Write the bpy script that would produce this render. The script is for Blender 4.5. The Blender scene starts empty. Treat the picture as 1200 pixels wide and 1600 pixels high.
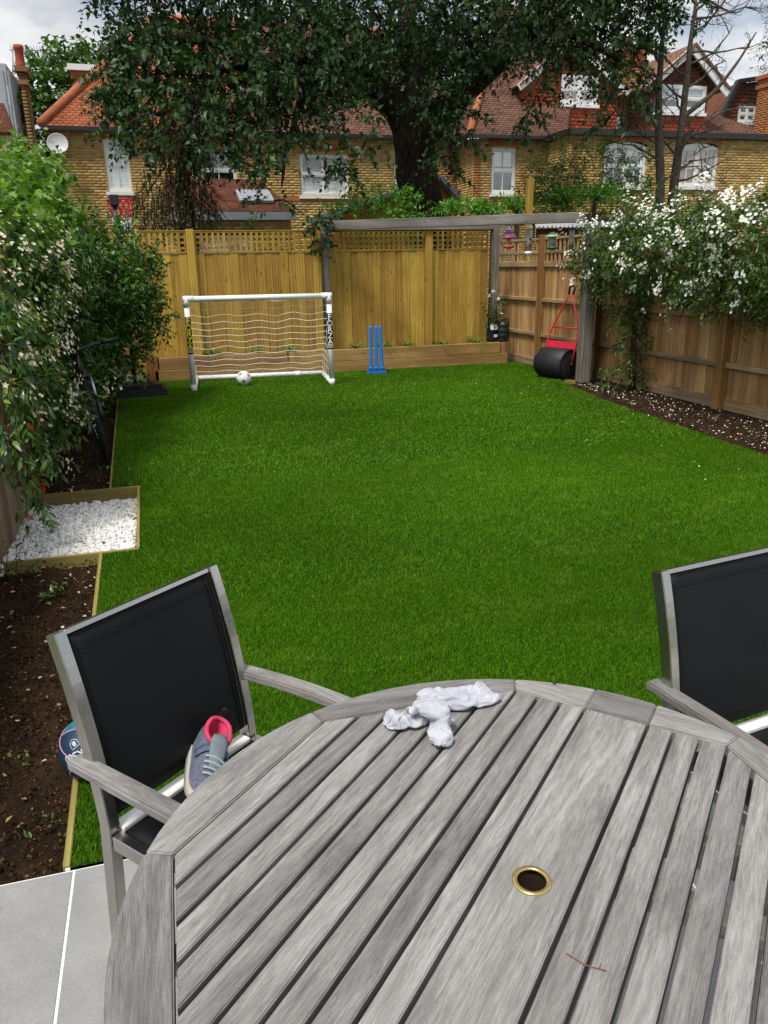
import bpy, bmesh, math, random
import numpy as np
from mathutils import Vector, Matrix, noise as mnoise

random.seed(7)
rng = np.random.default_rng(11)
scene = bpy.context.scene
COL = scene.collection
rad = math.radians

# ------------------------------------------------------------------ camera
CAM_H = 1.59
F_PX = 1202.0
RW = np.array([[0.96040265, -0.10041847, 0.25989014],
               [-0.27811358, -0.28954291, 0.91586994],
               [-0.01672091, -0.95188289, -0.30600551]])   # camera axes (right, down, forward) in world x, y, z
cam_data = bpy.data.cameras.new('camera')
cam_data.sensor_fit = 'VERTICAL'
cam_data.sensor_height = 24.0
cam_data.lens = F_PX / 1600.0 * 24.0
cam_data.clip_start = 0.05
cam_data.clip_end = 2000
cam = bpy.data.objects.new('camera', cam_data)
COL.objects.link(cam)
m = Matrix.Identity(4)
for i in range(3):
    m[i][0] = RW[i][0]; m[i][1] = -RW[i][1]; m[i][2] = -RW[i][2]
m[2][3] = CAM_H
cam.matrix_world = m
scene.camera = cam

# ------------------------------------------------------------------ world: bright broken cloud over a nishita sky
SUN_EL, SUN_AZ = rad(61), rad(226)      # azimuth clockwise from +Y: high, from behind the camera and to its left
world = bpy.data.worlds.new("World")
scene.world = world
world.use_nodes = True
wn = world.node_tree
for nd in list(wn.nodes): wn.nodes.remove(nd)
sky = wn.nodes.new('ShaderNodeTexSky'); sky.sky_type = 'NISHITA'; sky.sun_disc = False
sky.sun_elevation = SUN_EL; sky.sun_rotation = SUN_AZ
tc = wn.nodes.new('ShaderNodeTexCoord')
mp = wn.nodes.new('ShaderNodeMapping'); mp.inputs['Scale'].default_value = (1.0, 1.0, 2.6)
mp.inputs['Location'].default_value = (0.35, 0.1, 0.2)
n1 = wn.nodes.new('ShaderNodeTexNoise'); n1.inputs['Scale'].default_value = 2.3; n1.inputs['Detail'].default_value = 9; n1.inputs['Roughness'].default_value = 0.58
n2 = wn.nodes.new('ShaderNodeTexNoise'); n2.inputs['Scale'].default_value = 3.1; n2.inputs['Detail'].default_value = 8; n2.inputs['Roughness'].default_value = 0.55
cov = wn.nodes.new('ShaderNodeValToRGB'); cov.color_ramp.elements[0].position = 0.40; cov.color_ramp.elements[1].position = 0.55
cl = wn.nodes.new('ShaderNodeValToRGB')
cl.color_ramp.elements[0].position = 0.38; cl.color_ramp.elements[0].color = (6.8, 6.9, 7.1, 1)
cl.color_ramp.elements[1].position = 0.60; cl.color_ramp.elements[1].color = (11.2, 11.2, 11.2, 1)
mx = wn.nodes.new('ShaderNodeMixRGB')
bg = wn.nodes.new('ShaderNodeBackground'); bg.inputs['Strength'].default_value = 0.082
wo = wn.nodes.new('ShaderNodeOutputWorld')
wn.links.new(tc.outputs['Generated'], mp.inputs['Vector'])
wn.links.new(mp.outputs[0], n1.inputs['Vector']); wn.links.new(mp.outputs[0], n2.inputs['Vector'])
wn.links.new(n1.outputs['Fac'], cov.inputs['Fac']); wn.links.new(n2.outputs['Fac'], cl.inputs['Fac'])
wn.links.new(cov.outputs['Color'], mx.inputs['Fac'])
wn.links.new(sky.outputs['Color'], mx.inputs['Color1']); wn.links.new(cl.outputs['Color'], mx.inputs['Color2'])
wn.links.new(mx.outputs['Color'], bg.inputs['Color']); wn.links.new(bg.outputs[0], wo.inputs['Surface'])

sun_d = bpy.data.lights.new('sun', 'SUN'); sun_d.energy = 2.9; sun_d.angle = rad(15); sun_d.color = (1.0, 0.95, 0.87)
sun = bpy.data.objects.new('sun', sun_d); COL.objects.link(sun)
sd = Vector((math.sin(SUN_AZ) * math.cos(SUN_EL), math.cos(SUN_AZ) * math.cos(SUN_EL), math.sin(SUN_EL)))
sun.rotation_euler = sd.to_track_quat('Z', 'Y').to_euler()
sun.location = sd * 50

scene.view_settings.view_transform = 'Standard'
scene.view_settings.look = 'None'
scene.view_settings.exposure = 0.42
scene.view_settings.gamma = 1.0
scene.view_settings.use_curve_mapping = False

# ------------------------------------------------------------------ helpers: points
def ray(x, y):
    return RW @ np.array([x - 600.0, y - 800.0, F_PX])
def at(x, y, Y):
    """photo pixel -> world point in the vertical plane at distance Y"""
    r = ray(x, y); t = Y / r[1]
    return Vector((r[0] * t, Y, CAM_H + r[2] * t))
def atz(x, y, z=0.0):
    r = ray(x, y); t = (z - CAM_H) / r[2]
    return Vector((r[0] * t, r[1] * t, z))
def atx(x, y, X):
    r = ray(x, y); t = X / r[0]
    return Vector((X, r[1] * t, CAM_H + r[2] * t))

# ------------------------------------------------------------------ helpers: objects
def tag(o, label=None, cat=None, group=None, kind=None):
    if label: o['label'] = label
    if cat: o['category'] = cat
    if group: o['group'] = group
    if kind: o['kind'] = kind
    return o
def empty(name, loc=(0, 0, 0), rz=0.0, label=None, cat=None, group=None):
    o = bpy.data.objects.new(name, None); COL.objects.link(o)
    o.location = loc; o.rotation_euler = (0, 0, rz); o.empty_display_size = 0.1
    return tag(o, label, cat, group)
def link(name, me, material=None, parent=None, loc=(0, 0, 0), rot=(0, 0, 0), kind=None, world=False):
    """link a mesh as ONE object; world=True: vertices / loc are world coordinates under an unrotated parent"""
    o = bpy.data.objects.new(name, me); COL.objects.link(o)
    if material and not me.materials: me.materials.append(material)
    if parent: o.parent = parent
    o.location = Vector(loc) - (Vector(parent.location) if (world and parent) else Vector((0, 0, 0)))
    o.rotation_euler = rot
    if kind: o['kind'] = kind
    return o
def mesh_np(name, V, F, smooth=False):
    """V (n,3); F (m,3|4) -> mesh, fast"""
    V = np.asarray(V, dtype=np.float32); F = np.asarray(F, dtype=np.int32)
    me = bpy.data.meshes.new(name)
    k = F.shape[1]
    me.vertices.add(len(V)); me.vertices.foreach_set('co', V.ravel())
    me.loops.add(F.size); me.loops.foreach_set('vertex_index', F.ravel())
    me.polygons.add(len(F)); me.polygons.foreach_set('loop_start', np.arange(0, F.size, k, dtype=np.int32))
    if smooth: me.polygons.foreach_set('use_smooth', np.ones(len(F), dtype=bool))
    me.update(calc_edges=True); me.validate()
    return me
class MB:
    """collects simple solids and builds them as one mesh"""
    def __init__(s): s.v = []; s.f = []; s.sm = []
    def add(s, vs, fs, smooth=False):
        b = len(s.v); s.v += [tuple(v) for v in vs]; s.f += [tuple(i + b for i in f) for f in fs]; s.sm += [smooth] * len(fs)
    def box(s, c, d, rz=0.0, M=None):
        hx, hy, hz = d[0] / 2, d[1] / 2, d[2] / 2
        vs = [Vector((x * hx, y * hy, z * hz)) for x in (-1, 1) for y in (-1, 1) for z in (-1, 1)]
        if M is None: M = Matrix.Rotation(rz, 3, 'Z')
        vs = [M @ v + Vector(c) for v in vs]
        s.add(vs, [(0, 1, 3, 2), (4, 6, 7, 5), (0, 4, 5, 1), (2, 3, 7, 6), (0, 2, 6, 4), (1, 5, 7, 3)]); return s
    def span(s, a, b):
        a = Vector(a); b = Vector(b); return s.box((a + b) / 2, [abs(b[i] - a[i]) for i in range(3)])
    def bar(s, a, b, w, h, up=(0, 0, 1)):
        """rectangular bar from a to b: w across, h along up"""
        a = Vector(a); b = Vector(b); d = (b - a); L = d.length; d.normalize()
        u = Vector(up); x = d.cross(u).normalized(); z = x.cross(d).normalized()
        M = Matrix((x, d, z)).transposed()
        return s.box((a + b) / 2, (w, L, h), M=M)
    def tube(s, pts, r, n=8, caps=True, closed=False):
        pts = [Vector(p) for p in pts]; N = len(pts)
        rs = r if hasattr(r, '__len__') else [r] * N
        vs = []; fs = []; prev = None
        for i, p in enumerate(pts):
            if closed: t = pts[(i + 1) % N] - pts[i - 1]
            else: t = pts[min(i + 1, N - 1)] - pts[max(i - 1, 0)]
            t.normalize()
            if prev is None:
                ref = Vector((0, 0, 1)) if abs(t.z) < 0.9 else Vector((1, 0, 0)); x = t.cross(ref).normalized()
            else: x = (prev - t * prev.dot(t)); x = x.normalized() if x.length > 1e-6 else t.orthogonal().normalized()
            prev = x; y = t.cross(x)
            for k in range(n):
                a = 2 * math.pi * k / n; vs.append(p + (x * math.cos(a) + y * math.sin(a)) * rs[i])
        for i in range(N if closed else N - 1):
            j = (i + 1) % N
            for k in range(n):
                k2 = (k + 1) % n; fs.append((i * n + k, i * n + k2, j * n + k2, j * n + k))
        if caps and not closed: fs.append(tuple(range(n - 1, -1, -1))); fs.append(tuple((N - 1) * n + k for k in range(n)))
        s.add(vs, fs, True); return s
    def lathe(s, prof, c=(0, 0, 0), n=16, M=None):
        """prof [(r, z)]"""
        vs = []; fs = []; M = M or Matrix.Identity(3)
        for r, z in prof:
            for k in range(n):
                a = 2 * math.pi * k / n; vs.append(M @ Vector((r * math.cos(a), r * math.sin(a), z)) + Vector(c))
        for i in range(len(prof) - 1):
            for k in range(n):
                k2 = (k + 1) % n; fs.append((i * n + k, i * n + k2, (i + 1) * n + k2, (i + 1) * n + k))
        fs.append(tuple(range(n - 1, -1, -1))); fs.append(tuple((len(prof) - 1) * n + k for k in range(n)))
        s.add(vs, fs, True); return s
    def prism(s, poly, d):
        """poly: 3-D polygon; extruded by vector d"""
        n = len(poly); d = Vector(d); vs = [Vector(p) for p in poly] + [Vector(p) + d for p in poly]
        s.add(vs, [tuple(range(n - 1, -1, -1)), tuple(range(n, 2 * n))] + [(i, (i + 1) % n, n + (i + 1) % n, n + i) for i in range(n)]); return s
    def mesh(s, name='m', bevel=0.0, seg=1, recalc=True):
        me = bpy.data.meshes.new(name); me.from_pydata([tuple(v) for v in s.v], [], s.f)
        me.polygons.foreach_set('use_smooth', s.sm)
        if bevel or recalc:
            bm = bmesh.new(); bm.from_mesh(me)
            if recalc: bmesh.ops.recalc_face_normals(bm, faces=bm.faces)
            if bevel:
                es = [e for e in bm.edges if len(e.link_faces) == 2 and e.calc_face_angle(0) > 0.6]
                bmesh.ops.bevel(bm, geom=es, offset=bevel, segments=seg, affect='EDGES', clamp_overlap=True)
            bm.to_mesh(me); bm.free()
        me.update(); return me
    def build(s, name, material, parent=None, bevel=0.0, seg=1, loc=(0, 0, 0), rot=(0, 0, 0), kind=None, world=False):
        return link(name, s.mesh(name, bevel, seg), material, parent, loc, rot, kind, world)
def copy_tree(o, parent=None):
    c = o.copy(); COL.objects.link(c)
    if parent: c.parent = parent
    for ch in list(o.children): copy_tree(ch, c)
    return c

# ------------------------------------------------------------------ helpers: materials
def hx(h, k=1.0):
    v = [int(h[i:i + 2], 16) / 255 for i in (0, 2, 4)]
    return tuple(((c / 12.92) if c <= 0.04045 else ((c + 0.055) / 1.055) ** 2.4) * k for c in v) + (1,)
class NT:
    def __init__(s, name):
        s.m = bpy.data.materials.new(name); s.m.use_nodes = True; s.t = s.m.node_tree
        s.b = s.t.nodes['Principled BSDF']; s.out = s.t.nodes['Material Output']
    def n(s, typ, ins=None, **props):
        nd = s.t.nodes.new('ShaderNode' + typ)
        for k, v in props.items(): setattr(nd, k, v)
        for k, v in (ins or {}).items():
            if isinstance(v, bpy.types.NodeSocket): s.t.links.new(v, nd.inputs[k])
            else: nd.inputs[k].default_value = v
        return nd
    def set(s, **kw):
        for k, v in kw.items():
            k = {'base': 'Base Color', 'rough': 'Roughness', 'metal': 'Metallic', 'spec': 'Specular IOR Level', 'normal': 'Normal', 'sheen': 'Sheen Weight', 'coat': 'Coat Weight', 'alpha': 'Alpha'}.get(k, k)
            if isinstance(v, bpy.types.NodeSocket): s.t.links.new(v, s.b.inputs[k])
            else: s.b.inputs[k].default_value = v
    def ramp(s, fac, stops):
        r = s.n('ValToRGB', {'Fac': fac}); e = r.color_ramp.elements
        while len(e) < len(stops): e.new(0.5)
        for el, (p, c) in zip(e, stops): el.position = p; el.color = c if len(c) == 4 else tuple(c) + (1,)
        return r.outputs['Color']
    def mix(s, fac, a, b, mode='MIX'):
        nd = s.n('MixRGB', {'Fac': fac, 'Color1': a, 'Color2': b}, blend_type=mode); return nd.outputs['Color']
    def noise(s, vec, scale, detail=4, rough=0.55, dist=0.0):
        return s.n('TexNoise', {'Vector': vec, 'Scale': scale, 'Detail': detail, 'Roughness': rough, 'Distortion': dist}).outputs['Fac']
    def math(s, op, a, b=0.0, clamp=False):
        nd = s.n('Math', {0: a, 1: b}, operation=op, use_clamp=clamp); return nd.outputs[0]
    def bump(s, h, strength=0.4, dist=0.01):
        return s.n('Bump', {'Height': h, 'Strength': strength, 'Distance': dist}).outputs['Normal']
    def objco(s, scale=(1, 1, 1), jitter=0.0):
        co = s.n('TexCoord').outputs['Object']
        if jitter:
            r = s.n('ObjectInfo').outputs['Random']
            off = s.n('CombineXYZ', {0: s.math('MULTIPLY', r, jitter), 1: s.math('MULTIPLY', r, jitter * 0.7), 2: s.math('MULTIPLY', r, jitter * 1.3)}).outputs[0]
            co = s.n('VectorMath', {0: co, 1: off}, operation='ADD').outputs[0]
        return s.n('Mapping', {'Vector': co, 'Scale': scale}).outputs[0]
    def objrand(s): return s.n('ObjectInfo').outputs['Random']
    def isl(s): return s.n('NewGeometry').outputs['Random Per Island']
MATS = {}
def plain(name, col, rough=0.5, metal=0.0, spec=0.5, var=0.12, nscale=14.0, bump=0.0):
    t = NT(name); co = t.objco()
    f = t.noise(co, nscale, 5)
    c = hx(col) if isinstance(col, str) else tuple(col) + (1,)
    dark = tuple(x * (1 - var) for x in c[:3]) + (1,); lite = tuple(min(1, x * (1 + var)) for x in c[:3]) + (1,)
    t.set(base=t.ramp(f, [(0.3, dark), (0.7, lite)]), metal=metal, spec=spec)
    t.set(rough=t.math('ADD', t.math('MULTIPLY', t.noise(co, nscale * 2.3, 3), 0.2), max(0.02, rough - 0.1)))
    if bump: t.set(normal=t.bump(t.noise(co, nscale * 6, 4), bump, 0.005))
    return t.m
def wood(name, dark, mid, lite, axis='Z', rough=0.75, knots=0.6, kscale=None, jitter=20.0, fine=90.0, per_obj=0.35, bump=0.35, weather=None, wfac=0.5, sheen=0.3):
    """timber with grain along one local axis; every board object gets its own tint and grain"""
    t = NT(name)
    along = {'X': (0.05, 1, 1), 'Y': (1, 0.05, 1), 'Z': (1, 1, 0.05)}[axis]
    co = t.objco(along, jitter)
    g1 = t.noise(co, fine, 6, 0.65, 0.4)
    g2 = t.noise(co, fine * 0.22, 5, 0.6, 1.2)
    ring = t.n('TexWave', {'Vector': co, 'Scale': fine * 0.12, 'Distortion': 9.0, 'Detail': 3.0, 'Detail Scale': 1.4}, wave_type='BANDS', bands_direction='X' if axis != 'X' else 'Y').outputs['Fac']
    f = t.math('ADD', t.math('MULTIPLY', g1, 0.45), t.math('ADD', t.math('MULTIPLY', g2, 0.4), t.math('MULTIPLY', ring, 0.15)))
    base = t.ramp(f, [(0.30, hx(dark)), (0.5, hx(mid)), (0.70, hx(lite))])
    if knots:
        kco = t.objco(kscale or {'X': (0.45, 1, 1), 'Y': (1, 0.45, 1), 'Z': (1, 1, 0.45)}[axis], jitter * 1.7)
        v = t.n('TexVoronoi', {'Vector': kco, 'Scale': 6.5}).outputs['Distance']
        k = t.ramp(v, [(0.05, (1, 1, 1)), (0.15, (0, 0, 0))])
        base = t.mix(t.math('MULTIPLY', k, knots), base, hx(dark, 0.45))
    big = t.noise(t.objco((1, 1, 1), jitter), 2.2, 4)
    base = t.mix(t.ramp(big, [(0.35, (0.45, 0.45, 0.45)), (0.65, (0, 0, 0))]), base, hx(dark), 'MIX')
    if weather:
        w = t.noise(t.objco((1, 1, 0.3), jitter * 0.3), 1.6, 5, 0.65)
        base = t.mix(t.math('MULTIPLY', t.ramp(w, [(0.40, (0, 0, 0)), (0.62, (1, 1, 1))]), wfac), base, hx(weather))
    hsv = t.n('HueSaturation', {'Color': base, 'Value': t.math('ADD', t.math('MULTIPLY', t.objrand(), per_obj), 1 - per_obj * 0.5), 'Hue': t.math('ADD', 0.492, t.math('MULTIPLY', t.objrand(), 0.016))}).outputs[0]
    t.set(base=hsv, rough=rough, spec=sheen, normal=t.bump(f, bump, 0.004))
    return t.m
def leafmat(name, cols, rough=0.38, trans=0.3, spec=0.5, back=None):
    """leaf colours picked per leaf"""
    t = NT(name)
    r = t.isl()
    stops = [(i / max(1, len(cols) - 1), hx(c)) for i, c in enumerate(cols)]
    base = t.ramp(r, stops)
    base = t.mix(0.5, base, t.ramp(t.noise(t.objco(), 60, 2), [(0.3, (0.5, 0.5, 0.5)), (0.7, (1, 1, 1))]), 'MULTIPLY') if False else base
    if back:
        base = t.mix(t.n('NewGeometry').outputs['Backfacing'], base, hx(back))
    t.set(base=base, rough=rough, spec=spec)
    tr = t.n('BsdfTranslucent', {'Color': t.mix(1.0, base, (0.9, 1.0, 0.35, 1), 'MULTIPLY')})
    ms = t.n('MixShader', {0: trans, 1: t.b.outputs[0], 2: tr.outputs[0]})
    t.t.links.new(ms.outputs[0], t.out.inputs['Surface'])
    return t.m

# ------------------------------------------------------------------ helpers: foliage
def unit(a):
    return a / np.maximum(np.linalg.norm(a, axis=-1, keepdims=True), 1e-9)
LEAF_FLAT = (np.array([[0, 0, 0], [0.42, 0.5, 0.10], [1, 0, -0.03], [0.42, -0.5, 0.10]]), np.array([[0, 2, 1], [0, 3, 2]]))
LEAF_CURV = (np.array([[0, 0, 0], [0.28, 0.42, 0.09], [0.28, 0, 0.03], [0.28, -0.42, 0.09], [0.66, 0.40, 0.05], [0.66, 0, -0.01], [0.66, -0.40, 0.05], [1, 0, -0.14]]),
             np.array([[0, 2, 1], [0, 3, 2], [1, 2, 5], [1, 5, 4], [2, 3, 6], [2, 6, 5], [4, 5, 7], [5, 6, 7]]))
def leaf_geo(P, D, Nn, L, Wd, tpl=LEAF_FLAT):
    """P (n,3) bases, D axes, Nn rough normals, L lengths, Wd widths"""
    D = unit(D); S = unit(np.cross(D, Nn)); U = np.cross(S, D)
    T, F = tpl
    L = np.broadcast_to(np.asarray(L, float), (len(P),)); Wd = np.broadcast_to(np.asarray(Wd, float), (len(P),))
    V = P[:, None, :] + D[:, None, :] * (T[None, :, 0, None] * L[:, None, None]) + S[:, None, :] * (T[None, :, 1, None] * Wd[:, None, None]) + U[:, None, :] * (T[None, :, 2, None] * L[:, None, None])
    n = len(P); k = len(T)
    FF = (F[None] + (np.arange(n) * k)[:, None, None]).reshape(-1, 3)
    return V.reshape(-1, 3), FF
def sprays(start, d, length, nleaf, leaf_len, ratio=0.42, spread=0.9, droop=0.0, ldroop=0.3, jit=0.25, rs=None):
    """leafy twigs: returns leaf P, D, N, L, W"""
    r = rs or rng
    n = len(start); d = unit(d)
    length = np.broadcast_to(length, (n,))
    t = (np.arange(nleaf) + 0.6) / nleaf
    pos = start[:, None, :] + d[:, None, :] * (length[:, None] * t[None])[:, :, None]
    pos[:, :, 2] -= droop * (length[:, None] * t[None]) ** 2
    tang = np.repeat(d[:, None, :], nleaf, 1).copy(); tang[:, :, 2] -= 2 * droop * length[:, None] * t[None]
    tang = unit(tang)
    rv = r.normal(size=(n, nleaf, 3)); radial = unit(rv - tang * (rv * tang).sum(-1, keepdims=True))
    ld = unit(tang * (1.0 - spread * 0.55) + radial * spread + np.array([0, 0, -ldroop]))
    ll = leaf_len * (1 + jit * r.normal(size=(n, nleaf))).clip(0.45, 1.6) * (1.0 - 0.35 * t[None] ** 3)
    nn = np.array([0, 0, 1.0]) + 0.55 * r.normal(size=(n, nleaf, 3))
    P = pos.reshape(-1, 3); return P, ld.reshape(-1, 3), nn.reshape(-1, 3), ll.ravel(), ll.ravel() * ratio
def blob_points(blobs, n, shell=0.55, rs=None):
    """points in a union of ellipsoids [(centre, (rx,ry,rz))], mostly near the surface; returns pts, outward dirs"""
    r = rs or rng
    vol = np.array([b[1][0] * b[1][1] * b[1][2] for b in blobs]) ** (2 / 3); vol /= vol.sum()
    idx = r.choice(len(blobs), size=n, p=vol)
    C = np.array([tuple(b[0]) for b in blobs])[idx]; R = np.array([tuple(b[1]) for b in blobs])[idx]
    dv = unit(r.normal(size=(n, 3))); rr = shell + (1 - shell) * r.random(n) ** 0.7
    return C + dv * R * rr[:, None], unit(dv / R)
def lumpy(P, D, amp, scale, seed=0.0):
    """push points in and out so that an outline is uneven"""
    out = P.copy()
    for i in range(len(P)):
        out[i] += D[i] * amp * mnoise.noise(Vector(P[i]) * scale + Vector((seed, seed, seed)))
    return out
def foliage(name, geo, material, parent=None, loc=None, kind=None):
    V = np.concatenate([g[0] for g in geo]); off = 0; Fs = []
    for g in geo: Fs.append(g[1] + off); off += len(g[0])
    o = link(name, mesh_np(name, V, np.concatenate(Fs)), material, parent)
    if parent: o.location = -Vector(parent.location)
    if kind: o['kind'] = kind
    return o
# ================================================================== MATERIALS (setting)
M_newfence = wood('new_fence_timber', '7e5c1e', 'ae8a38', 'cca956', 'Z', knots=0.85, kscale=(1, 0.0, 0.5), fine=70, per_obj=0.46, weather='9a8038', wfac=0.35)
M_newfence_x = wood('new_fence_timber_long', '7c5e20', 'a5873c', 'c0a356', 'X', knots=0.5, fine=70, per_obj=0.25)
M_oldfence = wood('old_fence_timber', '7c5630', 'b48852', 'd2aa70', 'Z', knots=0.6, kscale=(0.0, 1, 0.5), fine=80, per_obj=0.5, weather='98866c', wfac=0.4)
M_oldfence_y = wood('old_fence_rail', '6e5636', 'a68860', 'bea480', 'Y', knots=0.3, fine=80, per_obj=0.3, weather='77706a', wfac=0.5)
M_oldpost = wood('old_fence_post', '5c4020', '866034', 'a57c48', 'Z', knots=0.4, fine=60, per_obj=0.2)
M_greywood_z = wood('weathered_post', '4a443c', '746d64', '958f86', 'Z', knots=0.4, fine=60, per_obj=0.2)
M_greywood_x = wood('weathered_beam', '544f49', '807b74', 'a29e97', 'X', knots=0.5, fine=60, per_obj=0.15, weather='5c574e', wfac=0.4)
M_sleeper = wood('sleeper_timber', '7a5a30', 'a07c4a', 'bd9a66', 'X', knots=0.6, fine=45, per_obj=0.3, weather='8f7442', wfac=0.4)
M_edge_y = wood('edging_timber_long', '8a6a38', 'b0915c', 'c8ac78', 'Y', knots=0.2, fine=60, per_obj=0.2)
M_edge_x = wood('edging_timber', '6e6030', '8f8048', 'ab9c62', 'X', knots=0.2, fine=60, per_obj=0.2)
M_leftfence = wood('left_fence_timber', '5a4632', '83694e', 'a08a70', 'Z', knots=0.3, fine=70, per_obj=0.35, weather='8a8078', wfac=0.4)

def m_soil():
    t = NT('soil'); co = t.objco()
    a = t.noise(co, 9, 8, 0.7); b = t.noise(co, 70, 6, 0.7); c = t.noise(co, 2.2, 4)
    base = t.ramp(t.math('ADD', t.math('MULTIPLY', a, 0.5), t.math('MULTIPLY', b, 0.5)), [(0.36, hx('150e08')), (0.5, hx('302114')), (0.66, hx('524029'))])
    base = t.mix(t.ramp(c, [(0.45, (0, 0, 0)), (0.7, (0.6, 0.6, 0.6))]), base, hx('4a3824'))
    t.set(base=base, rough=0.95, spec=0.15, normal=t.bump(t.math('ADD', a, b), 0.9, 0.03)); return t.m
M_soil = m_soil()
def m_turf():
    t = NT('turf'); co = t.objco()
    a = t.noise(co, 160, 3); b = t.noise(t.objco((1, 3.0, 1)), 1.3, 6, 0.65)
    base = t.mix(0.5, t.ramp(a, [(0.3, hx('142c06')), (0.7, hx('264a0c'))]), t.ramp(b, [(0.35, hx('16300a')), (0.68, hx('284e0e'))]))
    t.set(base=base, rough=0.8, spec=0.2, normal=t.bump(a, 0.8, 0.01)); return t.m
M_turf = m_turf()
def m_blade():
    t = NT('turf_blade'); co = t.objco((1, 1.9, 1))
    b = t.noise(co, 2.1, 7, 0.75, 0.9); c = t.noise(t.objco((1, 1, 1)), 0.45, 3)
    r = t.isl()
    base = t.ramp(r, [(0.0, hx('386206')), (0.45, hx('528a0a')), (0.8, hx('6aa010')), (1.0, hx('8cb024'))])
    base = t.mix(t.ramp(b, [(0.52, (0, 0, 0)), (0.74, (0.5, 0.5, 0.5))]), base, hx('9abc3c'))
    base = t.mix(t.ramp(c, [(0.35, (0.3, 0.3, 0.3)), (0.6, (0, 0, 0))]), base, hx('2a5208'))
    t.set(base=base, rough=0.5, spec=0.25)
    tr = t.n('BsdfTranslucent', {'Color': base}); ms = t.n('MixShader', {0: 0.25, 1: t.b.outputs[0], 2: tr.outputs[0]})
    t.t.links.new(ms.outputs[0], t.out.inputs['Surface']); return t.m
M_blade = m_blade()
def m_paving():
    t = NT('porcelain_paving'); co = t.objco((1, 1, 1), 9)
    a = t.noise(co, 3.5, 7, 0.65); b = t.noise(co, 220, 3)
    base = t.ramp(a, [(0.3, hx('757574')), (0.5, hx('868685')), (0.72, hx('979694'))])
    base = t.mix(0.12, base, t.ramp(b, [(0.3, (0.2, 0.2, 0.2)), (0.7, (0.8, 0.8, 0.8))]))
    st = t.noise(t.objco((1, 1, 1), 9), 9, 8, 0.75, 1.5)
    base = t.mix(t.ramp(st, [(0.60, (0, 0, 0)), (0.68, (0.35, 0.35, 0.35))]), base, hx('6a6a66'))
    base = t.mix(t.ramp(t.noise(t.objco((1, 1, 1), 4), 5, 6, 0.8, 2.0), [(0.66, (0, 0, 0)), (0.72, (0.4, 0.4, 0.4))]), base, hx('c4c4c0'))
    t.set(base=base, rough=0.55, spec=0.35, normal=t.bump(b, 0.1, 0.001)); return t.m
M_paving = m_paving()
M_grout = plain('grout', 'e6e5e0', 0.9, var=0.05)
M_stone = None

# ================================================================== GROUND
# one sheet to the horizon; finer and rougher ground pieces lie a few millimetres above it
g = MB(); g.add([(-400, -60, -0.09), (400, -60, -0.09), (400, 700, -0.09), (-400, 700, -0.09)], [(0, 1, 2, 3)])
M_far = plain('far_ground', '3c4a26', 0.95, nscale=0.4, var=0.3)
tag(g.build('ground', M_far), kind='structure')

def soil_sheet(name, x0, x1, y0, y1, z=0.0, step=0.03, amp=0.03, seed=0.0, slope=0.0):
    nx = int((x1 - x0) / step) + 1; ny = int((y1 - y0) / step) + 1
    V = []
    for j in range(ny):
        for i in range(nx):
            x = x0 + (x1 - x0) * i / (nx - 1); y = y0 + (y1 - y0) * j / (ny - 1)
            p = Vector((x * 5, y * 5, seed))
            h = mnoise.fractal(p, 0.9, 2.1, 5) * amp + mnoise.noise(p * 6) * amp * 0.35
            V.append((x, y, z + h + slope * (x - x0)))
    F = [(j * nx + i, j * nx + i + 1, (j + 1) * nx + i + 1, (j + 1) * nx + i) for j in range(ny - 1) for i in range(nx - 1)]
    return tag(link(name, mesh_np(name, V, F, True), M_soil), kind='structure')
soil_sheet('soil_bed', -1.25, -0.405, 1.93, 4.46, -0.035, 0.022, 0.03, 1.0)
soil_sheet('soil_bed_far', -1.25, -0.47, 5.93, 12.2, -0.035, 0.04, 0.03, 2.0)
soil_sheet('soil_bed_right', 4.70, 6.2, 1.9, 10.2, -0.04, 0.035, 0.03, 3.0)

# lawn -------------------------------------------------------------
LAWN = [(-0.385, 1.925), (-0.422, 3.2), (-0.442, 4.52), (-0.236, 4.535), (-0.262, 5.93), (-0.452, 5.93), (-0.50, 7.8), (-0.565, 10.6), (-0.585, 11.86),
        (5.72, 11.86), (5.70, 10.2), (5.50, 9.95), (5.32, 9.6), (5.19, 8.9), (5.08, 8.2), (4.97, 7.2), (4.90, 6.2), (4.84, 5.4), (4.80, 4.0), (4.78, 1.925)]
bm = bmesh.new(); vs = [bm.verts.new((x, y, 0.0)) for x, y in LAWN]; bm.faces.new(vs)
bmesh.ops.triangulate(bm, faces=bm.faces); me = bpy.data.meshes.new('lawn'); bm.to_mesh(me); bm.free()
tag(link('lawn', me, M_turf), kind='structure')
PX = np.array([p[0] for p in LAWN]); PY = np.array([p[1] for p in LAWN])
def inside(x, y, px=PX, py=PY):
    c = np.zeros(len(x), bool); j = len(px) - 1
    for i in range(len(px)):
        cond = ((py[i] > y) != (py[j] > y)) & (x < (px[j] - px[i]) * (y - py[i]) / (py[j] - py[i] + 1e-12) + px[i]); c ^= cond; j = i
    return c
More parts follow.
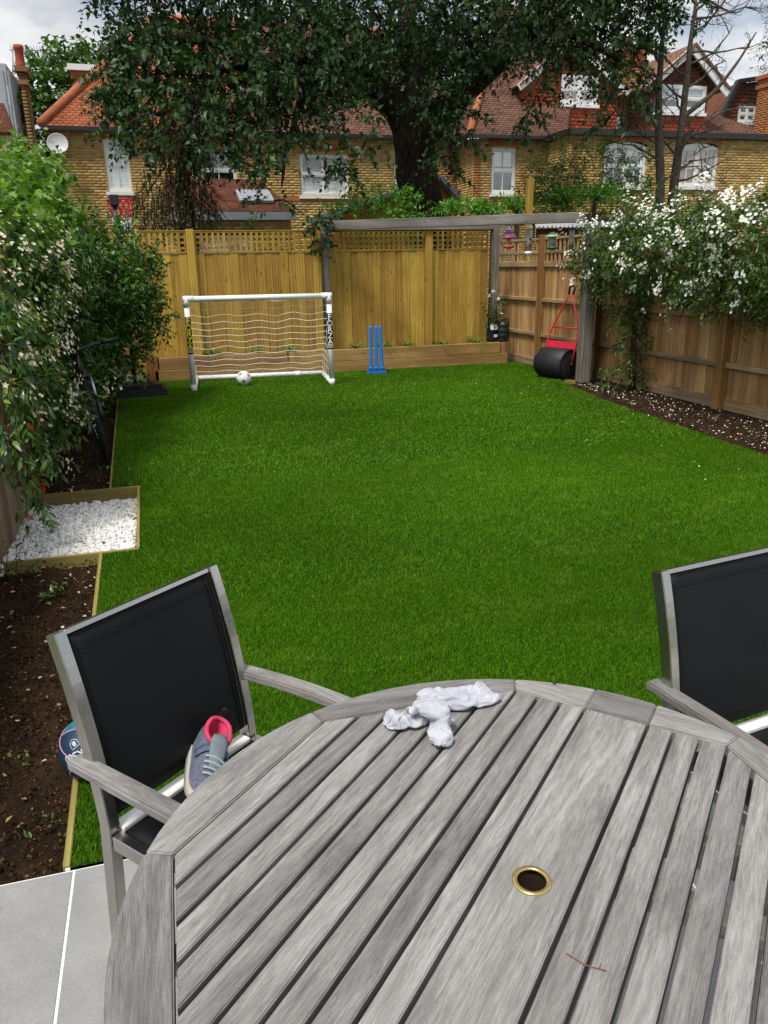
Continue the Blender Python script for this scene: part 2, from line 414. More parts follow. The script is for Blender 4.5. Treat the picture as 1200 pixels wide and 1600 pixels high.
def blades(n, y0, y1, h, w, x0=-0.6, x1=5.75, lean=0.55):
    # only where the picture or a step to its side can see it
    x = rng.uniform(x0, x1, n); y = rng.uniform(y0, y1, n)
    k = inside(x, y) & (x < 0.95 * y + 2.6); x = x[k]; y = y[k]; n = len(x)
    a = rng.uniform(0, 2 * np.pi, n); hh = h * rng.uniform(0.6, 1.25, n)
    flow = np.stack([np.sin(x * 1.7 + 2 * np.sin(y * 0.9)) * 0.08, -0.22 + 0.08 * np.sin(y * 1.1 + x)], 1)
    tip = np.stack([x + hh * (lean * rng.normal(size=n) * 0.75 + flow[:, 0]), y + hh * (lean * rng.normal(size=n) * 0.75 + flow[:, 1]), hh], 1)
    dx = np.cos(a) * w; dy = np.sin(a) * w
    b0 = np.stack([x - dx, y - dy, np.full(n, -0.002)], 1); b1 = np.stack([x + dx, y + dy, np.full(n, -0.002)], 1)
    return np.stack([b0, b1, tip], 1).reshape(-1, 3)
Vb = np.concatenate([blades(760000, 1.92, 3.6, 0.015, 0.0017, x1=4.85), blades(520000, 3.6, 6.0, 0.017, 0.0024, x1=5.0), blades(420000, 6.0, 11.86, 0.019, 0.0042)])
tag(link('grass', mesh_np('grass', Vb, np.arange(len(Vb)).reshape(-1, 3)), M_blade), kind='stuff')

# patio --------------------------------------------------------------
patio = empty('patio', (0, 0, 0)); patio['kind'] = 'structure'
b = MB(); b.span((-3, -3, -0.07), (5, 1.915, -0.0015)); b.build('grout_bed', M_grout, patio)
xs = [-1.972, -1.172, -0.372, 0.428, 1.228, 2.028, 2.828, 3.628]; ys = [1.915, 0.715, -0.485, -1.685]
slab = MB(); slab.span((0.0032, -1.1968, -0.03), (0.7968, -0.0032, 0.0)); slab_me = slab.mesh('paving_slab', 0.0015)
for x in xs[:-1]:
    for y in ys[:-1]:
        link('paving_slab', slab_me, M_paving, patio, (x, y, 0))
b = MB(); b.prism([(-0.395, 1.917, -0.02), (-0.383, 1.917, -0.02), (-0.383, 1.917, 0.003), (-0.395, 1.917, 0.003)], (0, 0.006, 0))
b.build('joint_sealant', M_grout, patio)

# ------------------------------------------------------------ gravel square and timber edgings
GX0, GX1, GY0, GY1 = -1.012, -0.248, 4.545, 5.905
b = MB(); b.span((GX0, GY0, -0.09), (GX1, GY1, -0.085)); tag(b.build('gravel_bed', plain('gravel_base', 'a9a7a2', 0.95)), kind='structure')
def gravel(n, x0, x1, y0, y1, zf, smin, smax):
    ico = bmesh.new(); bmesh.ops.create_icosphere(ico, subdivisions=1, radius=1)
    T = np.array([v.co[:] for v in ico.verts]); Fc = np.array([[v.index for v in f.verts] for f in ico.faces]); ico.free()
    P = np.stack([rng.uniform(x0, x1, n), rng.uniform(y0, y1, n), np.zeros(n)], 1); P[:, 2] = zf(P[:, 0], P[:, 1])
    S = rng.uniform(smin, smax, (n, 1)) * rng.uniform(0.55, 1.25, (n, 3)); S[:, 2] *= 0.8
    A = rng.normal(size=(n, 3, 3)); Q, _ = np.linalg.qr(A)
    Vt = T[None] * (1 + 0.22 * rng.normal(size=(n, len(T), 1)))
    V = np.einsum('nij,nkj->nki', Q, Vt * S[:, None, :]) + P[:, None, :]
    FF = (Fc[None] + (np.arange(n) * len(T))[:, None, None]).reshape(-1, 3)
    return V.reshape(-1, 3), FF
def m_stone():
    t = NT('white_stone'); co = t.objco()
    base = t.ramp(t.isl(), [(0.0, hx('a9a8a6')), (0.12, hx('d2d1ce')), (0.6, hx('e4e3e0')), (1.0, hx('f0efec'))])
    t.set(base=base, rough=0.7, spec=0.3, normal=t.bump(t.noise(co, 180, 4), 0.3, 0.003)); return t.m
M_stone = m_stone()
zf = lambda x, y: -0.075 + 0.035 * np.clip((GY1 - y) / (GY1 - GY0), 0, 1) + rng.uniform(-0.006, 0.016, len(x))
gv = [gravel(5200, GX0 + 0.01, GX1 - 0.012, GY0 + 0.012, GY1 - 0.03, zf, 0.010, 0.019)]
V = gv[0][0]; tag(link('gravel', mesh_np('gravel', V, gv[0][1]), M_stone), kind='stuff')

def board(name, a, b_, thick, z0, z1, material, label, cat='edging', group=None):
    """upright board from a to b on the ground, built in its own frame"""
    a = Vector((a[0], a[1], 0)); b_ = Vector((b_[0], b_[1], 0)); d = b_ - a; L = d.length
    k = MB(); k.box((0, 0, (z1 - z0) / 2), (L, thick, z1 - z0)); o = k.build(name, material, None, 0.003)
    o.location = ((a.x + b_.x) / 2, (a.y + b_.y) / 2, z0); o.rotation_euler = (0, 0, math.atan2(d.y, d.x)); return tag(o, label, cat, group)
EG = 'timber edging strips of the lawn and gravel'
board('edging_board', (-0.972, 5.925), (-0.238, 5.925), 0.022, -0.10, 0.022, M_edge_x, 'long timber board closing the far side of the white gravel square', 'edging', EG)
board('edging_board', (-0.972, 4.530), (-0.232, 4.530), 0.020, -0.10, 0.014, M_edge_x, 'timber board between white gravel and the bare soil in front of it', 'edging', EG)
board('edging_board', (-0.236, 4.542), (-0.252, 5.912), 0.020, -0.10, 0.020, M_edge_x, 'timber board where the white gravel meets the artificial lawn', 'edging', EG)
board('edging_board', (-0.392, 1.925), (-0.446, 4.518), 0.020, -0.10, 0.012, M_edge_x, 'thin timber strip between lawn and bare soil beside the basketball', 'edging', EG)
board('edging_board', (-0.460, 5.94), (-0.575, 10.5), 0.016, -0.10, 0.010, M_edge_x, 'thin timber strip between lawn and the soil under the bicycle', 'edging', EG)
board('edging_board', (5.34, 9.78), (5.62, 9.55), 0.02, -0.05, 0.012, M_edge_x, 'short timber strip at the foot of the grey post by the roller', 'edging', EG)

# crumbs on the soil, fallen petals and litter
def m_crumb():
    t = NT('crumb'); t.set(base=t.ramp(t.isl(), [(0, hx('1a1109')), (0.6, hx('3c2a1a')), (0.96, hx('5a442c')), (1.0, hx('8a7454'))]), rough=0.95, spec=0.1); return t.m
cr = [gravel(5200, -0.95, -0.41, 1.94, 4.5, lambda x, y: rng.uniform(-0.045, -0.008, len(x)), 0.0018, 0.0075),
      gravel(1500, -0.95, -0.49, 5.95, 9.0, lambda x, y: rng.uniform(-0.045, -0.015, len(x)), 0.002, 0.009),
      gravel(2600, 4.85, 5.9, 4.6, 9.5, lambda x, y: rng.uniform(-0.05, -0.015, len(x)), 0.004, 0.012)]
V = np.concatenate([c[0] for c in cr]); F = np.concatenate([c[1] + sum(len(q[0]) for q in cr[:i]) for i, c in enumerate(cr)])
tag(link('soil_crumbs', mesh_np('soil_crumbs', V, F), m_crumb()), kind='stuff')
def petals(name, n, xf, yf, z, L, cols):
    x = xf(n); y = yf(n); P = np.stack([x, y, np.full(n, z) + rng.uniform(0, 0.012, n)], 1)
    D = rng.normal(size=(n, 3)); D[:, 2] *= 0.25
    N_ = np.array([0, 0, 1.0]) + 0.35 * rng.normal(size=(n, 3))
    ge = leaf_geo(P, D, N_, L * rng.uniform(0.6, 1.4, n), L * 0.7 * rng.uniform(0.6, 1.3, n))
    return tag(link(name, mesh_np(name, ge[0], ge[1]), leafmat(name + '_mat', cols, 0.6, 0.15, 0.3)), kind='stuff')
yy = lambda n: rng.uniform(4.6, 9.4, n)
def petal_xy(n):
    y = rng.uniform(4.6, 9.4, n); x = 5.9 - (rng.random(n) ** 0.8) * (1.05 - 0.11 * (y - 4.6)); return x, y
_px, _py = petal_xy(650)
petals('fallen_petals', 650, lambda n: _px, lambda n: _py, 0.0, 0.020, ['f0ece0', 'e8e2d0', 'fbf9f2', 'c9b998'])
petals('lawn_petals', 60, lambda n: 4.9 - rng.random(n) ** 2 * 2.2, lambda n: rng.uniform(4.6, 10.5, n), 0.026, 0.017, ['f0ece0', 'e8e2d0', 'fbf9f2'])
petals('leaf_litter', 120, lambda n: rng.uniform(-0.93, -0.42, n), lambda n: np.where(rng.random(n) < .75, rng.uniform(2.0, 4.45, n), rng.uniform(5.95, 7.5, n)), -0.012, 0.024, ['7a5a34', 'b39a6a', 'd8ccae', '5e6a2a', 'c8b48a', '8a4a30'])
petals('lawn_litter', 26, lambda n: rng.uniform(-0.3, 4.5, n), lambda n: rng.uniform(2.2, 10.5, n), 0.026, 0.013, ['d8ccae', 'b39a6a', 'e8e4d8'])

# ================================================================== BACK FENCE
YF = 12.2
fence = empty('garden_fence', (2.6, YF, 0), 0, 'tall new yellow timber back fence with square trellis along its top behind the goal', 'fence')
def W(o): return o
bays = [(-1.05, 0.535), (0.655, 2.395), (2.625, 4.195), (4.315, 5.29)]
board_mes = []
for k in range(5):
    w = 0.118 + 0.005 * k
    q = MB(); q.box((0, 0, 0.77), (w, 0.014, 1.54)); board_mes.append((w, q.mesh('fence_board', 0.002)))
lath_v = MB(); lath_v.box((0, 0, 0.135), (0.036, 0.016, 0.27)); lath_v_me = lath_v.mesh('trellis_lath')
for (x0, x1) in bays:
    x = x0; k = 0
    n = max(1, round((x1 - x0) / 0.123)); pitch = (x1 - x0) / n
    for i in range(n):
        w = pitch + 0.003
        o = link('fence_board', board_mes[i % 5][1], M_newfence, fence, (x0 + pitch * (i + 0.5), YF + rng.uniform(-0.002, 0.002) + (0.005 if i % 2 else -0.004), 0.25), world=True)
        o.scale.x = w / board_mes[i % 5][0]
        o.rotation_euler = (rng.uniform(-0.002, 0.002), rng.uniform(-0.002, 0.002), rng.uniform(-0.02, 0.02))
    # trellis: frame, horizontal and vertical laths
    fr = MB(); L = x1 - x0; cx = (x0 + x1) / 2
    fr.box((0, 0, 0.012), (L, 0.034, 0.024)); fr.box((0, 0, 0.288), (L, 0.034, 0.024))
    fr.box((-L / 2 + 0.013, 0, 0.15), (0.026, 0.032, 0.252)); fr.box((L / 2 - 0.013, 0, 0.15), (0.026, 0.032, 0.252))
    fr.build('trellis_frame', M_newfence_x, fence, 0.002, loc=(cx, YF - 0.002, 1.795), world=True)
    cap = MB(); cap.box((0, 0, 0.008), (L, 0.05, 0.016)); cap.build('capping_rail', M_newfence_x, fence, 0.003, loc=(cx, YF - 0.002, 2.095), world=True)
    nv = max(2, int(round((L - 0.05) / 0.0815))); px = (L - 0.05) / nv
    for i in range(1, nv):
        link('trellis_lath', lath_v_me, M_newfence, fence, (x0 + 0.025 + px * i, YF - 0.012 + rng.uniform(-.001, .001), 1.81), world=True)
    for zz in (1.868, 1.945, 2.022):
        q = MB(); q.box((0, 0, 0), (L - 0.052, 0.015, 0.034)); q.build('trellis_lath', M_newfence_x, fence, 0, loc=(cx, YF + 0.004, zz), world=True)
    q = MB(); q.box((0, 0, 0), (L, 0.04, 0.15)); q.build('gravel_board', M_newfence_x, fence, 0.003, loc=(cx, YF - 0.004, 0.17), world=True)
for x, w, h in ((0.595, 0.112, 2.125), (2.455, 0.112, 2.13), (4.255, 0.112, 2.14)):
    q = MB(); q.box((0, 0, h / 2), (w, 0.11, h)); q.build('fence_post', M_newfence, fence, 0.004, loc=(x, YF - 0.045, 0), world=True)

# raised bed --------------------------------------------------------
bed = empty('raised_bed', (2.6, 11.97, 0), 0, 'long raised planting bed of timber sleepers along the foot of the yellow back fence', 'raised bed')
def sleeper(x0, x1, z0, z1, y=11.87, d=0.1, dy=0.0):
    q = MB(); q.box((0, 0, 0), (x1 - x0 - 0.004, d, z1 - z0 - 0.004)); q.build('sleeper', M_sleeper, bed, 0.006, loc=((x0 + x1) / 2, y + d / 2 + dy, (z0 + z1) / 2), world=True)
sleeper(-0.09, 2.4, -0.02, 0.165); sleeper(2.4, 5.55, -0.02, 0.165, dy=0.002)
sleeper(-0.02, 1.9, 0.165, 0.345, dy=0.003); sleeper(1.9, 4.47, 0.165, 0.345, dy=0.006); sleeper(4.47, 5.42, 0.165, 0.345, dy=0.002)
q = MB(); q.box((0, 0, 0.19), (0.17, 0.16, 0.38)); q.build('end_post', wood('end_post_timber', '5e3c18', '8a5a28', 'a87440', 'Z', knots=.2), bed, 0.006, loc=(-0.12, 11.95, 0), world=True)
q = MB(); q.box((0, 0, 0.17), (0.06, 0.2, 0.34)); q.build('end_post', M_oldfence, bed, 0.004, loc=(5.47, 11.98, 0), world=True)
q = MB(); q.span((-0.05, 11.972, 0.2), (5.44, 12.17, 0.325)); q.build('bed_soil', M_soil, bed, world=False, loc=(-2.6, -11.97, 0))

# ================================================================== PERGOLA (weathered grey)
perg = empty('pergola', (4.6, 11.3, 0), 0, 'weathered grey timber pergola whose long beam crosses the far right garden corner', 'pergola')
def gpost(x, y, h, w, mat=M_greywood_z):
    q = MB(); q.box((0, 0, h / 2), (w, w, h)); q.build('post', mat, perg, 0.006, loc=(x, y, 0), world=True)
gpost(2.555, 12.03, 2.07, 0.10); gpost(5.375, 12.08, 2.1, 0.10); gpost(5.58, 9.5, 2.055, 0.15)
def beam(a, b_, w, h):
    a = Vector(a); b_ = Vector(b_); d = b_ - a; L = d.length
    q = MB(); q.box((0, 0, 0), (L, w, h)); o = q.build('beam', M_greywood_x, perg, 0.006, loc=(a + b_) / 2, world=True)
    o.rotation_euler = (0, -math.asin(d.z / L), math.atan2(d.y, d.x))
beam((2.60, 11.90, 2.155), (5.52, 9.58, 2.137), 0.07, 0.128)
beam((2.50, 12.09, 2.14), (5.45, 12.09, 2.15), 0.06, 0.10)

# ================================================================== RIGHT FENCE
rf = empty('garden_fence', (5.8, 8, 0), 0, 'older brown close board fence down the right side behind the white flowered climber', 'fence')
rb = MB(); rb.box((0, 0, 0.75), (0.012, 0.098, 1.5)); rb_me = rb.mesh('fence_board', 0.002)
def rboards(X, y0, y1, z0, z1, pitch=0.089):
    n = int(round((y1 - y0) / pitch)); p = (y1 - y0) / n
    for i in range(n):
        o = link('fence_board', rb_me, M_oldfence, rf, (X + rng.uniform(-0.003, 0.004) - 0.006 * (i % 2), y0 + p * (i + 0.5), z0 + rng.uniform(-0.006, 0.0)), world=True)
        o.scale.z = (z1 - z0) / 1.5; o.scale.y = rng.uniform(0.80, 0.87); o.rotation_euler = (rng.uniform(-0.006, 0.006), 0, rng.uniform(0.05, 0.12))
def rrail(X, y0, y1, z, h=0.05, d=0.045, nm='rail'):
    q = MB(); q.box((0, 0, 0), (d, y1 - y0, h)); q.build(nm, M_oldfence_y, rf, 0.004, loc=(X, (y0 + y1) / 2, z), world=True)
def rpost(X, y, h, w=0.1, mat=M_oldpost):
    q = MB(); q.box((0, 0, h / 2), (w, w, h)); q.build('fence_post', mat, rf, 0.004, loc=(X, y, 0), world=True)
XA = 5.80
for y0, y1 in ((9.62, 11.14), (11.24, 13.1)):
    rboards(XA, y0, y1, 0.12, 1.52)
    q = MB(); q.box((0, 0, 0), (.01, y1 - y0, 1.38)); q.build('gap_shade_sheet', M_oldpost, rf, 0, loc=(XA + 0.035, (y0 + y1) / 2, .83), world=True)  # sheet added behind the boards so the gaps between them look dark
    for z in (0.5, 1.03): rrail(XA - 0.03, y0, y1, z)
    rrail(XA - 0.02, y0, y1, 1.56, 0.085, 0.04); rrail(XA - 0.02, y0, y1, 1.73, 0.04, 0.03); rrail(XA - 0.02, y0, y1, 1.925, 0.035, 0.04)
    rrail(XA - 0.012, y0, y1, 0.06, 0.12, 0.03, 'gravel_board')
    n = int((y1 - y0) / 0.125); me_l = None
    q = MB(); q.box((0, 0, 0.15), (0.02, 0.035, 0.30)); lm = q.mesh('trellis_lath')
    for i in range(n): link('trellis_lath', lm, M_oldfence, rf, (XA - 0.018, y0 + (i + 0.5) * (y1 - y0) / n, 1.605), world=True)
rpost(XA - 0.055, 11.19, 1.98, 0.09)
XB = 5.97
for y0, y1 in ((7.20, 9.95), (4.95, 7.10), (2.5, 4.85)):
    rboards(XB, y0, y1, 0.12, 1.72)
    q = MB(); q.box((0, 0, 0), (.01, y1 - y0, 1.58)); q.build('gap_shade_sheet', M_oldpost, rf, 0, loc=(XB + 0.035, (y0 + y1) / 2, .92), world=True)  # same added sheet, to darken the gaps of the near section
    for z in (0.485, 0.995, 1.5): rrail(XB - 0.035, y0, y1, z, 0.055, 0.055)
    rrail(XB - 0.012, y0, y1, 0.06, 0.13, 0.03, 'gravel_board')
for y in (7.15, 4.9, 2.45): rpost(XB - 0.06, y, 1.74, 0.105)

# ================================================================== LEFT FENCE (mostly under the climbers)
lf = empty('garden_fence', (-1.0, 7, 0), 0, 'weathered timber fence on the left showing only beneath the flowering hedge', 'fence')
q = MB(); q.box((0, 0, 0.9), (0.014, 0.145, 1.8)); lb = q.mesh('fence_board', 0.002)
n = int((12.15 - 2.0) / 0.15)
for i in range(n):
    o = link('fence_board', lb, M_leftfence, lf, (-1.02 + rng.uniform(-.004, .004), 2.05 + 0.15 * i, -0.05), world=True)
    o.rotation_euler = (0, 0, rng.uniform(-0.05, 0.05))
    if 2.05 + 0.15 * i < 5.3: o.scale.z = 0.52  # near boards, out of view, cut low so less shadow falls on the gravel
for z in (0.3, 0.75):
    q = MB(); q.box((0, 0, 0), (0.04, 10.1, 0.06)); q.build('rail', M_oldfence_y, lf, 0.003, loc=(-1.055, 7.05, z), world=True)
# ================================================================== HOUSES
def m_brick(name, cols, rough=0.85):
    t = NT(name); co = t.objco()
    r = t.isl(); base = t.ramp(r, [(i / (len(cols) - 1), hx(c)) for i, c in enumerate(cols)])
    base = t.mix(t.ramp(t.noise(co, 0.9, 5, 0.65), [(0.42, (0.45, 0.45, 0.45)), (0.62, (0, 0, 0))]), base, hx('8a6e40'))
    base = t.mix(0.16, base, t.ramp(t.noise(co, 40, 4), [(0.3, (0.12, 0.09, 0.05)), (0.7, (0.5, 0.4, 0.24))]))
    t.set(base=base, rough=rough, spec=0.2, normal=t.bump(t.noise(co, 60, 4), 0.5, 0.01)); return t.m
M_stock = m_brick('stock_brick', ['876a3a', 'b8954c', 'c8a65c', 'd0b272', 'a07d48', 'c49e56', '785634'])
M_redbrick = m_brick('red_brick', ['8a3f20', 'b05428', 'a04820', 'c0642f', '7c3a22'])
M_brownbrick = m_brick('brown_brick', ['5a3a24', '7a5230', '8c6038', '4a2e1e', '94683c'])
M_mortar = plain('mortar', 'b5a582', 0.95, var=0.15)
def m_tile(name, cols):
    t = NT(name); co = t.objco()
    base = t.ramp(t.isl(), [(i / (len(cols) - 1), hx(c)) for i, c in enumerate(cols)])
    base = t.mix(t.ramp(t.noise(co, 0.7, 6, 0.7), [(0.45, (0, 0, 0)), (0.7, (0.55, 0.55, 0.55))]), base, hx(cols[0], 0.7))
    t.set(base=base, rough=0.8, spec=0.25, normal=t.bump(t.noise(co, 30, 4), 0.4, 0.01)); return t.m
M_tile_red = m_tile('orange_roof_tile', ['7e4630', '965438', 'a46040', '8a4c34'])
M_tile_brown = m_tile('brown_roof_tile', ['543a30', '6e4e40', '7a5848', '604438'])
M_tile_hung = m_tile('red_hung_tile', ['8a4230', '9c4a34', 'a8543a', '90442e'])
M_tile_dark = m_tile('dark_hung_tile', ['4e2c20', '683c2c', '744632', '5a3226'])
M_ridge = plain('ridge_tile', 'a8603c', 0.8, var=0.2, nscale=5)
M_white = plain('white_paint', 'd9dad8', 0.45, var=0.04)
M_gutter = plain('black_gutter', '1c1d20', 0.4, var=0.1)
M_lead = plain('lead_sheet', '8f959c', 0.5, var=0.12, nscale=3)
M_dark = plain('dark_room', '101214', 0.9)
M_blind_w = plain('white_blind', 'ececea', 0.7, var=0.04)
M_blind_b = plain('brown_blind', 'a87c60', 0.7, var=0.1)
def m_pane():
    t = NT('window_glass'); gl = t.n('BsdfGlossy', {'Color': (0.9, 0.93, 0.95, 1), 'Roughness': 0.02}); tr = t.n('BsdfTransparent', {'Color': (0.94, 0.96, 0.96, 1)})
    ms = t.n('MixShader', {0: 0.12, 1: tr.outputs[0], 2: gl.outputs[0]}); t.t.links.new(ms.outputs[0], t.out.inputs['Surface']); return t.m
M_pane = m_pane()

def spans(poly, v):
    """u-interval of a convex 2-D polygon at height v"""
    us = []
    n = len(poly)
    for i in range(n):
        (a, b_), (c, d) = poly[i], poly[(i + 1) % n]
        if (b_ - v) * (d - v) <= 0 and abs(d - b_) > 1e-9: us.append(a + (c - a) * (v - b_) / (d - b_))
    return (min(us), max(us)) if len(us) >= 2 else None
def courses(poly, w, h, gap, holes=(), stagger=True, jit=0.0):
    v0 = min(p[1] for p in poly); v1 = max(p[1] for p in poly); out = []; r = 0; v = v0
    while v < v1 - h * 0.4:
        sp = spans(poly, min(v + h * 0.5, v1 - 1e-4))
        if sp and sp[1] - sp[0] > 0.03:
            segs = [sp]
            for (a, b_, c, d) in holes:
                if v + h * 0.5 > c and v + h * 0.5 < d:
                    ns = []
                    for s0, s1 in segs:
                        if b_ <= s0 or a >= s1: ns.append((s0, s1))
                        else:
                            if a > s0: ns.append((s0, a))
                            if b_ < s1: ns.append((b_, s1))
                    segs = ns
            base = math.floor(sp[0] / w) * w - (w / 2 if (r % 2 and stagger) else 0)
            for s0, s1 in segs:
                k = math.floor((s0 - base) / w)
                while base + k * w < s1:
                    a = max(s0, base + k * w); b_ = min(s1, base + (k + 1) * w)
                    if b_ - a > gap * 1.5: out.append((a + gap / 2, b_ - gap / 2, v + gap / 2, min(v + h, v1) - gap / 2))
                    k += 1
        v += h; r += 1
    return out
def laid(name, rects, O, U, Vv, Nn, d, material, parent, tilt=0.0, jit=0.003, kind='stuff'):
    """small blocks or tiles standing d proud of the plane O + u U + v V; tilt lifts the lower edge (tiles)"""
    R_ = np.array(rects); n = len(R_)
    if n == 0: return None
    O = np.array(O); U = np.array(U); Vv = np.array(Vv); Nn = np.array(Nn)
    dd = d + rng.uniform(-jit, jit, n)
    def P(u, v, h): return O + u[:, None] * U + v[:, None] * Vv + h[:, None] * Nn
    lo = dd + tilt; z = np.zeros(n)
    ov = (R_[:, 3] - R_[:, 2]) * (0.15 if tilt else 0)
    vs = [P(R_[:, 0], R_[:, 2] - ov, lo), P(R_[:, 1], R_[:, 2] - ov, lo), P(R_[:, 1], R_[:, 3], dd), P(R_[:, 0], R_[:, 3], dd),
          P(R_[:, 0], R_[:, 2] - ov, z), P(R_[:, 1], R_[:, 2] - ov, z), P(R_[:, 1], R_[:, 3], z), P(R_[:, 0], R_[:, 3], z)]
    V = np.stack(vs, 1).reshape(-1, 3)
    Fb = np.array([[0, 1, 2, 3], [4, 5, 1, 0], [5, 6, 2, 1], [7, 4, 0, 3], [6, 7, 3, 2]])
    F = (Fb[None] + (np.arange(n) * 8)[:, None, None]).reshape(-1, 4)
    o = link(name, mesh_np(name, V, F), material, parent)
    o.location = -Vector(parent.location); o['kind'] = kind
    return o
def plane_frame(pts):
    """3-D planar polygon, first edge along the eaves -> origin, U, V, N, 2-D polygon"""
    p = [Vector(q) for q in pts]; U = (p[1] - p[0]).normalized(); N_ = None
    for i in range(2, len(p)):
        N_ = U.cross(p[i] - p[0])
        if N_.length > 1e-6: break
    N_.normalize()
    V_ = N_.cross(U)
    return p[0], U, V_, N_, [((q - p[0]).dot(U), (q - p[0]).dot(V_)) for q in p]
def slab_poly(name, pts, thick, material, parent):
    o, U, V_, N_, _ = plane_frame(pts)
    q = MB(); q.prism([Vector(p) for p in pts], -N_ * thick); return q.build(name, material, parent, loc=(0, 0, 0), world=True)
def tiled(pts, material, parent, name='roof', w=0.17, h=0.105, back=None, thick=0.05, d=0.008, tilt=0.012):
    """a tiled plane: pts listed counter-clockwise seen from outside, first edge lowest and level"""
    slab_poly(name, pts, thick, back or material, parent)
    o, U, V_, N_, p2 = plane_frame(pts)
    laid('tiles', courses(p2, w, h, 0.0035), o, U, V_, N_, d, material, parent, tilt=tilt, jit=0.003)
def arch_poly(w, rise, n=10):
    return [(-w / 2 + w * i / n, rise * (1 - ((i / n) * 2 - 1) ** 2)) for i in range(n + 1)]
def sash_window(parent, O, U, N_, w, h, lights=2, cols=1, rows=1, blind=None, blind_frac=1.0, sill=True, rise=0.0, set_back=0.07, pane_split=True, frame=0.055):
    """window in a wall; O is the lower left corner of the opening; U along the wall, N_ outwards"""
    O = Vector(O); U = Vector(U); N_ = Vector(N_); Z = Vector((0, 0, 1))
    def P(u, z, n=0.0): return O + U * u + Z * z + N_ * n
    def bx(q, u0, u1, z0, z1, n0, n1):
        q.prism([P(u0, z0, n0), P(u1, z0, n0), P(u1, z1, n0), P(u0, z1, n0)], N_ * (n1 - n0))
    q = MB(); sb = -set_back
    bx(q, 0, frame, 0, h, sb - 0.05, sb + 0.03); bx(q, w - frame, w, 0, h, sb - 0.05, sb + 0.03)
    bx(q, frame, w - frame, 0, frame * 1.4, sb - 0.05, sb + 0.03); bx(q, frame, w - frame, h - frame, h, sb - 0.05, sb + 0.03)
    if rise: q.prism([P(u + w / 2, h + z, sb + 0.025) for u, z in arch_poly(w, rise)], -N_ * 0.07)
    win = q.build('window', M_white, parent, world=True)
    lw = (w - 2 * frame) / lights
    m_ = MB(); b2 = MB()
    for i in range(lights):
        u0 = frame + lw * i; u1 = u0 + lw
        if i: bx(m_, u0 - frame * 0.8, u0 + frame * 0.8, frame * 1.4, h - frame, sb - 0.05, sb + 0.028)
        a = u0 + (frame * 0.8 if i else 0); c = u1 - (frame * 0.8 if i < lights - 1 else 0)
        mid = h * 0.52
        bx(m_, a, c, mid - 0.025, mid + 0.025, sb - 0.04, sb + 0.02)
        for z0, z1 in ((frame * 1.4, mid - 0.025), (mid + 0.025, h - frame)):
            bx(b2, a, a + 0.035, z0, z1, sb - 0.035, sb + 0.012); bx(b2, c - 0.035, c, z0, z1, sb - 0.035, sb + 0.012)
            bx(b2, a + 0.035, c - 0.035, z0, z0 + 0.04, sb - 0.035, sb + 0.012); bx(b2, a + 0.035, c - 0.035, z1 - 0.035, z1, sb - 0.035, sb + 0.012)
            for k in range(1, cols + 1):
                uu = a + (c - a) * k / (cols + 1); bx(b2, uu - 0.012, uu + 0.012, z0 + 0.04, z1 - 0.035, sb - 0.03, sb + 0.008)
            if rows > 1 and z0 > mid:
                for k in range(1, rows):
                    zz = z0 + (z1 - z0) * k / rows; bx(b2, a + 0.035, c - 0.035, zz - 0.012, zz + 0.012, sb - 0.028, sb + 0.006)
            pn = MB(); bx(pn, a + 0.03, c - 0.03, z0 + 0.03, z1 - 0.03, sb - 0.022, sb - 0.016)
            o = link('pane', pn.mesh('pane'), M_pane, win); o.location = (0, 0, 0)
    # children of the window keep its frame (window sits at minus the root's location)
    for mb, nm in ((m_, 'mullion'), (b2, 'glazing_bars')):
        if mb.v: o = link(nm, mb.mesh(nm), M_white, win)
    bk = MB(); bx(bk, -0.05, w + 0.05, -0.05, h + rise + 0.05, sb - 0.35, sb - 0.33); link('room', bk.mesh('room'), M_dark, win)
    if blind:
        q = MB(); z1 = h - 0.03; z0 = z1 - (h - 0.05) * blind_frac
        nsl = max(3, int((z1 - z0) / 0.05))
        for i in range(nsl):
            zz = z0 + (z1 - z0) * i / nsl; bx(q, 0.04, w - 0.04, zz, zz + (z1 - z0) / nsl - 0.006, sb - 0.05, sb - 0.042)
        o = link('blind', q.mesh('blind'), blind, win); o['kind'] = 'stuff'
    if sill:
        q = MB(); bx(q, -0.07, w + 0.07, -0.09, -0.002, sb - 0.05, 0.06); link('sill', q.mesh('sill'), M_white, win)
    return win
def brick_wall(parent, O, U, N_, L, H, holes=(), material=None, back=True, name='brickwork', thick=0.2):
    O = Vector(O); U = Vector(U); N_ = Vector(N_); Z = Vector((0, 0, 1))
    poly = [(0, 0), (L, 0), (L, H), (0, H)]
    laid(name, courses(poly, 0.225, 0.075, 0.011, holes), O, U, Z, N_, 0.006, material or M_stock, parent, jit=0.003)
    # mortar behind, left open at the windows
    us = sorted({0, L} | {h[0] for h in holes} | {h[1] for h in holes}); q = MB()
    for a, b_ in zip(us[:-1], us[1:]):
        zs = [(0, H)]
        for h in holes:
            if h[0] < (a + b_) / 2 < h[1]:
                zs = [s for z0, z1 in zs for s in ((z0, min(z1, h[2])), (max(z0, h[3]), z1)) if s[1] > s[0] + 1e-6]
        for z0, z1 in zs: q.prism([O + U * a + Z * z0, O + U * b_ + Z * z0, O + U * b_ + Z * z1, O + U * a + Z * z1], -N_ * thick)
    q.build('wall', M_mortar, parent, world=True)
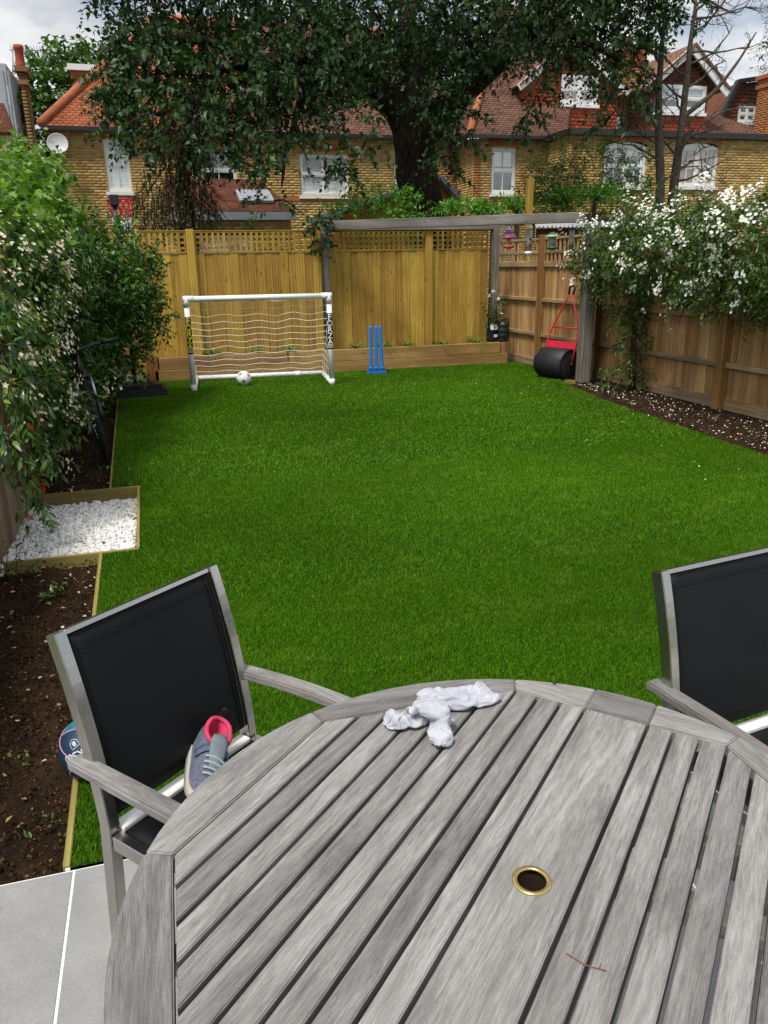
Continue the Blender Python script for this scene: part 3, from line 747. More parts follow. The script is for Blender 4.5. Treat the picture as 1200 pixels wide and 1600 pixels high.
def arch_bricks(parent, O, U, N_, w, rise, hgt=0.24, material=None):
    """a row of upright red bricks over an opening; O middle of its lower edge"""
    O = Vector(O); U = Vector(U); N_ = Vector(N_); Z = Vector((0, 0, 1)); q = MB(); n = max(4, int(w / 0.078))
    for i in range(n):
        t = (i + 0.5) / n * 2 - 1; u = t * w / 2; z = rise * (1 - t * t); lean = t * 0.18
        c = O + U * u + Z * (z + hgt / 2) ; ax = (Z + U * lean).normalized(); sx = (U - Z * lean).normalized()
        hw = w / n / 2 - 0.005
        pts = [c - sx * hw - ax * hgt / 2, c + sx * hw - ax * hgt / 2, c + sx * hw + ax * hgt / 2, c - sx * hw + ax * hgt / 2]
        q.prism(pts, N_ * 0.018)
    o = q.build('window_arch', material or M_redbrick, parent, world=True); o['kind'] = 'stuff'
def quoins(parent, O, U, N_, H, w=0.28):
    q = courses([(0, 0), (w, 0), (w, H), (0, H)], 0.14, 0.075, 0.011)
    laid('quoin', q, O, U, (0, 0, 1), N_, 0.019, M_redbrick, parent, jit=0.002)
XU = Vector((1, 0, 0)); YN = Vector((0, -1, 0))
def win_rect(x0, y0, x1, y1, Y):
    a = at(x0, y0, Y); b_ = at(x1, y1, Y); return a.x, b_.x, b_.z, a.z      # left, right, bottom, top
def bar(parent, name, a, b_, w, h, material):
    q = MB(); q.bar(a, b_, w, h); return q.build(name, material, parent, world=True)

# ------------------------------------------------ house A: long yellow wall behind the tree
YA = 25.0
hA = empty('brick_house', (3.7, YA, 0), 0, 'yellow brick house with orange hipped roof partly hidden behind the big tree', 'house')
AX0, AX1, AZ = -2.32, 9.70, 5.34
opA = [win_rect(160, 217, 207, 300, YA), win_rect(311, 230, 372, 303, YA), win_rect(468, 240, 545, 306, YA), (7.62, 8.25, 3.3, 4.6)]
holes = [(a - AX0, b_ - AX0, c, d) for a, b_, c, d in opA]
brick_wall(hA, (AX0, YA, 0), XU, YN, AX1 - AX0, AZ, holes)
q = MB(); q.prism([(AX0, YA + 0.2, 0), (AX0, YA + 8, 0), (AX0, YA + 8, AZ), (AX0, YA + 0.2, AZ)], (0.2, 0, 0)); q.build('wall', M_mortar, hA, world=True)
bl = [M_blind_w, M_blind_w, M_blind_w, M_blind_w]
for i, (a, b_, c, d) in enumerate(opA):
    sash_window(hA, (a, YA, c), XU, YN, b_ - a, d - c, lights=(1, 1, 2, 1)[i], cols=(1, 1, 0, 0)[i], blind=bl[i], blind_frac=(0.93, 0.5, 1.0, 0.4)[i])
    if i < 3: arch_bricks(hA, ((a + b_) / 2, YA - 0.005, d + 0.01), XU, YN, b_ - a + 0.12, 0.06, 0.22)
quoins(hA, (AX1 - 0.30, YA - 0.004, 0), XU, YN, AZ - 0.1); quoins(hA, (AX0, YA - 0.004, 0), XU, YN, AZ - 0.1, 0.22)
bar(hA, 'brick_band', (2.9, YA - 0.01, 3.55), (9.4, YA - 0.01, 3.55), 0.03, 0.12, M_redbrick)
ex0, ex1, ey0, ey1 = AX0 - 0.15, AX1 + 0.1, YA - 0.25, YA + 8.2
rx0, rz, ry = AX0 + 3.3, 9.2, YA + 4.0
E0, E1, E2, E3 = (ex0, ey0, AZ), (ex1, ey0, AZ), (ex1, ey1, AZ), (ex0, ey1, AZ); R0, R1 = (rx0, ry, rz), (ex1, ry, rz)
tiled([E0, (3.3, ey0, AZ), (3.3, ry, rz), R0], M_tile_red, hA, 'roof', 0.17, 0.12)
tiled([(3.302, ey0, AZ), E1, R1, (3.302, ry, rz)], M_tile_brown, hA, 'roof', 0.17, 0.12)
tiled([E3, E0, R0], M_tile_red, hA, 'roof', 0.17, 0.12)
slab_poly('roof', [E2, E3, R0, R1], 0.05, M_tile_brown, hA)
q = MB(); q.tube([Vector(E0) + Vector((0, 0, 0.05)), Vector(R0) + Vector((0, 0, 0.05))], 0.13, 8); q.build('hip_tiles', M_ridge, hA, world=True)
q = MB(); q.tube([Vector(R0), Vector(R1)], 0.12, 8); q.build('ridge_tiles', M_ridge, hA, world=True)
bar(hA, 'gutter', (ex0, ey0 - 0.03, AZ - 0.05), (ex1, ey0 - 0.03, AZ - 0.05), 0.11, 0.1, M_gutter)
bar(hA, 'downpipe', (8.95, YA - 0.07, 0.3), (8.95, YA - 0.07, AZ - 0.1), 0.07, 0.07, M_gutter)
# white-framed dormer cheeks and party wall showing above the orange slope
dA = at(125, 135, 27.5); q = MB()
p0, p1 = at(109, 108, 27.0), at(150, 150, 27.0)
q.span((p0.x, 27.0, p1.z - 0.6), (p1.x + 0.8, 28.8, p0.z)); q.build('dormer', M_tile_red, hA, world=True)
bar(hA, 'dormer_fascia', (p0.x - 0.06, 26.95, p0.z + 0.05), (p1.x + 0.85, 26.95, p0.z + 0.05), 0.1, 0.16, M_white)
bar(hA, 'dormer_trim', (p0.x + 0.04, 26.94, p1.z - 0.6), (p0.x + 0.04, 26.94, p0.z - 0.03), 0.09, 0.12, M_white)
p0, p1 = at(219, 48, 29.5), at(250, 95, 29.5); q = MB(); q.span((p0.x, 29.5, p1.z - 1), (p1.x, 31, p0.z)); q.build('dormer', M_white, hA, world=True)
bar(hA, 'dormer_fascia', (p0.x - 0.1, 29.42, p0.z + 0.06), (p1.x + 0.3, 29.42, p0.z + 0.06), 0.14, 0.16, M_white)
p0, p1 = at(488, 140, 26.3), at(520, 200, 26.3); q = MB(); q.span((p0.x, 26.3, p1.z - 0.2), (p1.x, 27.8, p0.z)); q.build('dormer', M_white, hA, world=True)

# lower extension with lean-to roof in front of house A
YE = 19.0
eA = empty('house_extension', (2.0, YE, 0), 0, 'low brick rear extension with brown lean to roof and rooflight above the fence', 'extension')
x0, x1 = 0.6, 3.26
brick_wall(eA, (x0, YE, 0), XU, YN, x1 - x0, 2.62, [(0.5, 1.75, 0.3, 2.28)])
win = sash_window(eA, (x0 + 0.5, YE, 0.3), XU, YN, 1.25, 1.98, 2, 0, blind=M_blind_w, sill=False)
bar(eA, 'lintel', (x0 + 0.3, YE - 0.02, 2.36), (x0 + 1.95, YE - 0.02, 2.36), 0.05, 0.12, M_gutter)
bar(eA, 'fascia', (x0 - 0.1, YE - 0.14, 2.70), (x1 + 0.1, YE - 0.14, 2.70), 0.1, 0.17, M_lead)
tiled([(x0 - 0.1, YE - 0.1, 2.80), (x1 + 0.08, YE - 0.1, 2.80), (x1 - 0.35, YE + 2.4, 3.72), (x0 - 0.1, YE + 2.4, 3.72)], M_tile_dark, eA, 'roof', 0.17, 0.1)
q = MB(); q.box((2.55, YE + 0.75, 3.19), (0.8, 0.9, 0.06), M=Matrix.Rotation(rad(20), 3, 'X')); q.build('rooflight', M_lead, eA, world=True)
q = MB(); q.box((2.55, YE + 0.75, 3.23), (0.64, 0.74, 0.03), M=Matrix.Rotation(rad(20), 3, 'X')); q.build('rooflight_pane', M_pane, eA, world=True)
q = MB(); q.span((x0, YE + 0.2, 0), (x0 + 0.2, YE + 5.9, 2.6)); q.span((x1 - 0.2, YE + 0.2, 0), (x1, YE + 5.9, 2.6)); q.build('side_wall', M_mortar, eA, world=True)

# small grey roofed outbuilding behind the trunk
oB = empty('outbuilding', (6.3, 18.5, 0), 0, 'low orange rendered outbuilding with grey felt roof behind the thick tree trunk', 'outbuilding')
gl, gr_, ga = at(525, 338, 18.5), at(706, 312, 18.5), at(682, 283, 18.5)
M_orange = plain('orange_render', 'b06a2c', 0.8, var=0.15, nscale=4)
q = MB(); q.prism([(gl.x, 18.5, 0), (gr_.x, 18.5, 0), (gr_.x, 18.5, gr_.z), (ga.x, 18.5, ga.z), (gl.x, 18.5, gl.z)], (0, 3, 0)); q.build('wall', M_orange, oB, world=True)
q = MB(); q.bar((gl.x - 0.1, 19.9, gl.z + 0.06), (ga.x, 19.9, ga.z + 0.06), 3.4, 0.1); q.build('roof', M_lead, oB, world=True)
q = MB(); q.bar((ga.x + 0.003, 19.9, ga.z + 0.06), (gr_.x + 0.12, 19.9, gr_.z + 0.03), 3.4, 0.1); q.build('roof', M_lead, oB, world=True)

# ------------------------------------------------ house B: brick bay with brown hipped roof
YB = 23.7
hB = empty('brick_house', (11, YB, 0), 0, 'brick house with brown hipped roof and red tile hung dormer right of the trunk', 'house')
BX0, BX1, BZ = 9.73, 12.22, 5.16
a, b_, c, d = win_rect(769, 231, 804, 303, YB)
brick_wall(hB, (BX0, YB, 0), XU, YN, BX1 - BX0, BZ, [(a - BX0, b_ - BX0, c, d)])
brick_wall(hB, (BX0, 27.0, 0), Vector((0, -1, 0)), Vector((-1, 0, 0)), 27.0 - YB - 0.012, BZ)
sash_window(hB, (a, YB, c), XU, YN, b_ - a, d - c, 1, 1, blind=M_blind_w, blind_frac=0.38)
arch_bricks(hB, ((a + b_) / 2, YB - 0.005, d + 0.01), XU, YN, b_ - a + 0.14, 0.05, 0.24)
quoins(hB, (BX0 + 0.0, YB - 0.004, 0), XU, YN, BZ - 0.1, 0.24)
bz = BZ + 0.06; hip = (11.35, 26.3, 8.0)
tiled([(BX0 - 0.22, YB - 0.22, bz), (BX1 + 0.5, YB - 0.22, bz), (BX1 + 2.2, 26.3, 8.0), hip], M_tile_brown, hB, 'roof', 0.17, 0.1)
tiled([(BX0 - 0.22, 28.9, bz), (BX0 - 0.22, YB - 0.22, bz), hip], M_tile_brown, hB, 'roof', 0.17, 0.1)
tiled([(11.352, 26.3, 8.0), (15.5, 26.3, 8.0), (15.5, 29.3, 10.4), (12.6, 29.3, 10.4)], M_tile_brown, hB, 'roof', 0.17, 0.1)
q = MB(); q.tube([Vector((BX0 - 0.22, YB - 0.22, bz + 0.04)), Vector(hip) + Vector((0, 0, 0.05))], 0.12, 8); q.build('hip_tiles', M_ridge, hB, world=True)
bar(hB, 'gutter', (BX0 - 0.28, YB - 0.27, bz - 0.03), (BX1 + 0.1, YB - 0.27, bz - 0.03), 0.11, 0.1, M_gutter)
bar(hB, 'gutter', (BX0 - 0.28, YB - 0.2, bz - 0.03), (BX0 - 0.28, 27.2, bz - 0.03), 0.11, 0.1, M_gutter)
# red tile hung dormer
YD = 24.6
d0, d1 = at(815, 205, YD), at(962, 205, YD); dt = at(888, 76, YD); eL, eR = at(828, 132, YD), at(955, 140, YD)
face = [(d0.x, YD, d0.z - 0.1), (d1.x, YD, d0.z - 0.1), (d1.x, YD, eR.z), (dt.x, YD, dt.z), (d0.x, YD, eR.z)]
q = MB(); q.prism(face, (0, 3.5, 0)); q.build('dormer_wall', M_tile_hung, hB, world=True)
a, b_, c, d = win_rect(877, 117, 931, 165, YD)
o_, U_, V_, N_, p2 = plane_frame(face)
laid('hung_tiles', courses(p2, 0.17, 0.11, 0.007, [(a - face[0][0], b_ - face[0][0], c - face[0][2], d - face[0][2])]), o_, U_, V_, N_, 0.008, M_tile_hung, hB, tilt=0.014)
sash_window(hB, (a, YD - 0.05, c), XU, YN, b_ - a, d - c, 2, 1, rows=2, blind=M_blind_w, blind_frac=0.55, set_back=0.0, frame=0.07)
for e, s in ((d0.x - 0.25, -1), (d1.x + 0.25, 1)):
    A_ = Vector((e, YD - 0.22, eR.z - 0.12)); B_ = Vector((dt.x, YD - 0.22, dt.z + 0.16))
    bar(hB, 'bargeboard', A_, B_, 0.06, 0.2, M_white)
    U1 = [(e, YD - 0.3, eR.z - 0.02), (dt.x, YD - 0.3, dt.z + 0.26), (dt.x, YD + 3.5, dt.z + 0.26), (e, YD + 3.5, eR.z - 0.02)]
    slab_poly('dormer_roof', U1 if s > 0 else U1, 0.06, M_tile_brown, hB)
q = MB(); q.span((d1.x + 0.01, YD - 0.02, d0.z - 0.2), (d1.x + 0.12, YD + 3, d0.z + 0.5)); q.build('lead_flashing', M_lead, hB, world=True)

# ------------------------------------------------ house C: flat fronted wing on the right
YC = 22.2
hC = empty('brick_house', (16, YC, 0), 0, 'yellow brick house with arched white windows and gabled dormer above the white flowers', 'house')
CX0, CX1, CZ = 12.18, 22.5, 5.12
w4 = win_rect(946, 228, 1007, 292, YC); w5 = win_rect(1062, 230, 1117, 292, YC)
holes = [(a - CX0, b_ - CX0, c, d + 0.14) for a, b_, c, d in (w4, w5)]
brick_wall(hC, (CX0, YC, 0), XU, YN, CX1 - CX0, CZ, holes)
brick_wall(hC, (CX0, 25.4, 0), Vector((0, -1, 0)), Vector((-1, 0, 0)), 25.4 - YC - 0.012, CZ)
for (a, b_, c, d), bm_, f_, nc in ((w4, M_blind_w, 0.25, 1), (w5, M_blind_b, 1.0, 1)):
    sash_window(hC, (a, YC, c), XU, YN, b_ - a, d - c, 2, nc, blind=bm_, blind_frac=f_, rise=0.13)
    arch_bricks(hC, ((a + b_) / 2, YC - 0.006, d + 0.02), XU, YN, b_ - a + 0.16, 0.15, 0.25)
quoins(hC, (CX0, YC - 0.004, 0), XU, YN, CZ - 0.1, 0.26)
bar(hC, 'gutter', (CX0 - 0.1, YC - 0.09, CZ + 0.06), (CX1, YC - 0.09, CZ + 0.06), 0.16, 0.16, M_gutter)
bar(hC, 'gutter', (CX0 - 0.09, YC, CZ + 0.06), (CX0 - 0.09, 25, CZ + 0.06), 0.14, 0.16, M_gutter)
bar(hC, 'downpipe', (15.2, YC - 0.08, 0.3), (15.2, YC - 0.08, CZ), 0.08, 0.08, M_gutter)
q = MB(); q.span((CX0, YC, CZ + 0.02), (CX1, 27, CZ + 0.10)); q.build('flat_roof', M_lead, hC, world=True)
YG = 23.8
g0, g1 = at(1012, 205, YG), at(1110, 205, YG); apex = at(1072, 92, YG); ge0, ge1 = at(1022, 133, YG), at(1108, 133, YG)
face = [(ge0.x, YG, CZ), (ge1.x, YG, CZ), (ge1.x, YG, ge1.z), (apex.x, YG, apex.z), (ge0.x, YG, ge1.z)]
q = MB(); q.prism(face, (0, 4, 0)); q.build('dormer_wall', M_tile_dark, hC, world=True)
a, b_, c, d = win_rect(1024, 132, 1097, 178, YG)
lowf = [(ge0.x, YG, CZ + 0.1), (ge1.x, YG, CZ + 0.1), (ge1.x, YG, c - 0.1), (ge0.x, YG, c - 0.1)]
o_, U_, V_, N_, p2 = plane_frame(lowf); laid('hung_tiles', courses(p2, 0.17, 0.11, 0.007), o_, U_, V_, N_, 0.01, M_tile_hung, hC, tilt=0.014)
topf = [(ge0.x, YG, d + 0.02), (ge1.x, YG, d + 0.02), (apex.x, YG, apex.z)]
o_, U_, V_, N_, p2 = plane_frame(topf); laid('hung_tiles', courses(p2, 0.17, 0.11, 0.007), o_, U_, V_, N_, 0.01, M_tile_dark, hC, tilt=0.014)
sash_window(hC, (a, YG - 0.08, c), XU, YN, b_ - a, d - c, 2, 0, blind=M_blind_w, blind_frac=0.35, set_back=0.0, frame=0.09)
for e, s in ((ge0.x - 0.5, -1), (ge1.x + 0.5, 1)):
    zz = ge1.z - 0.25
    bar(hC, 'bargeboard', (e, YG - 0.32, zz - 0.06), (apex.x, YG - 0.32, apex.z + 0.2), 0.06, 0.2, M_white)
    slab_poly('dormer_roof', [(e, YG - 0.4, zz + 0.06), (apex.x, YG - 0.4, apex.z + 0.32), (apex.x, YG + 4, apex.z + 0.32), (e, YG + 4, zz + 0.06)], 0.07, M_tile_brown, hC)
tiled([(ge1.x + 0.01, YG - 0.5, CZ + 0.12), (21.4, YG - 0.5, CZ + 0.12), (18.2, 26.4, 7.0), (ge1.x + 0.01, 26.4, 7.6)], M_tile_brown, hC, 'roof', 0.17, 0.1)
slab_poly('roof', [(at(965, 190, 24.6).x, 24.6, CZ + 0.12), (ge0.x - 0.01, 24.6, CZ + 0.12), (ge0.x - 0.01, 27, 7.4), (at(975, 130, 27).x, 27, 7.2)], 0.06, M_tile_dark, hC)

def chimney(name, x0, y0, x1, ytop, ybot, Y, depth, label, material, pots=(), corbel=True):
    a = at(x0, ytop, Y); b_ = at(x1, ybot, Y)
    r = empty(name, ((a.x + b_.x) / 2, Y, 0), 0, label, 'chimney')
    w = b_.x - a.x; z0 = 0.0 if b_.z < 4.8 else b_.z - 1.5
    z0 = max(z0, 3.2)
    for (O, U, Nn, L) in (((a.x, Y, z0), XU, YN, w), ((a.x, Y + depth, z0), Vector((0, -1, 0)), Vector((-1, 0, 0)), depth), ((b_.x, Y, z0), Vector((0, 1, 0)), Vector((1, 0, 0)), depth)):
        brick_wall(r, O, U, Nn, L, a.z - z0, (), material, thick=0.1)
    if corbel:
        q = MB(); q.box(((a.x + b_.x) / 2, Y + depth / 2, a.z + 0.06), (w + 0.16, depth + 0.16, 0.12)); q.box(((a.x + b_.x) / 2, Y + depth / 2, a.z - 0.22), (w + 0.1, depth + 0.1, 0.1)); q.build('corbel', material, r, world=True)
    for (px, h, rr) in pots:
        q = MB(); q.lathe([(rr * 1.15, 0), (rr * 1.0, 0.1), (rr * 0.92, h - 0.1), (rr * 1.1, h - 0.08), (rr * 1.1, h), (rr * 0.8, h)], (a.x + w * px, Y + depth / 2, a.z + 0.12), 14); q.build('chimney_pot', plain('clay_pot', '9c4630', 0.8, var=0.15), r, world=True)
    return r
ch = chimney('chimney', 29, 0, 52, 112, 215, 22.0, 0.6, 'tall narrow brick chimney with one red clay pot at the far left', M_brownbrick, [(0.3, 0.5, 0.105)])
chimney('chimney', 972, 0, 1003, 82, 190, 25.2, 0.8, 'brick chimney standing between the two dormers behind the tree leaves', M_redbrick, [(0.3, 0.4, 0.13)])
chimney('chimney', 1205, 0, 1260, 120, 205, 23.6, 0.55, 'broad brick chimney at the right edge of the view', M_redbrick, [(0.25, 0.5, 0.16)])
# far right house end with a small window
YR = 27.0
hR = empty('brick_house', (22, YR, 0), 0, 'dark tile hung house end with a small white window at the far right', 'house')
r0, r1, r2 = at(1118, 200, YR), at(1230, 200, YR), at(1150, 132, YR); rt = at(1235, 118, YR)
face = [(r0.x, YR, 3.5), (r1.x, YR, 3.5), (r1.x, YR, rt.z), (r2.x, YR, r2.z), (r0.x, YR, r0.z)]
q = MB(); q.prism(face, (0, 4, 0)); q.build('wall', M_tile_dark, hR, world=True)
o_, U_, V_, N_, p2 = plane_frame(face); a, b_, c, d = win_rect(1154, 166, 1176, 192, YR)
laid('hung_tiles', courses(p2, 0.2, 0.13, 0.008, [(a - face[0][0], b_ - face[0][0], c - 3.5, d - 3.5)]), o_, U_, V_, N_, 0.01, M_tile_dark, hR, tilt=0.014)
sash_window(hR, (a, YR - 0.06, c), XU, YN, b_ - a, d - c, 2, 0, set_back=0.0, frame=0.04)
bar(hR, 'roof_edge', (r0.x - 0.1, YR - 0.1, r0.z), (r2.x, YR - 0.1, r2.z + 0.08), 0.2, 0.14, M_gutter); bar(hR, 'roof_edge', (r2.x, YR - 0.1, r2.z + 0.08), (r1.x, YR - 0.1, rt.z + 0.08), 0.2, 0.14, M_gutter)
# far left grey building and roof
hL = empty('grey_building', (-4.5, 30, 0), 0, 'pale grey clad building end at the far left edge', 'building')
a, b_ = at(-60, 96, 30), at(22, 200, 30)
q = MB(); q.prism([(a.x, 30, 0), (b_.x, 30, 0), (b_.x, 30, at(22, 118, 30).z), (at(8, 96, 30).x, 30, a.z), (a.x, 30, a.z)], (0, 6, 0)); q.build('wall', plain('grey_clad', '9aa2aa', 0.6, var=0.06, nscale=2), hL, world=True)
q = MB()
for xx in (at(6, 0 + 130, 30).x, at(15, 130, 30).x): q.span((xx - 0.03, 29.97, 3), (xx + 0.03, 30, at(8, 110, 30).z))
q.build('cladding_joint', M_lead, hL, world=True)
q = MB(); w_ = at(10, 135, 30), at(18, 165, 30); q.span((w_[0].x, 29.93, w_[1].z), (w_[1].x, 29.96, w_[0].z)); q.build('window', M_pane, hL, world=True)
hM = empty('terraced_house', (-4, 24, 0), 0, 'low red tiled roof beside the narrow chimney at the far left', 'house')
a, b_ = at(-50, 162, 24), at(32, 215, 24)
tiled([(a.x, 23.2, b_.z), (b_.x, 23.2, b_.z), (at(2, 165, 25).x, 25.5, a.z + 0.3), (a.x, 25.5, a.z + 0.3)], M_tile_dark, hM, 'roof', 0.2, 0.12)
q = MB(); q.span((a.x, 23.3, 0), (b_.x - 0.1, 27, b_.z - 0.03)); q.build('wall', M_mortar, hM, world=True)
# antenna on the narrow chimney
an = empty('aerial', at(22, 100, 22.3), 0, 'thin television aerial fixed above the narrow left chimney', 'aerial')
q = MB(); p = at(22, 78, 22.3); q.tube([at(20, 125, 22.3), at(20, 74, 22.3)], 0.014, 6); q.build('mast', M_lead, an, world=True)
q = MB(); q.tube([at(14, 78, 22.3), at(66, 79, 22.3)], 0.010, 5)
for k in range(11):
    c_ = at(18 + 4.5 * k, 78.5, 22.3); q.tube([c_ + Vector((0, -0.1, 0.07)), c_ + Vector((0, 0.1, -0.05))], 0.006, 4)
q.build('boom', M_lead, an, world=True)
# satellite dish on house A's corner
dp = at(90, 224, 24.5)
di = empty('satellite_dish', dp, 0, 'round grey satellite dish fixed to the corner of the yellow brick house', 'satellite dish')
q = MB(); Mx = Matrix.Rotation(rad(-72), 3, 'X') @ Matrix.Rotation(0.2, 3, 'Y'); prof = [(0.001, -0.07)] + [(0.27 * i / 6, -0.07 + 0.07 * (i / 6) ** 2) for i in range(1, 7)] + [(0.275, 0.005), (0.262, -0.004), (0.14, -0.075), (0.001, -0.09)]
q.lathe([(r, z) for r, z in prof], (0, 0, 0), 20, Matrix.Rotation(rad(75), 3, 'X')); q.build('reflector', plain('dish_grey', 'b4b6b8', 0.5), di)
q = MB(); q.tube([(0, 0.05, -0.05), (0.0, 0.3, -0.12), (0.0, 0.45, -0.12)], 0.025, 6); q.tube([(0, -0.02, -0.25), (0, -0.32, -0.15)], 0.012, 6); q.box((0, -0.34, -0.13), (0.06, 0.08, 0.06)); q.tube([(0, 0.3, -0.12), (0, 0.3, -0.7)], 0.025, 6); q.build('bracket', M_gutter, di)
# ================================================================== VEGETATION
def m_bark(name, c0, c1, c2, scale=9.0, strength=0.9):
    t = NT(name); co = t.objco((1, 1, 0.28)); a = t.noise(co, scale, 6, 0.65, 0.8); b = t.noise(t.objco(), 2.0, 3)
    v = t.n('TexVoronoi', {'Vector': co, 'Scale': scale * 1.6}, feature='DISTANCE_TO_EDGE').outputs['Distance']
    f = t.math('ADD', t.math('MULTIPLY', a, 0.7), t.math('MULTIPLY', v, 0.6))
    base = t.ramp(f, [(0.25, hx(c0)), (0.5, hx(c1)), (0.75, hx(c2))])
    t.set(base=base, rough=0.9, spec=0.15, normal=t.bump(f, strength, 0.05)); return t.m
M_bark_dark = m_bark('dark_bark', '14100c', '2c241c', '463b30', 8.0)
M_bark_grey = m_bark('grey_bark', '3a342e', '655c52', '8a8074', 22.0, 0.5)
M_twig = m_bark('brown_twig', '2c2016', '4a3826', '6e583e', 30.0, 0.4)
L_tree = leafmat('tree_leaf', ['1c3016', '27401d', '345226', '40602e', '64823e'], 0.42, 0.22, 0.28, back='3c5238')
L_ivy = leafmat('ivy_leaf', ['1c2a14', '2c3c1a', '3e4a20', '5a4a28', '4a3a20'], 0.45, 0.15)
L_privet = leafmat('glossy_shrub_leaf', ['1c3412', '2b4e18', '3a621e', '4c7626', '6a9036'], 0.3, 0.22, 0.6)
L_privet_new = leafmat('young_shrub_leaf', ['4c7c1e', '649a2a', '7fb03c'], 0.32, 0.35)
L_jas = leafmat('jasmine_leaf', ['22361a', '30501e', '426626', '587a32', '6c8c40'], 0.27, 0.25, 0.6)
L_jas_new = leafmat('jasmine_young_leaf', ['6a8c34', '8aa448', '9c8c4a', '7c6a3a', '5f8a30'], 0.35, 0.35)
L_vine = leafmat('vine_leaf', ['446a1e', '588228', '749a36', '8cae48'], 0.4, 0.4)
L_sol = leafmat('climber_leaf', ['2a4018', '3a5620', '4c6a28', '627e36', '3a5422'], 0.4, 0.25)
L_petal = leafmat('white_petal', ['f2f1ec', 'fbfaf6', 'e6e6e0'], 0.6, 0.25, 0.3)
L_cream = leafmat('cream_petal', ['e8e2c8', 'd9cfae', 'f0ecd8', 'c8b088'], 0.6, 0.25, 0.3)
L_bright = leafmat('bright_shrub_leaf', ['3a6a1c', '4d8424', '63992e', '7aae40'], 0.4, 0.35)
L_buddl = leafmat('loose_shrub_leaf', ['4a6a30', '5f7f3c', '7a954e', '6a8640'], 0.5, 0.35)
L_far = leafmat('far_tree_leaf', ['2a4a1a', '3a5e24', '4c7430', '5f863c'], 0.5, 0.3)
L_conifer = leafmat('conifer_needle', ['16301e', '20402a', '2c5036'], 0.5, 0.1)
L_strap = leafmat('strap_leaf', ['3a5c20', '5a7c30', '8e9e58', '6a8c3a'], 0.4, 0.25)

def limb(name, pts, radii, material, parent, n=12, rough=0.0):
    """tapered limb through world points, smoothed"""
    P = [Vector(p) for p in pts]; out = []; rr = []
    for i in range(len(P) - 1):
        p0 = P[max(i - 1, 0)]; p1 = P[i]; p2 = P[i + 1]; p3 = P[min(i + 2, len(P) - 1)]
        for k in range(5):
            t = k / 5
            out.append(0.5 * ((2 * p1) + (p2 - p0) * t + (2 * p0 - 5 * p1 + 4 * p2 - p3) * t * t + (3 * p1 - p0 - 3 * p2 + p3) * t ** 3)); rr.append(radii[i] + (radii[i + 1] - radii[i]) * t)
    out.append(P[-1]); rr.append(radii[-1])
    q = MB(); q.tube(out, rr, n)
    if rough: q.v = [tuple(Vector(v) + Vector((mnoise.noise(Vector(v) * 2.2), mnoise.noise(Vector(v) * 2.2 + Vector((9, 0, 0))), 0)) * rough) for v in q.v]
    return q.build(name, material, parent, world=True)

# ------------------------------------------------ the big tree
YT = 15.0
tree = empty('evergreen_oak', (5.3, YT, 0), 0, 'huge dark evergreen tree with thick leaning trunk and drooping leaves behind the fence', 'tree')
T = lambda x, y, dy=0: at(x, y, YT + dy)
limb('trunk', [(5.45, 15, -0.1), (5.38, 15, 1.2), T(664, 335), T(652, 270), T(648, 215), T(652, 175)], [0.56, 0.46, 0.38, 0.39, 0.40, 0.35], M_bark_dark, tree, 18, 0.10)
B_ = [([T(640, 205), T(615, 165), T(570, 130), T(500, 105, -.4), T(420, 95, -.9), T(330, 110, -1.3)], [0.31, 0.26, 0.22, 0.17, 0.12, 0.06]),
      ([T(665, 205), T(700, 165), T(742, 125), T(785, 85), T(825, 40, .3), T(850, -30, .5)], [0.30, 0.27, 0.25, 0.23, 0.2, 0.15]),
      ([T(655, 180), T(650, 130, .5), T(635, 60, 1), T(640, -60, 1.2), T(630, -200, 1.2)], [0.26, 0.22, 0.18, 0.14, 0.07]),
      ([T(790, 80), T(850, 40, -.6), T(910, 60, -1), T(970, 95, -1.3)], [0.17, 0.12, 0.08, 0.03]),
      ([T(560, 125), T(500, 40, .6), T(420, -60, 1), T(330, -120, 1)], [0.17, 0.13, 0.09, 0.04]),
      ([T(830, 30), T(900, -60), T(960, -120)], [0.14, 0.1, 0.04]),
      ([T(500, 105, -.4), T(470, 160, -1), T(450, 230, -1.5), T(440, 290, -1.7)], [0.09, 0.06, 0.04, 0.015]),
      ([T(420, 95, -.9), T(300, 60, -.8), T(220, 70, -.6), T(160, 60, -.5)], [0.09, 0.07, 0.04, 0.015])]
for p, r in B_: limb('branch', p, r, M_bark_dark, tree, 10, 0.04)
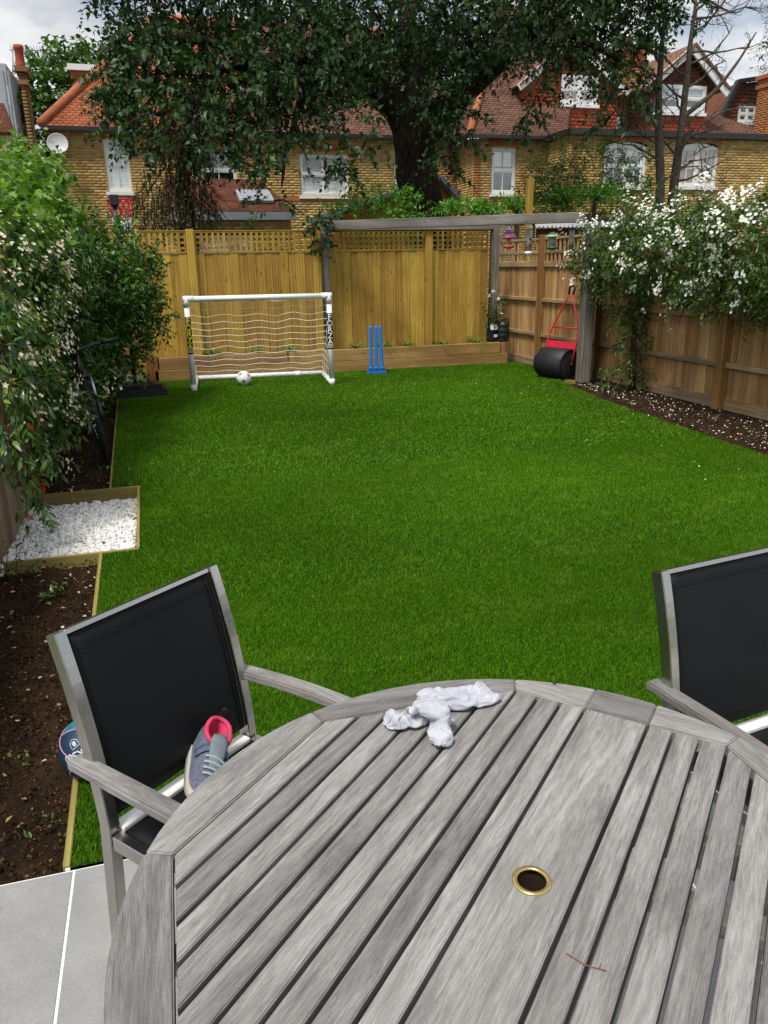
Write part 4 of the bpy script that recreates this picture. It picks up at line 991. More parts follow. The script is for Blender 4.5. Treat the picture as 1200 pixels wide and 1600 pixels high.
# crown: clumps of drooping leafy twigs; (photo x, y, depth offset, radius x, radius z)
clumps = []
def cl_(x, y, dy, rx, rz, n): clumps.append((T(x, y, dy), rx, rz, n))
for x, y, dy, rx, rz, n in [
    (228, 70, -0.6, 0.5, 0.6, 40), (300, 40, 0, 1, 0.9, 150), (400, 40, 0.4, 1.1, 0.9, 162), (510, 40, 0.2, 1.1, 0.8, 162), (600, 35, -0.2, 1, 0.8, 138), (700, 35, -0.4, 1, 0.7, 125), (800, 25, -0.2, 1, 0.7, 90), (890, 30, -0.4, 0.9, 0.6, 80), (950, 50, -0.6, 0.75, 0.6, 60),
    (255, 125, -0.9, 0.85, 0.7, 128), (350, 120, -0.8, 1, 0.8, 190), (450, 110, -1.1, 1, 0.7, 190), (540, 90, -0.9, 0.75, 0.55, 122), (640, 85, 0.9, 0.7, 0.5, 81), (690, 90, 0.9, 0.6, 0.45, 68),
    (240, 185, -1.2, 0.7, 0.54, 51), (320, 185, -1.5, 0.85, 0.54, 65), (400, 190, -1.5, 0.75, 0.585, 46), (470, 180, -1.4, 0.6, 0.45, 30), (535, 165, -1.3, 0.45, 0.42, 32),
    (255, 235, -1.4, 0.42, 0.36, 15), (345, 240, -1.7, 0.6, 0.378, 24), (420, 255, -1.8, 0.42, 0.36, 13), (520, 235, -1.6, 0.42, 0.324, 11), (548, 268, -1.6, 0.24, 0.324, 7), (575, 215, -1.4, 0.26, 0.27, 8),
    (690, 150, -1.2, 0.42, 0.36, 46), (715, 195, -1.1, 0.3, 0.4, 28), (702, 240, -1.1, 0.2, 0.34, 15), (650, 140, 0.9, 0.4, 0.3, 29), (730, 60, -0.9, 0.7, 0.5, 75),
    (850, 80, -1.3, 0.5, 0.45, 30), (840, 145, -1.4, 0.3, 0.45, 19), (820, 188, -1.5, 0.2, 0.3, 11), (940, 110, -1.3, 0.42, 0.5, 20), (985, 140, -1.3, 0.36, 0.45, 21), (960, 175, -1.3, 0.3, 0.34, 14), (990, 75, -1.2, 0.4, 0.5, 34), (905, 70, -1, 0.5, 0.36, 34),
    (1045, 15, -1, 0.28, 0.3, 16), (425, 315, -2, 0.22, 0.234, 5), (470, 225, -2, 0.3, 0.27, 8), (178, 130, -0.8, 0.25, 0.35, 13),
    (160, 180, -1, 0.14, 0.225, 2), (192, 105, -.8, .4, .45, 34), (188, 168, -1, .36, .4, 26), (205, 55, -.6, .35, .4, 22), (165, 150, -1, .2, .3, 10)]: cl_(x, y, dy, rx, rz, n)
for i in range(46):     # the part of the crown above the picture
    a = rng.uniform(0, 6.28); rr_ = rng.uniform(0.2, 1) ** 0.5 * 4.6
    clumps.append((Vector((4.6 + rr_ * math.cos(a) * 1.15, YT + rr_ * math.sin(a) * 0.6, rng.uniform(6.6, 9.2) - 0.12 * rr_ ** 1.6)), 1.0, 0.8, 70))
geo = []; twig = MB()
for c, rx, rz, n in clumps:
    P, D = blob_points([(c, (rx, rx * 0.8, rz))], n, 0.25)
    D = D * np.array([1, 1, 0.35]) + np.array([0, 0, -0.25]) + 0.35 * rng.normal(size=D.shape)
    geo.append(leaf_geo(*sprays(P, D, rng.uniform(0.28, 0.6, n), 12, 0.115, 0.58, 1.0, 0.55, 0.42)))
    for k in range(0, n, 9):
        a = Vector(P[k]); d = Vector(unit(D[k])); twig.tube([c + (a - c) * 0.15, a - Vector((0, 0, 0.02)), a + d * 0.4 - Vector((0, 0, 0.14))], [0.018, 0.012, 0.005], 4, False)
foliage('crown', geo, L_tree, tree, kind='stuff')
o = twig.build('twigs', M_bark_dark, tree, world=True); o['kind'] = 'stuff'
tk = blob_points([(T(640, 190, -.5), (0.3, 0.2, 0.4)), (T(610, 180, -.4), (.3, .2, .3))], 30)[0]

# ivy-clad dead stem hanging at the left
ivy = empty('ivy_clad_stem', at(285, 350, 13.6) * 1, 0, 'brown dying ivy column above the left of the yellow fence', 'ivy')
ivy.location = (at(285, 350, 13.6).x, 13.6, 0)
limb('stem', [(ivy.location.x, 13.6, 0), at(292, 345, 13.6), at(285, 280, 13.6), at(292, 215, 13.6), at(300, 150, 13.8)], [0.16, 0.15, 0.12, 0.10, 0.06], M_bark_dark, ivy, 10, 0.05)
P, D = blob_points([(at(288, 250, 13.6), (.42, .4, .75)), (at(280, 315, 13.6), (.68, .45, .5)), (at(265, 340, 13.6), (.75, .4, .35)), (at(300, 200, 13.6), (.4, .35, .5))], 620, 0.35)
D = D * np.array([.6, .6, .2]) + np.array([0, 0, -0.9]) + 0.25 * rng.normal(size=D.shape)
g1 = leaf_geo(*sprays(P, D, 0.32, 8, 0.05, 0.5, 0.8, 0.3, 0.6)); foliage('foliage', [g1], L_ivy, ivy, kind='stuff')
q = MB()
for k in range(0, 620, 2): q.tube([Vector(P[k]) + Vector((0, 0, .12)), Vector(P[k]), Vector(P[k]) + Vector(unit(D[k])) * 0.4 + Vector(rng.normal(size=3) * 0.05)], [0.008, 0.007, 0.003], 3, False)
q.build('dead_twigs', M_twig, ivy, world=True)['kind'] = 'stuff'
# ivy over the grey pergola post
iv2 = empty('ivy_clump', (2.5, 11.95, 0), 0, 'small dark ivy clump hanging over the grey post behind the goal', 'ivy')
P, D = blob_points([(at(498, 345, 11.95), (.17, .12, .16)), (at(502, 375, 11.93), (.12, .1, .26)), (at(515, 330, 11.95), (.14, .12, .10))], 60, 0.2)
D = D * np.array([1, 1, .3]) + np.array([0, -0.2, -.4]); foliage('foliage', [leaf_geo(*sprays(P, D, 0.16, 7, 0.07, .75, .9, .3, .6))], L_tree, iv2, kind='stuff')
q = MB(); q.tube([(2.51, 11.955, 0.3), (2.49, 11.95, 1.2), (2.50, 11.95, 2.05)], [0.012, 0.012, 0.006], 5); q.build('stem', M_twig, iv2, world=True)

# ------------------------------------------------ bushes beyond the back fence
def bush(name, base, blobs, n, slen, nleaf, L, ratio, mat, label, cat='bush', spread=0.85, up=0.4, droop=0.0, ldroop=0.1, extra=None, group=None, shell=0.35, stems=6, tpl=LEAF_FLAT, stem_r=0.014):
    r = empty(name, base, 0, label, cat, group)
    P, D = blob_points(blobs, n, shell); P = lumpy(P, D, 0.14, 2.3, base[0])
    D = D + np.array([0, 0, up]) + 0.35 * rng.normal(size=D.shape)
    ge = sprays(P, D, slen * rng.uniform(0.6, 1.3, n), nleaf, L, ratio, spread, droop, ldroop)
    foliage('foliage', [leaf_geo(*ge, tpl=tpl)], mat, r, kind='stuff')
    q = MB(); b0 = Vector(base)
    for k in range(stems):
        p = Vector(P[int(rng.integers(n))]); mid = (b0 + p) / 2 + Vector(rng.normal(size=3) * 0.08); q.tube([b0 + Vector((rng.normal() * .06, rng.normal() * .06, 0)), mid, p], [stem_r, stem_r * 0.75, stem_r * 0.35], 5)
    q.build('stems', M_twig, r, world=True)
    return r, P, D
bush('leafy_bush', (3.9, 13.6, 0), [(at(590, 330, 13.6), (.75, .5, .32)), (at(555, 338, 13.6), (.5, .4, .2)), (at(625, 326, 13.6), (.35, .4, .3)), ((4.1, 13.6, 1.7), (.8, .5, .7))], 520, 0.22, 9, 0.075, .45, L_bright, 'bright green rounded bush just left of the thick trunk', up=0.5)
def fern(base, top, n, L, label, mat=L_bright, spread_=1.0):
    r = empty('fern_plant', base, 0, label, 'plant'); geo = []
    for k in range(n):
        a = rng.uniform(0, 6.28); d = np.array([[math.cos(a) * spread_, math.sin(a) * spread_, rng.uniform(0.25, 0.9)]])
        s = np.array([tuple(top)]) + rng.normal(size=(1, 3)) * np.array([.12, .1, .05])
        geo.append(leaf_geo(*sprays(s, d, L * rng.uniform(.7, 1.2, 1), 22, 0.13, .22, 1.1, .9, .15)))
    foliage('fronds', geo, mat, r, kind='stuff')
    q = MB(); q.tube([Vector(base), Vector(top)], [0.05, 0.035], 6); q.build('stem', M_twig, r, world=True); return r
for x, y, Y, n, L, lab in [(722, 330, 13.2, 20, .55, 'feathery green plant directly right of the tree trunk'), (770, 330, 13.0, 16, .45, 'feathery green plant under the brick bay window'), (880, 312, 14.0, 26, .7, 'tall feathery green plant behind the far end of the grey beam'), (930, 305, 13.4, 24, .7, 'feathery green plant left of the bare trees'), (808, 325, 13.3, 14, .45, 'feathery green plant left of the timber stake')]:
    p = at(x, y, Y); fern((p.x, Y, 0), p, n, L, lab)
bush('loose_shrub', (9.5, 15.5, 0), [(at(890, 270, 15.5), (.9, .6, .6)), (at(935, 255, 15.5), (.7, .5, .55)), (at(850, 300, 15.5), (.5, .5, .4)), (at(985, 275, 15.5), (.5, .5, .5)), ((9.3, 15.5, 2.2), (1.6, .7, .9))], 520, 0.45, 11, 0.10, .28, L_buddl, 'tall loose pale green shrub in front of the right brick house', up=0.9, droop=0.3)
bush('dark_shrub', (8.6, 14.4, 0), [(at(868, 305, 14.4), (.5, .5, .45)), (at(985, 305, 14.0), (.6, .5, .35)), (at(835, 322, 14.4), (.35, .4, .25)), ((8.6, 14.4, 1.8), (1.3, .5, .8))], 420, 0.22, 9, 0.075, .5, L_privet, 'dense dark green shrub between the timber stake and the bare trees', up=0.5)

# bare trees ---------------------------------------------------------
def bare_tree(base, pts, radii, label, side_n, seed, right=True):
    r_ = np.random.default_rng(seed)
    r = empty('bare_tree', base, 0, label, 'tree', None)
    limb('trunk', pts, radii, M_bark_grey, r, 9, 0.02)
    q = MB()
    def grow(p, d, L, rad_, depth):
        n = 5; P = [p]; d = d.normalized()
        for i in range(n):
            d = (d + Vector(r_.normal(size=3)) * 0.22 + Vector((0, 0, 0.03))).normalized(); P.append(P[-1] + d * L / n)
        q.tube(P, [rad_ * (1 - 0.7 * i / n) for i in range(n + 1)], 5 if depth < 2 else 4, False)
        if depth < 3:
            for k in range(3 if depth < 2 else 2):
                i = int(r_.integers(1, n + 1)); dd = (d + Vector(r_.normal(size=3)) * 0.85).normalized(); grow(P[i], dd, L * r_.uniform(.4, .65), rad_ * 0.5, depth + 1)
    for k in range(side_n):
        t = 0.25 + 0.75 * k / side_n; i = min(int(t * (len(pts) - 1)), len(pts) - 2); f = t * (len(pts) - 1) - i
        p = Vector(pts[i]).lerp(Vector(pts[i + 1]), f); s = (1 if right else -1) if r_.random() < 0.72 else (-1 if right else 1)
        grow(p, Vector((s, r_.normal() * 0.5, r_.uniform(0.0, 0.75))), r_.uniform(.7, 1.5), 0.026, 0)
    q.build('branches', M_bark_grey, r, world=True)['kind'] = 'stuff'
    return r
b1 = at(1030, 330, 14.6)
bare_tree((b1.x, 14.6, 0), [(b1.x, 14.6, 0), at(1030, 330, 14.6), at(1030, 230, 14.6), at(1029, 160, 14.6), at(1033, 80, 14.6), at(1040, 20, 14.6), at(1046, -60, 14.6)], [.10, .095, .085, .07, .05, .03, .015], 'left one of the two leafless grey trees over the white flowers', 16, 5, False)
b2 = at(1048, 330, 14.9)
t2 = bare_tree((b2.x, 14.9, 0), [(b2.x, 14.9, 0), at(1048, 330, 14.9), at(1060, 235, 14.9), at(1070, 150, 14.9), at(1080, 60, 14.9), at(1087, 5, 14.9), at(1094, -90, 14.9)], [.10, .095, .08, .065, .045, .03, .015], 'right one of the two leafless grey trees, with a long limb reaching right', 22, 8, True)
limb('branch', [at(1064, 185, 14.9), at(1090, 165, 14.8), at(1120, 140, 14.7), at(1150, 100, 14.6), at(1182, 50, 14.5)], [.05, .05, .04, .028, .012], M_bark_grey, t2, 8, 0.02)
limb('branch', [at(1055, 262, 14.9), at(1075, 215, 14.7), at(1105, 205, 14.6), at(1132, 195, 14.4)], [.03, .025, .02, .01], M_bark_grey, t2, 6, 0.02)
limb('branch', [at(1086, 10, 14.9), at(1105, 0, 14.9), at(1150, 20, 14.8), at(1180, -10, 14.7)], [.03, .022, .015, .008], M_bark_grey, t2, 6, 0.02)

# trees far behind ----------------------------------------------------
def far_tree(x, y, Y, blobs, n, label, mat=L_far, L=0.2, cat='tree'):
    p = at(x, y, Y); r = empty('broadleaf_tree', (p.x, Y, 0), 0, label, cat)
    limb('trunk', [(p.x, Y, 0), (p.x + .1, Y, p.z * 0.5), (p.x, Y, p.z)], [.3, .24, .12], M_bark_dark, r, 8)
    P, D = blob_points([(at(a, b, Y), (c, c, d)) for a, b, c, d in blobs], n, 0.4); P = lumpy(P, D, 0.4, 0.9)
    foliage('crown', [leaf_geo(*sprays(P, D + np.array([0, 0, .2]) + .3 * rng.normal(size=D.shape), .7, 9, L, .6, .9, .3, .3))], mat, r, kind='stuff'); return r
far_tree(112, 190, 33, [(105, 130, 1.3, 1.2), (85, 160, 1.1, 1.3), (135, 110, 1.0, .9), (70, 200, .9, 1.2), (120, 185, 1.5, 1.4), (150, 125, .9, .8)], 700, 'leafy tree far behind the orange roofed house', L=0.24)
con = empty('conifer_tree', (at(1215, 60, 26).x, 26, 0), 0, 'dark conifer branch tips poking in at the upper right edge', 'tree')
c0 = at(1222, 60, 26); limb('trunk', [(c0.x, 26, 0), (c0.x, 26, 6), (c0.x, 26, c0.z + 2.5)], [.25, .18, .04], M_bark_dark, con, 8)
s_ = []; d_ = []
for k in range(120):
    z = rng.uniform(5.5, c0.z + 2.2); a = rng.uniform(0, 6.28); s_.append((c0.x, 26, z)); d_.append((math.cos(a), math.sin(a), -0.05))
foliage('crown', [leaf_geo(*sprays(np.array(s_), np.array(d_), rng.uniform(.5, 1.15, 120) , 26, .2, .12, .9, .25, .1))], L_conifer, con, kind='stuff')

# ================================================================== LEFT HEDGE
def flowers(name, P, D, n_pet, L, mat, parent, ratio=0.55, flat=0.7):
    """star flowers: each a ring of petals facing D"""
    n = len(P); geo = []
    D = unit(D + 0.3 * rng.normal(size=D.shape)); a = unit(np.cross(D, rng.normal(size=D.shape))); b = np.cross(D, a)
    LL = L * rng.uniform(.75, 1.2, n)
    for k in range(n_pet):
        t = 2 * np.pi * k / n_pet; d = a * math.cos(t) + b * math.sin(t) + D * (1 - flat)
        geo.append(leaf_geo(P, d, D, LL, LL * ratio))
    return foliage(name, geo, mat, parent, kind='stuff')
def cluster(P, D, k, r):
    n = len(P); off = rng.normal(size=(n, k, 3)) * r
    return (P[:, None, :] + off + D[:, None, :] * r).reshape(-1, 3), np.repeat(D, k, 0)
# evergreen shrub reaching over the lawn
bs, P, D = bush('evergreen_shrub', (-0.75, 9.7, 0), [((-.62, 9.8, .95), (.52, .7, .75)), ((-.7, 9.5, .75), (.3, .6, .5)), ((-.85, 8.6, .6), (.25, .7, .45)), ((-.48, 9.7, 1.5), (.46, .6, .6)), ((-.68, 9.2, 1.42), (.40, .5, .36)), ((-.92, 8.9, 1.72), (.30, .5, .34)), ((-.30, 10.1, 1.40), (.32, .4, .45)), ((-.34, 10.0, .85), (.32, .4, .35)), ((-.06, 10.15, 1.5), (.13, .2, .25)), ((-.1, 10.2, 1.05), (.2, .25, .22)), ((-.95, 8.5, 1.3), (.35, .8, .9))],
     1750, 0.24, 11, 0.075, .42, L_privet, 'big glossy evergreen shrub overhanging the lawn left of the goal', up=0.75, shell=0.5, stems=16, stem_r=0.02)
k = rng.choice(len(P), 330); k = k[P[k][:, 2] > 1.1]
foliage('young_shoots', [leaf_geo(*sprays(P[k] + D[k] * 0.02, D[k] * .5 + np.array([0, 0, .9]), .17, 8, .07, .34, .7, 0, -.2))], L_privet_new, bs, kind='stuff')
# vine with light leaves on top of the fence
vn, P, D = bush('leafy_vine', (-1.02, 8.3, 0), [((-1.05, 7.3, 1.95), (.26, .9, .32)), ((-1.08, 8.6, 2.3), (.28, .8, .34)), ((-1.15, 9.6, 2.5), (.3, .6, .28)), ((-1.02, 7.9, 1.75), (.28, .8, .4)), ((-1.0, 9.2, 2.0), (.28, .7, .32)), ((-.92, 9.8, 2.1), (.24, .4, .24)), ((-1.3, 10.5, 2.5), (.3, .6, .25)), ((-1.25, 8.6, 2.55), (.15, .3, .3))],
     620, 0.26, 8, 0.085, .75, L_vine, 'light green leafy vine along the top of the left fence', up=0.5, ldroop=.5, shell=0.4, stems=12)
# jasmine in front
jb, P, D = bush('star_jasmine', (-1.0, 6.4, 0), [((-1.0, 5.7, .95), (.14, .5, .65)), ((-1.0, 6.4, 1.15), (.18, .6, .55)), ((-1.0, 7.0, 1.35), (.18, .6, .42)), ((-.95, 6.5, .55), (.17, .45, .30)), ((-1.0, 5.2, 1.3), (.14, .4, .5)), ((-1.0, 7.8, 1.6), (.26, .6, .38)), ((-.95, 6.1, .38), (.16, .4, .16)), ((-1.0, 7.0, 1.62), (.24, .5, .3)), ((-.80, 6.6, .62), (.12, .3, .14))],
     900, 0.20, 9, 0.082, .36, L_jas, 'white flowered star jasmine spilling over the left fence beside the gravel', up=0.15, ldroop=.55, shell=0.45, stems=14, tpl=LEAF_CURV)
k = rng.choice(len(P), 150)
foliage('young_leaves', [leaf_geo(*sprays(P[k], D[k] + np.array([0, 0, .2]), .2, 6, .085, .34, .8, .2, .4), tpl=LEAF_CURV)], L_jas_new, jb, kind='stuff')
k = rng.choice(len(P), 270); k = k[(D[k][:, 0] > 0.05)]
fp, fd = cluster(P[k] + D[k] * 0.17, D[k] * .7 + np.array([.3, -.35, .3]), 9, 0.034)
flowers('flowers', fp, fd, 5, 0.018, L_cream, jb)
# thin trailing stems in front of the gravel, with the red blooms
tr = empty('trailing_rose', (-0.93, 5.0, 0), 0, 'thin straggling rose stems with one red bloom trailing over the gravel corner', 'rose')
q = MB(); s_ = []; d_ = []
for k in range(16):
    y0 = rng.uniform(4.5, 5.7); z0 = rng.uniform(.5, 1.25); p0 = Vector((-.97, y0, z0)); p1 = p0 + Vector((rng.uniform(.05, .16), rng.uniform(-.2, .1), -.05)); p2 = p1 + Vector((rng.uniform(-.02, .12), rng.uniform(-.12, .08), -rng.uniform(.2, .5))); p2.z = max(p2.z, .05)
    q.tube([p0, p1, (p1 + p2) / 2 + Vector((.03, 0, .03)), p2], [.005, .004, .003, .002], 4, False)
    for t in np.linspace(0.1, 1, 7): v = p1.lerp(p2, t); s_.append(tuple(v)); d_.append((p2 - p1).normalized()[:])
q.build('stems', M_twig, tr, world=True)['kind'] = 'stuff'
foliage('foliage', [leaf_geo(*sprays(np.array(s_), np.array(d_) + .3 * rng.normal(size=(len(s_), 3)), .09, 4, .07, .36, .9, .1, .5), tpl=LEAF_CURV)], L_jas, tr, kind='stuff')
foliage('red_leaves', [leaf_geo(np.array(s_)[::16], np.array(d_)[::16] + .4 * rng.normal(size=(len(s_[::16]), 3)), np.array([0, -1, .6]) + .3 * rng.normal(size=(len(s_[::16]), 3)), .07, .03, tpl=LEAF_CURV)], leafmat('red_leaf', ['8a3a24', 'b0502c', '9c4a30'], .4, .3), tr, kind='stuff')
M_redpet = leafmat('red_petal', ['c00a22', 'd81030', 'e02040'], .5, .2)
for (px, py, Y) in ((65, 762, 5.35),):
    c = np.array([tuple(at(px, py, Y))]); P_ = np.repeat(c, 26, 0) + rng.normal(size=(26, 3)) * .008; D_ = unit(rng.normal(size=(26, 3)) + np.array([0, -.2, .2]))
    foliage('bloom', [leaf_geo(P_, D_, rng.normal(size=(26, 3)), .034, .03, tpl=LEAF_CURV)], M_redpet, tr)
# seedlings
def seedling(x, y, n, L, mat, label, r=.08, h=.12, ratio=.4):
    p = atz(x, y, -.03); e = empty('seedling', p, 0, label, 'plant')
    s = np.array([tuple(p)] * n) + np.c_[rng.normal(size=(n, 2)) * r * .3, np.zeros(n)]; d = np.c_[rng.normal(size=(n, 2)), np.full(n, 1.3)]
    foliage('leaves', [leaf_geo(*sprays(s, d, h * rng.uniform(.6, 1.3, n), 6, L, ratio, .9, .5, .2), tpl=LEAF_CURV)], mat, e, kind='stuff')
    q = MB()
    for k in range(n): q.tube([s[k], s[k] + unit(d[k]) * h * .8], [.003, .0015], 4, False)
    q.build('stalks', M_twig, e, world=True)['kind'] = 'stuff'; return e
seedling(82, 935, 6, .045, L_jas, 'small green seedling in the bare soil in front of the gravel', .1, .13)
seedling(14, 905, 7, .05, L_jas, 'leafy green plant at the left edge in front of the gravel', .12, .25)
seedling(165, 735, 8, .028, L_bright, 'small bright seedling at the soil edge below the bicycle wheel', .1, .08)
seedling(188, 645, 26, .02, L_ivy, 'low fine leaved grey plant between the bicycle and the lawn edge', .35, .17)
seedling(100, 1290, 8, .02, L_buddl, 'tiny weed sprouting from the bare soil beside the patio', .2, .05)
seedling(62, 1195, 5, .018, L_strap, 'tuft of dry weed on the bare soil left of the basketball', .2, .05)

# ================================================================== RIGHT CLIMBER (white flowers)
jr, P, D = bush('white_flowering_climber', (5.85, 7.5, 0), [((5.52, 9.32, 1.62), (.2, .16, .45)), ((5.75, 9.2, 1.66), (.26, .45, .40)), ((5.68, 8.5, 1.68), (.34, .6, .46)), ((5.68, 7.7, 1.66), (.36, .7, .50)), ((5.68, 6.8, 1.60), (.36, .7, .52)), ((5.70, 6.0, 1.55), (.36, .6, .50)), ((5.72, 5.2, 1.55), (.36, .6, .50)), ((5.78, 8.8, 1.25), (.20, .35, .28)), ((5.80, 8.72, .98), (.12, .18, .35)), ((5.76, 7.2, 1.32), (.2, .6, .2)), ((5.78, 6.2, 1.26), (.2, .5, .2)), ((6.1, 7.2, 1.85), (.4, 1.6, .32)), ((5.77, 8.66, .62), (.11, .13, .26)), ((5.72, 8.6, .15), (.2, .18, .16))],
     3000, 0.22, 11, 0.06, .38, L_sol, 'large climber covered in white flower clusters over the right fence', up=0.1, ldroop=.35, shell=0.45, stems=0, spread=.9)
q = MB()
for k in range(5): q.tube([(5.78 + rng.normal() * .03, 8.62 + rng.normal() * .04, -.02), (5.80, 8.68 + rng.normal() * .05, .55), (5.78 + rng.normal() * .05, 8.7 + rng.normal() * .12, 1.4)], [.016, .013, .008], 6)
q.build('stems', M_twig, jr, world=True)
m_ = (D[:, 0] < 0.35) & (P[:, 2] > 1.15)
idx = np.nonzero(m_)[0]; k = rng.choice(idx, 90, replace=False); 
top = idx[P[idx][:, 2] > 1.7]; k = np.concatenate([k, rng.choice(top, min(66, len(top)), replace=False)])
fp, fd = cluster(P[k] + D[k] * 0.16, D[k] * .8 + np.array([-.4, -.4, .4]), 15, 0.036)
flowers('flowers', fp, fd, 5, 0.020, L_petal, jr, .8, .75)
k2 = rng.choice(len(P), 60); fp, fd = cluster(P[k2] + D[k2] * .2, D[k2] + np.array([-.3, -.2, .2]), 3, .03); flowers('flowers', fp, fd, 5, .022, L_petal, jr, .8, .75)
q = MB()
for k in range(26):
    y = rng.uniform(5.2, 9.2); p = Vector((5.6, y, rng.uniform(1.15, 1.6))); q.tube([p, p + Vector((-.08, rng.normal() * .15, -.1)), p + Vector((-.05 + rng.normal() * .08, rng.normal() * .25, -rng.uniform(.2, .5)))], [.005, .004, .002], 4, False)
q.build('trailing_stems', M_twig, jr, world=True)['kind'] = 'stuff'

# ================================================================== PLANTS IN THE RAISED BED
def tuft(p, n, L, label):
    e = empty('strap_leaf_plant', p, 0, label, 'plant', 'strap leaved plants in the raised bed')
    q = MB(); P_ = []; F_ = []
    for k in range(n):
        a = rng.uniform(0, 6.28); l = L * rng.uniform(.7, 1.2); up = rng.uniform(.5, 1.1); dx, dy = math.cos(a), math.sin(a); w = .006
        pts = [Vector((dx * l * .75 * t, dy * l * .75 * t, l * (up * t - .75 * t * t))) for t in (0, .35, .7, 1)]
        sx = Vector((-dy, dx, 0)) * w; b0 = len(P_)
        for i, v in enumerate(pts): s = (1, 1.1, .8, .1)[i]; P_ += [v - sx * s, v + sx * s]
        for i in range(3): F_.append((b0 + 2 * i, b0 + 2 * i + 1, b0 + 2 * i + 3, b0 + 2 * i + 2))
    link('leaves', mesh_np('leaves', [tuple(v) for v in P_], F_), L_strap, e)['kind'] = 'stuff'
    return e
for x, lab in ((0.80, 'strap leaved plant in the raised bed behind the left goal post'), (1.42, 'strap leaved plant behind the net above the football'), (1.97, 'strap leaved plant behind the right half of the net'), (2.98, 'strap leaved plant in the raised bed just left of the blue stumps'), (3.44, 'strap leaved plant in the raised bed just right of the blue stumps'), (3.86, 'strap leaved plant halfway between stumps and wide fence post'), (4.47, 'strap leaved plant just right of the last yellow fence post'), (5.05, 'strap leaved plant beside the small black bin')):
    tuft((x, 12.03 + rng.uniform(-.03, .03), .32), 70, rng.uniform(.25, .32), lab)
rs = empty('climbing_rose', (5.36, 12.02, .3), 0, 'spindly rose with a few pale blooms in the far right corner of the bed', 'rose')
q = MB(); s_ = []; d_ = []
for k in range(9):
    p0 = Vector((5.35 + rng.normal() * .03, 12.03, .3)); p2 = p0 + Vector((rng.uniform(-.18, .14), rng.uniform(-.12, .05), rng.uniform(.5, .85))); q.tube([p0, (p0 + p2) / 2 + Vector((rng.normal() * .04, 0, .05)), p2], [.006, .005, .002], 4, False)
    for t in np.linspace(.25, 1, 9): s_.append(tuple(p0.lerp(p2, t))); d_.append((rng.normal(), rng.normal() * .6 - .2, .4))
q.build('stems', M_twig, rs, world=True)
foliage('foliage', [leaf_geo(*sprays(np.array(s_), np.array(d_), .1, 5, .04, .6, .9, .2, .3))], L_jas, rs, kind='stuff')
for pxy in ((771, 455), (765, 462), (779, 467)):
    c = np.array([tuple(at(*pxy, 11.95))]); P_ = np.repeat(c, 14, 0); foliage('bloom', [leaf_geo(P_, rng.normal(size=(14, 3)), rng.normal(size=(14, 3)), .035, .03)], L_petal, rs)
# ================================================================== GARDEN THINGS
M_pvc = plain('white_plastic_pipe', 'ececec', 0.35, var=0.03)
M_net = plain('net_cord', 'eeeee8', 0.8, var=0.05)
M_black = plain('black_plastic', '15161a', 0.42, var=0.2, nscale=8)
M_blackrough = plain('scuffed_black_plastic', '1e1f22', 0.6, var=0.3, nscale=9, bump=0.3)
M_sticker = plain('black_sticker', '101010', 0.4, var=0.0)
M_yellow = plain('yellow_print', 'd8dc1e', 0.5, var=0.0)
M_whiteprint = plain('white_print', 'e8e8ea', 0.5, var=0.0)
M_blue = plain('blue_plastic', '1670bc', 0.4, var=0.06)
M_red = plain('red_paint', 'c8203c', 0.4, var=0.1)
M_steel = None

def text_mesh(s, size, depth=0.001, bold=0.0):
    cu = bpy.data.curves.new('lettering', 'FONT'); cu.body = s; cu.size = size; cu.extrude = depth; cu.align_x = 'CENTER'; cu.align_y = 'CENTER'; cu.offset = bold; cu.resolution_u = 3
    ob = bpy.data.objects.new('lettering', cu); COL.objects.link(ob); dg = bpy.context.evaluated_depsgraph_get(); dg.update()
    me = bpy.data.meshes.new_from_object(ob.evaluated_get(dg)); bpy.data.objects.remove(ob); bpy.data.curves.remove(cu); return me

# ---- goal
GL, GR, GH = Vector((0.405, 10.72, 0)), Vector((2.275, 10.56, 0)), 1.205
goal = empty('football_goal', (1.34, 10.9, 0), 0, 'white plastic football goal with net and black lettered stickers on both posts', 'goal')
r_ = 0.036
gd = Vector((0.085, 1.0, 0)).normalized() * 1.08
BLp, BRp = GL + gd, GR + gd
up_ = Vector((0, 0, 1))
def pipe(nm, pts, rr=r_, mat=M_pvc):
    q = MB(); q.tube(pts, rr, 14); return q.build(nm, mat, goal, world=True)
pipe('post', [GL + up_ * 0.0, GL + up_ * (GH - .02)]); pipe('post', [GR, GR + up_ * (GH - .02)])
pipe('crossbar', [GL + up_ * GH, GR + up_ * GH])
pipe('base_bar', [GL + up_ * .04, BLp + up_ * .036]); pipe('base_bar', [GR + up_ * .04, BRp + up_ * .036]); pipe('back_bar', [BLp + up_ * .036, BRp + up_ * .036])
for g_ in (GL, GR):
    q = MB(); q.tube([g_ + up_ * (GH - .10), g_ + up_ * (GH + .034)], 0.043, 14); e_ = (GR - GL).normalized() * (1 if g_ is GL else -1); q.tube([g_ + up_ * GH - e_ * .04, g_ + up_ * GH + e_ * .1], 0.042, 14); q.build('corner_joint', M_pvc, goal, world=True)
    q = MB(); q.tube([g_ + up_ * 0.0, g_ + up_ * .09], 0.042, 14); q.build('corner_joint', M_pvc, goal, world=True)
q = MB(); c_ = (BLp + BRp) / 2 + (BRp - BLp) * .3; q.tube([c_ + up_ * .036 - (BRp - BLp).normalized() * .05, c_ + up_ * .036 + (BRp - BLp).normalized() * .05], .043, 14); q.build('clip', M_pvc, goal, world=True)
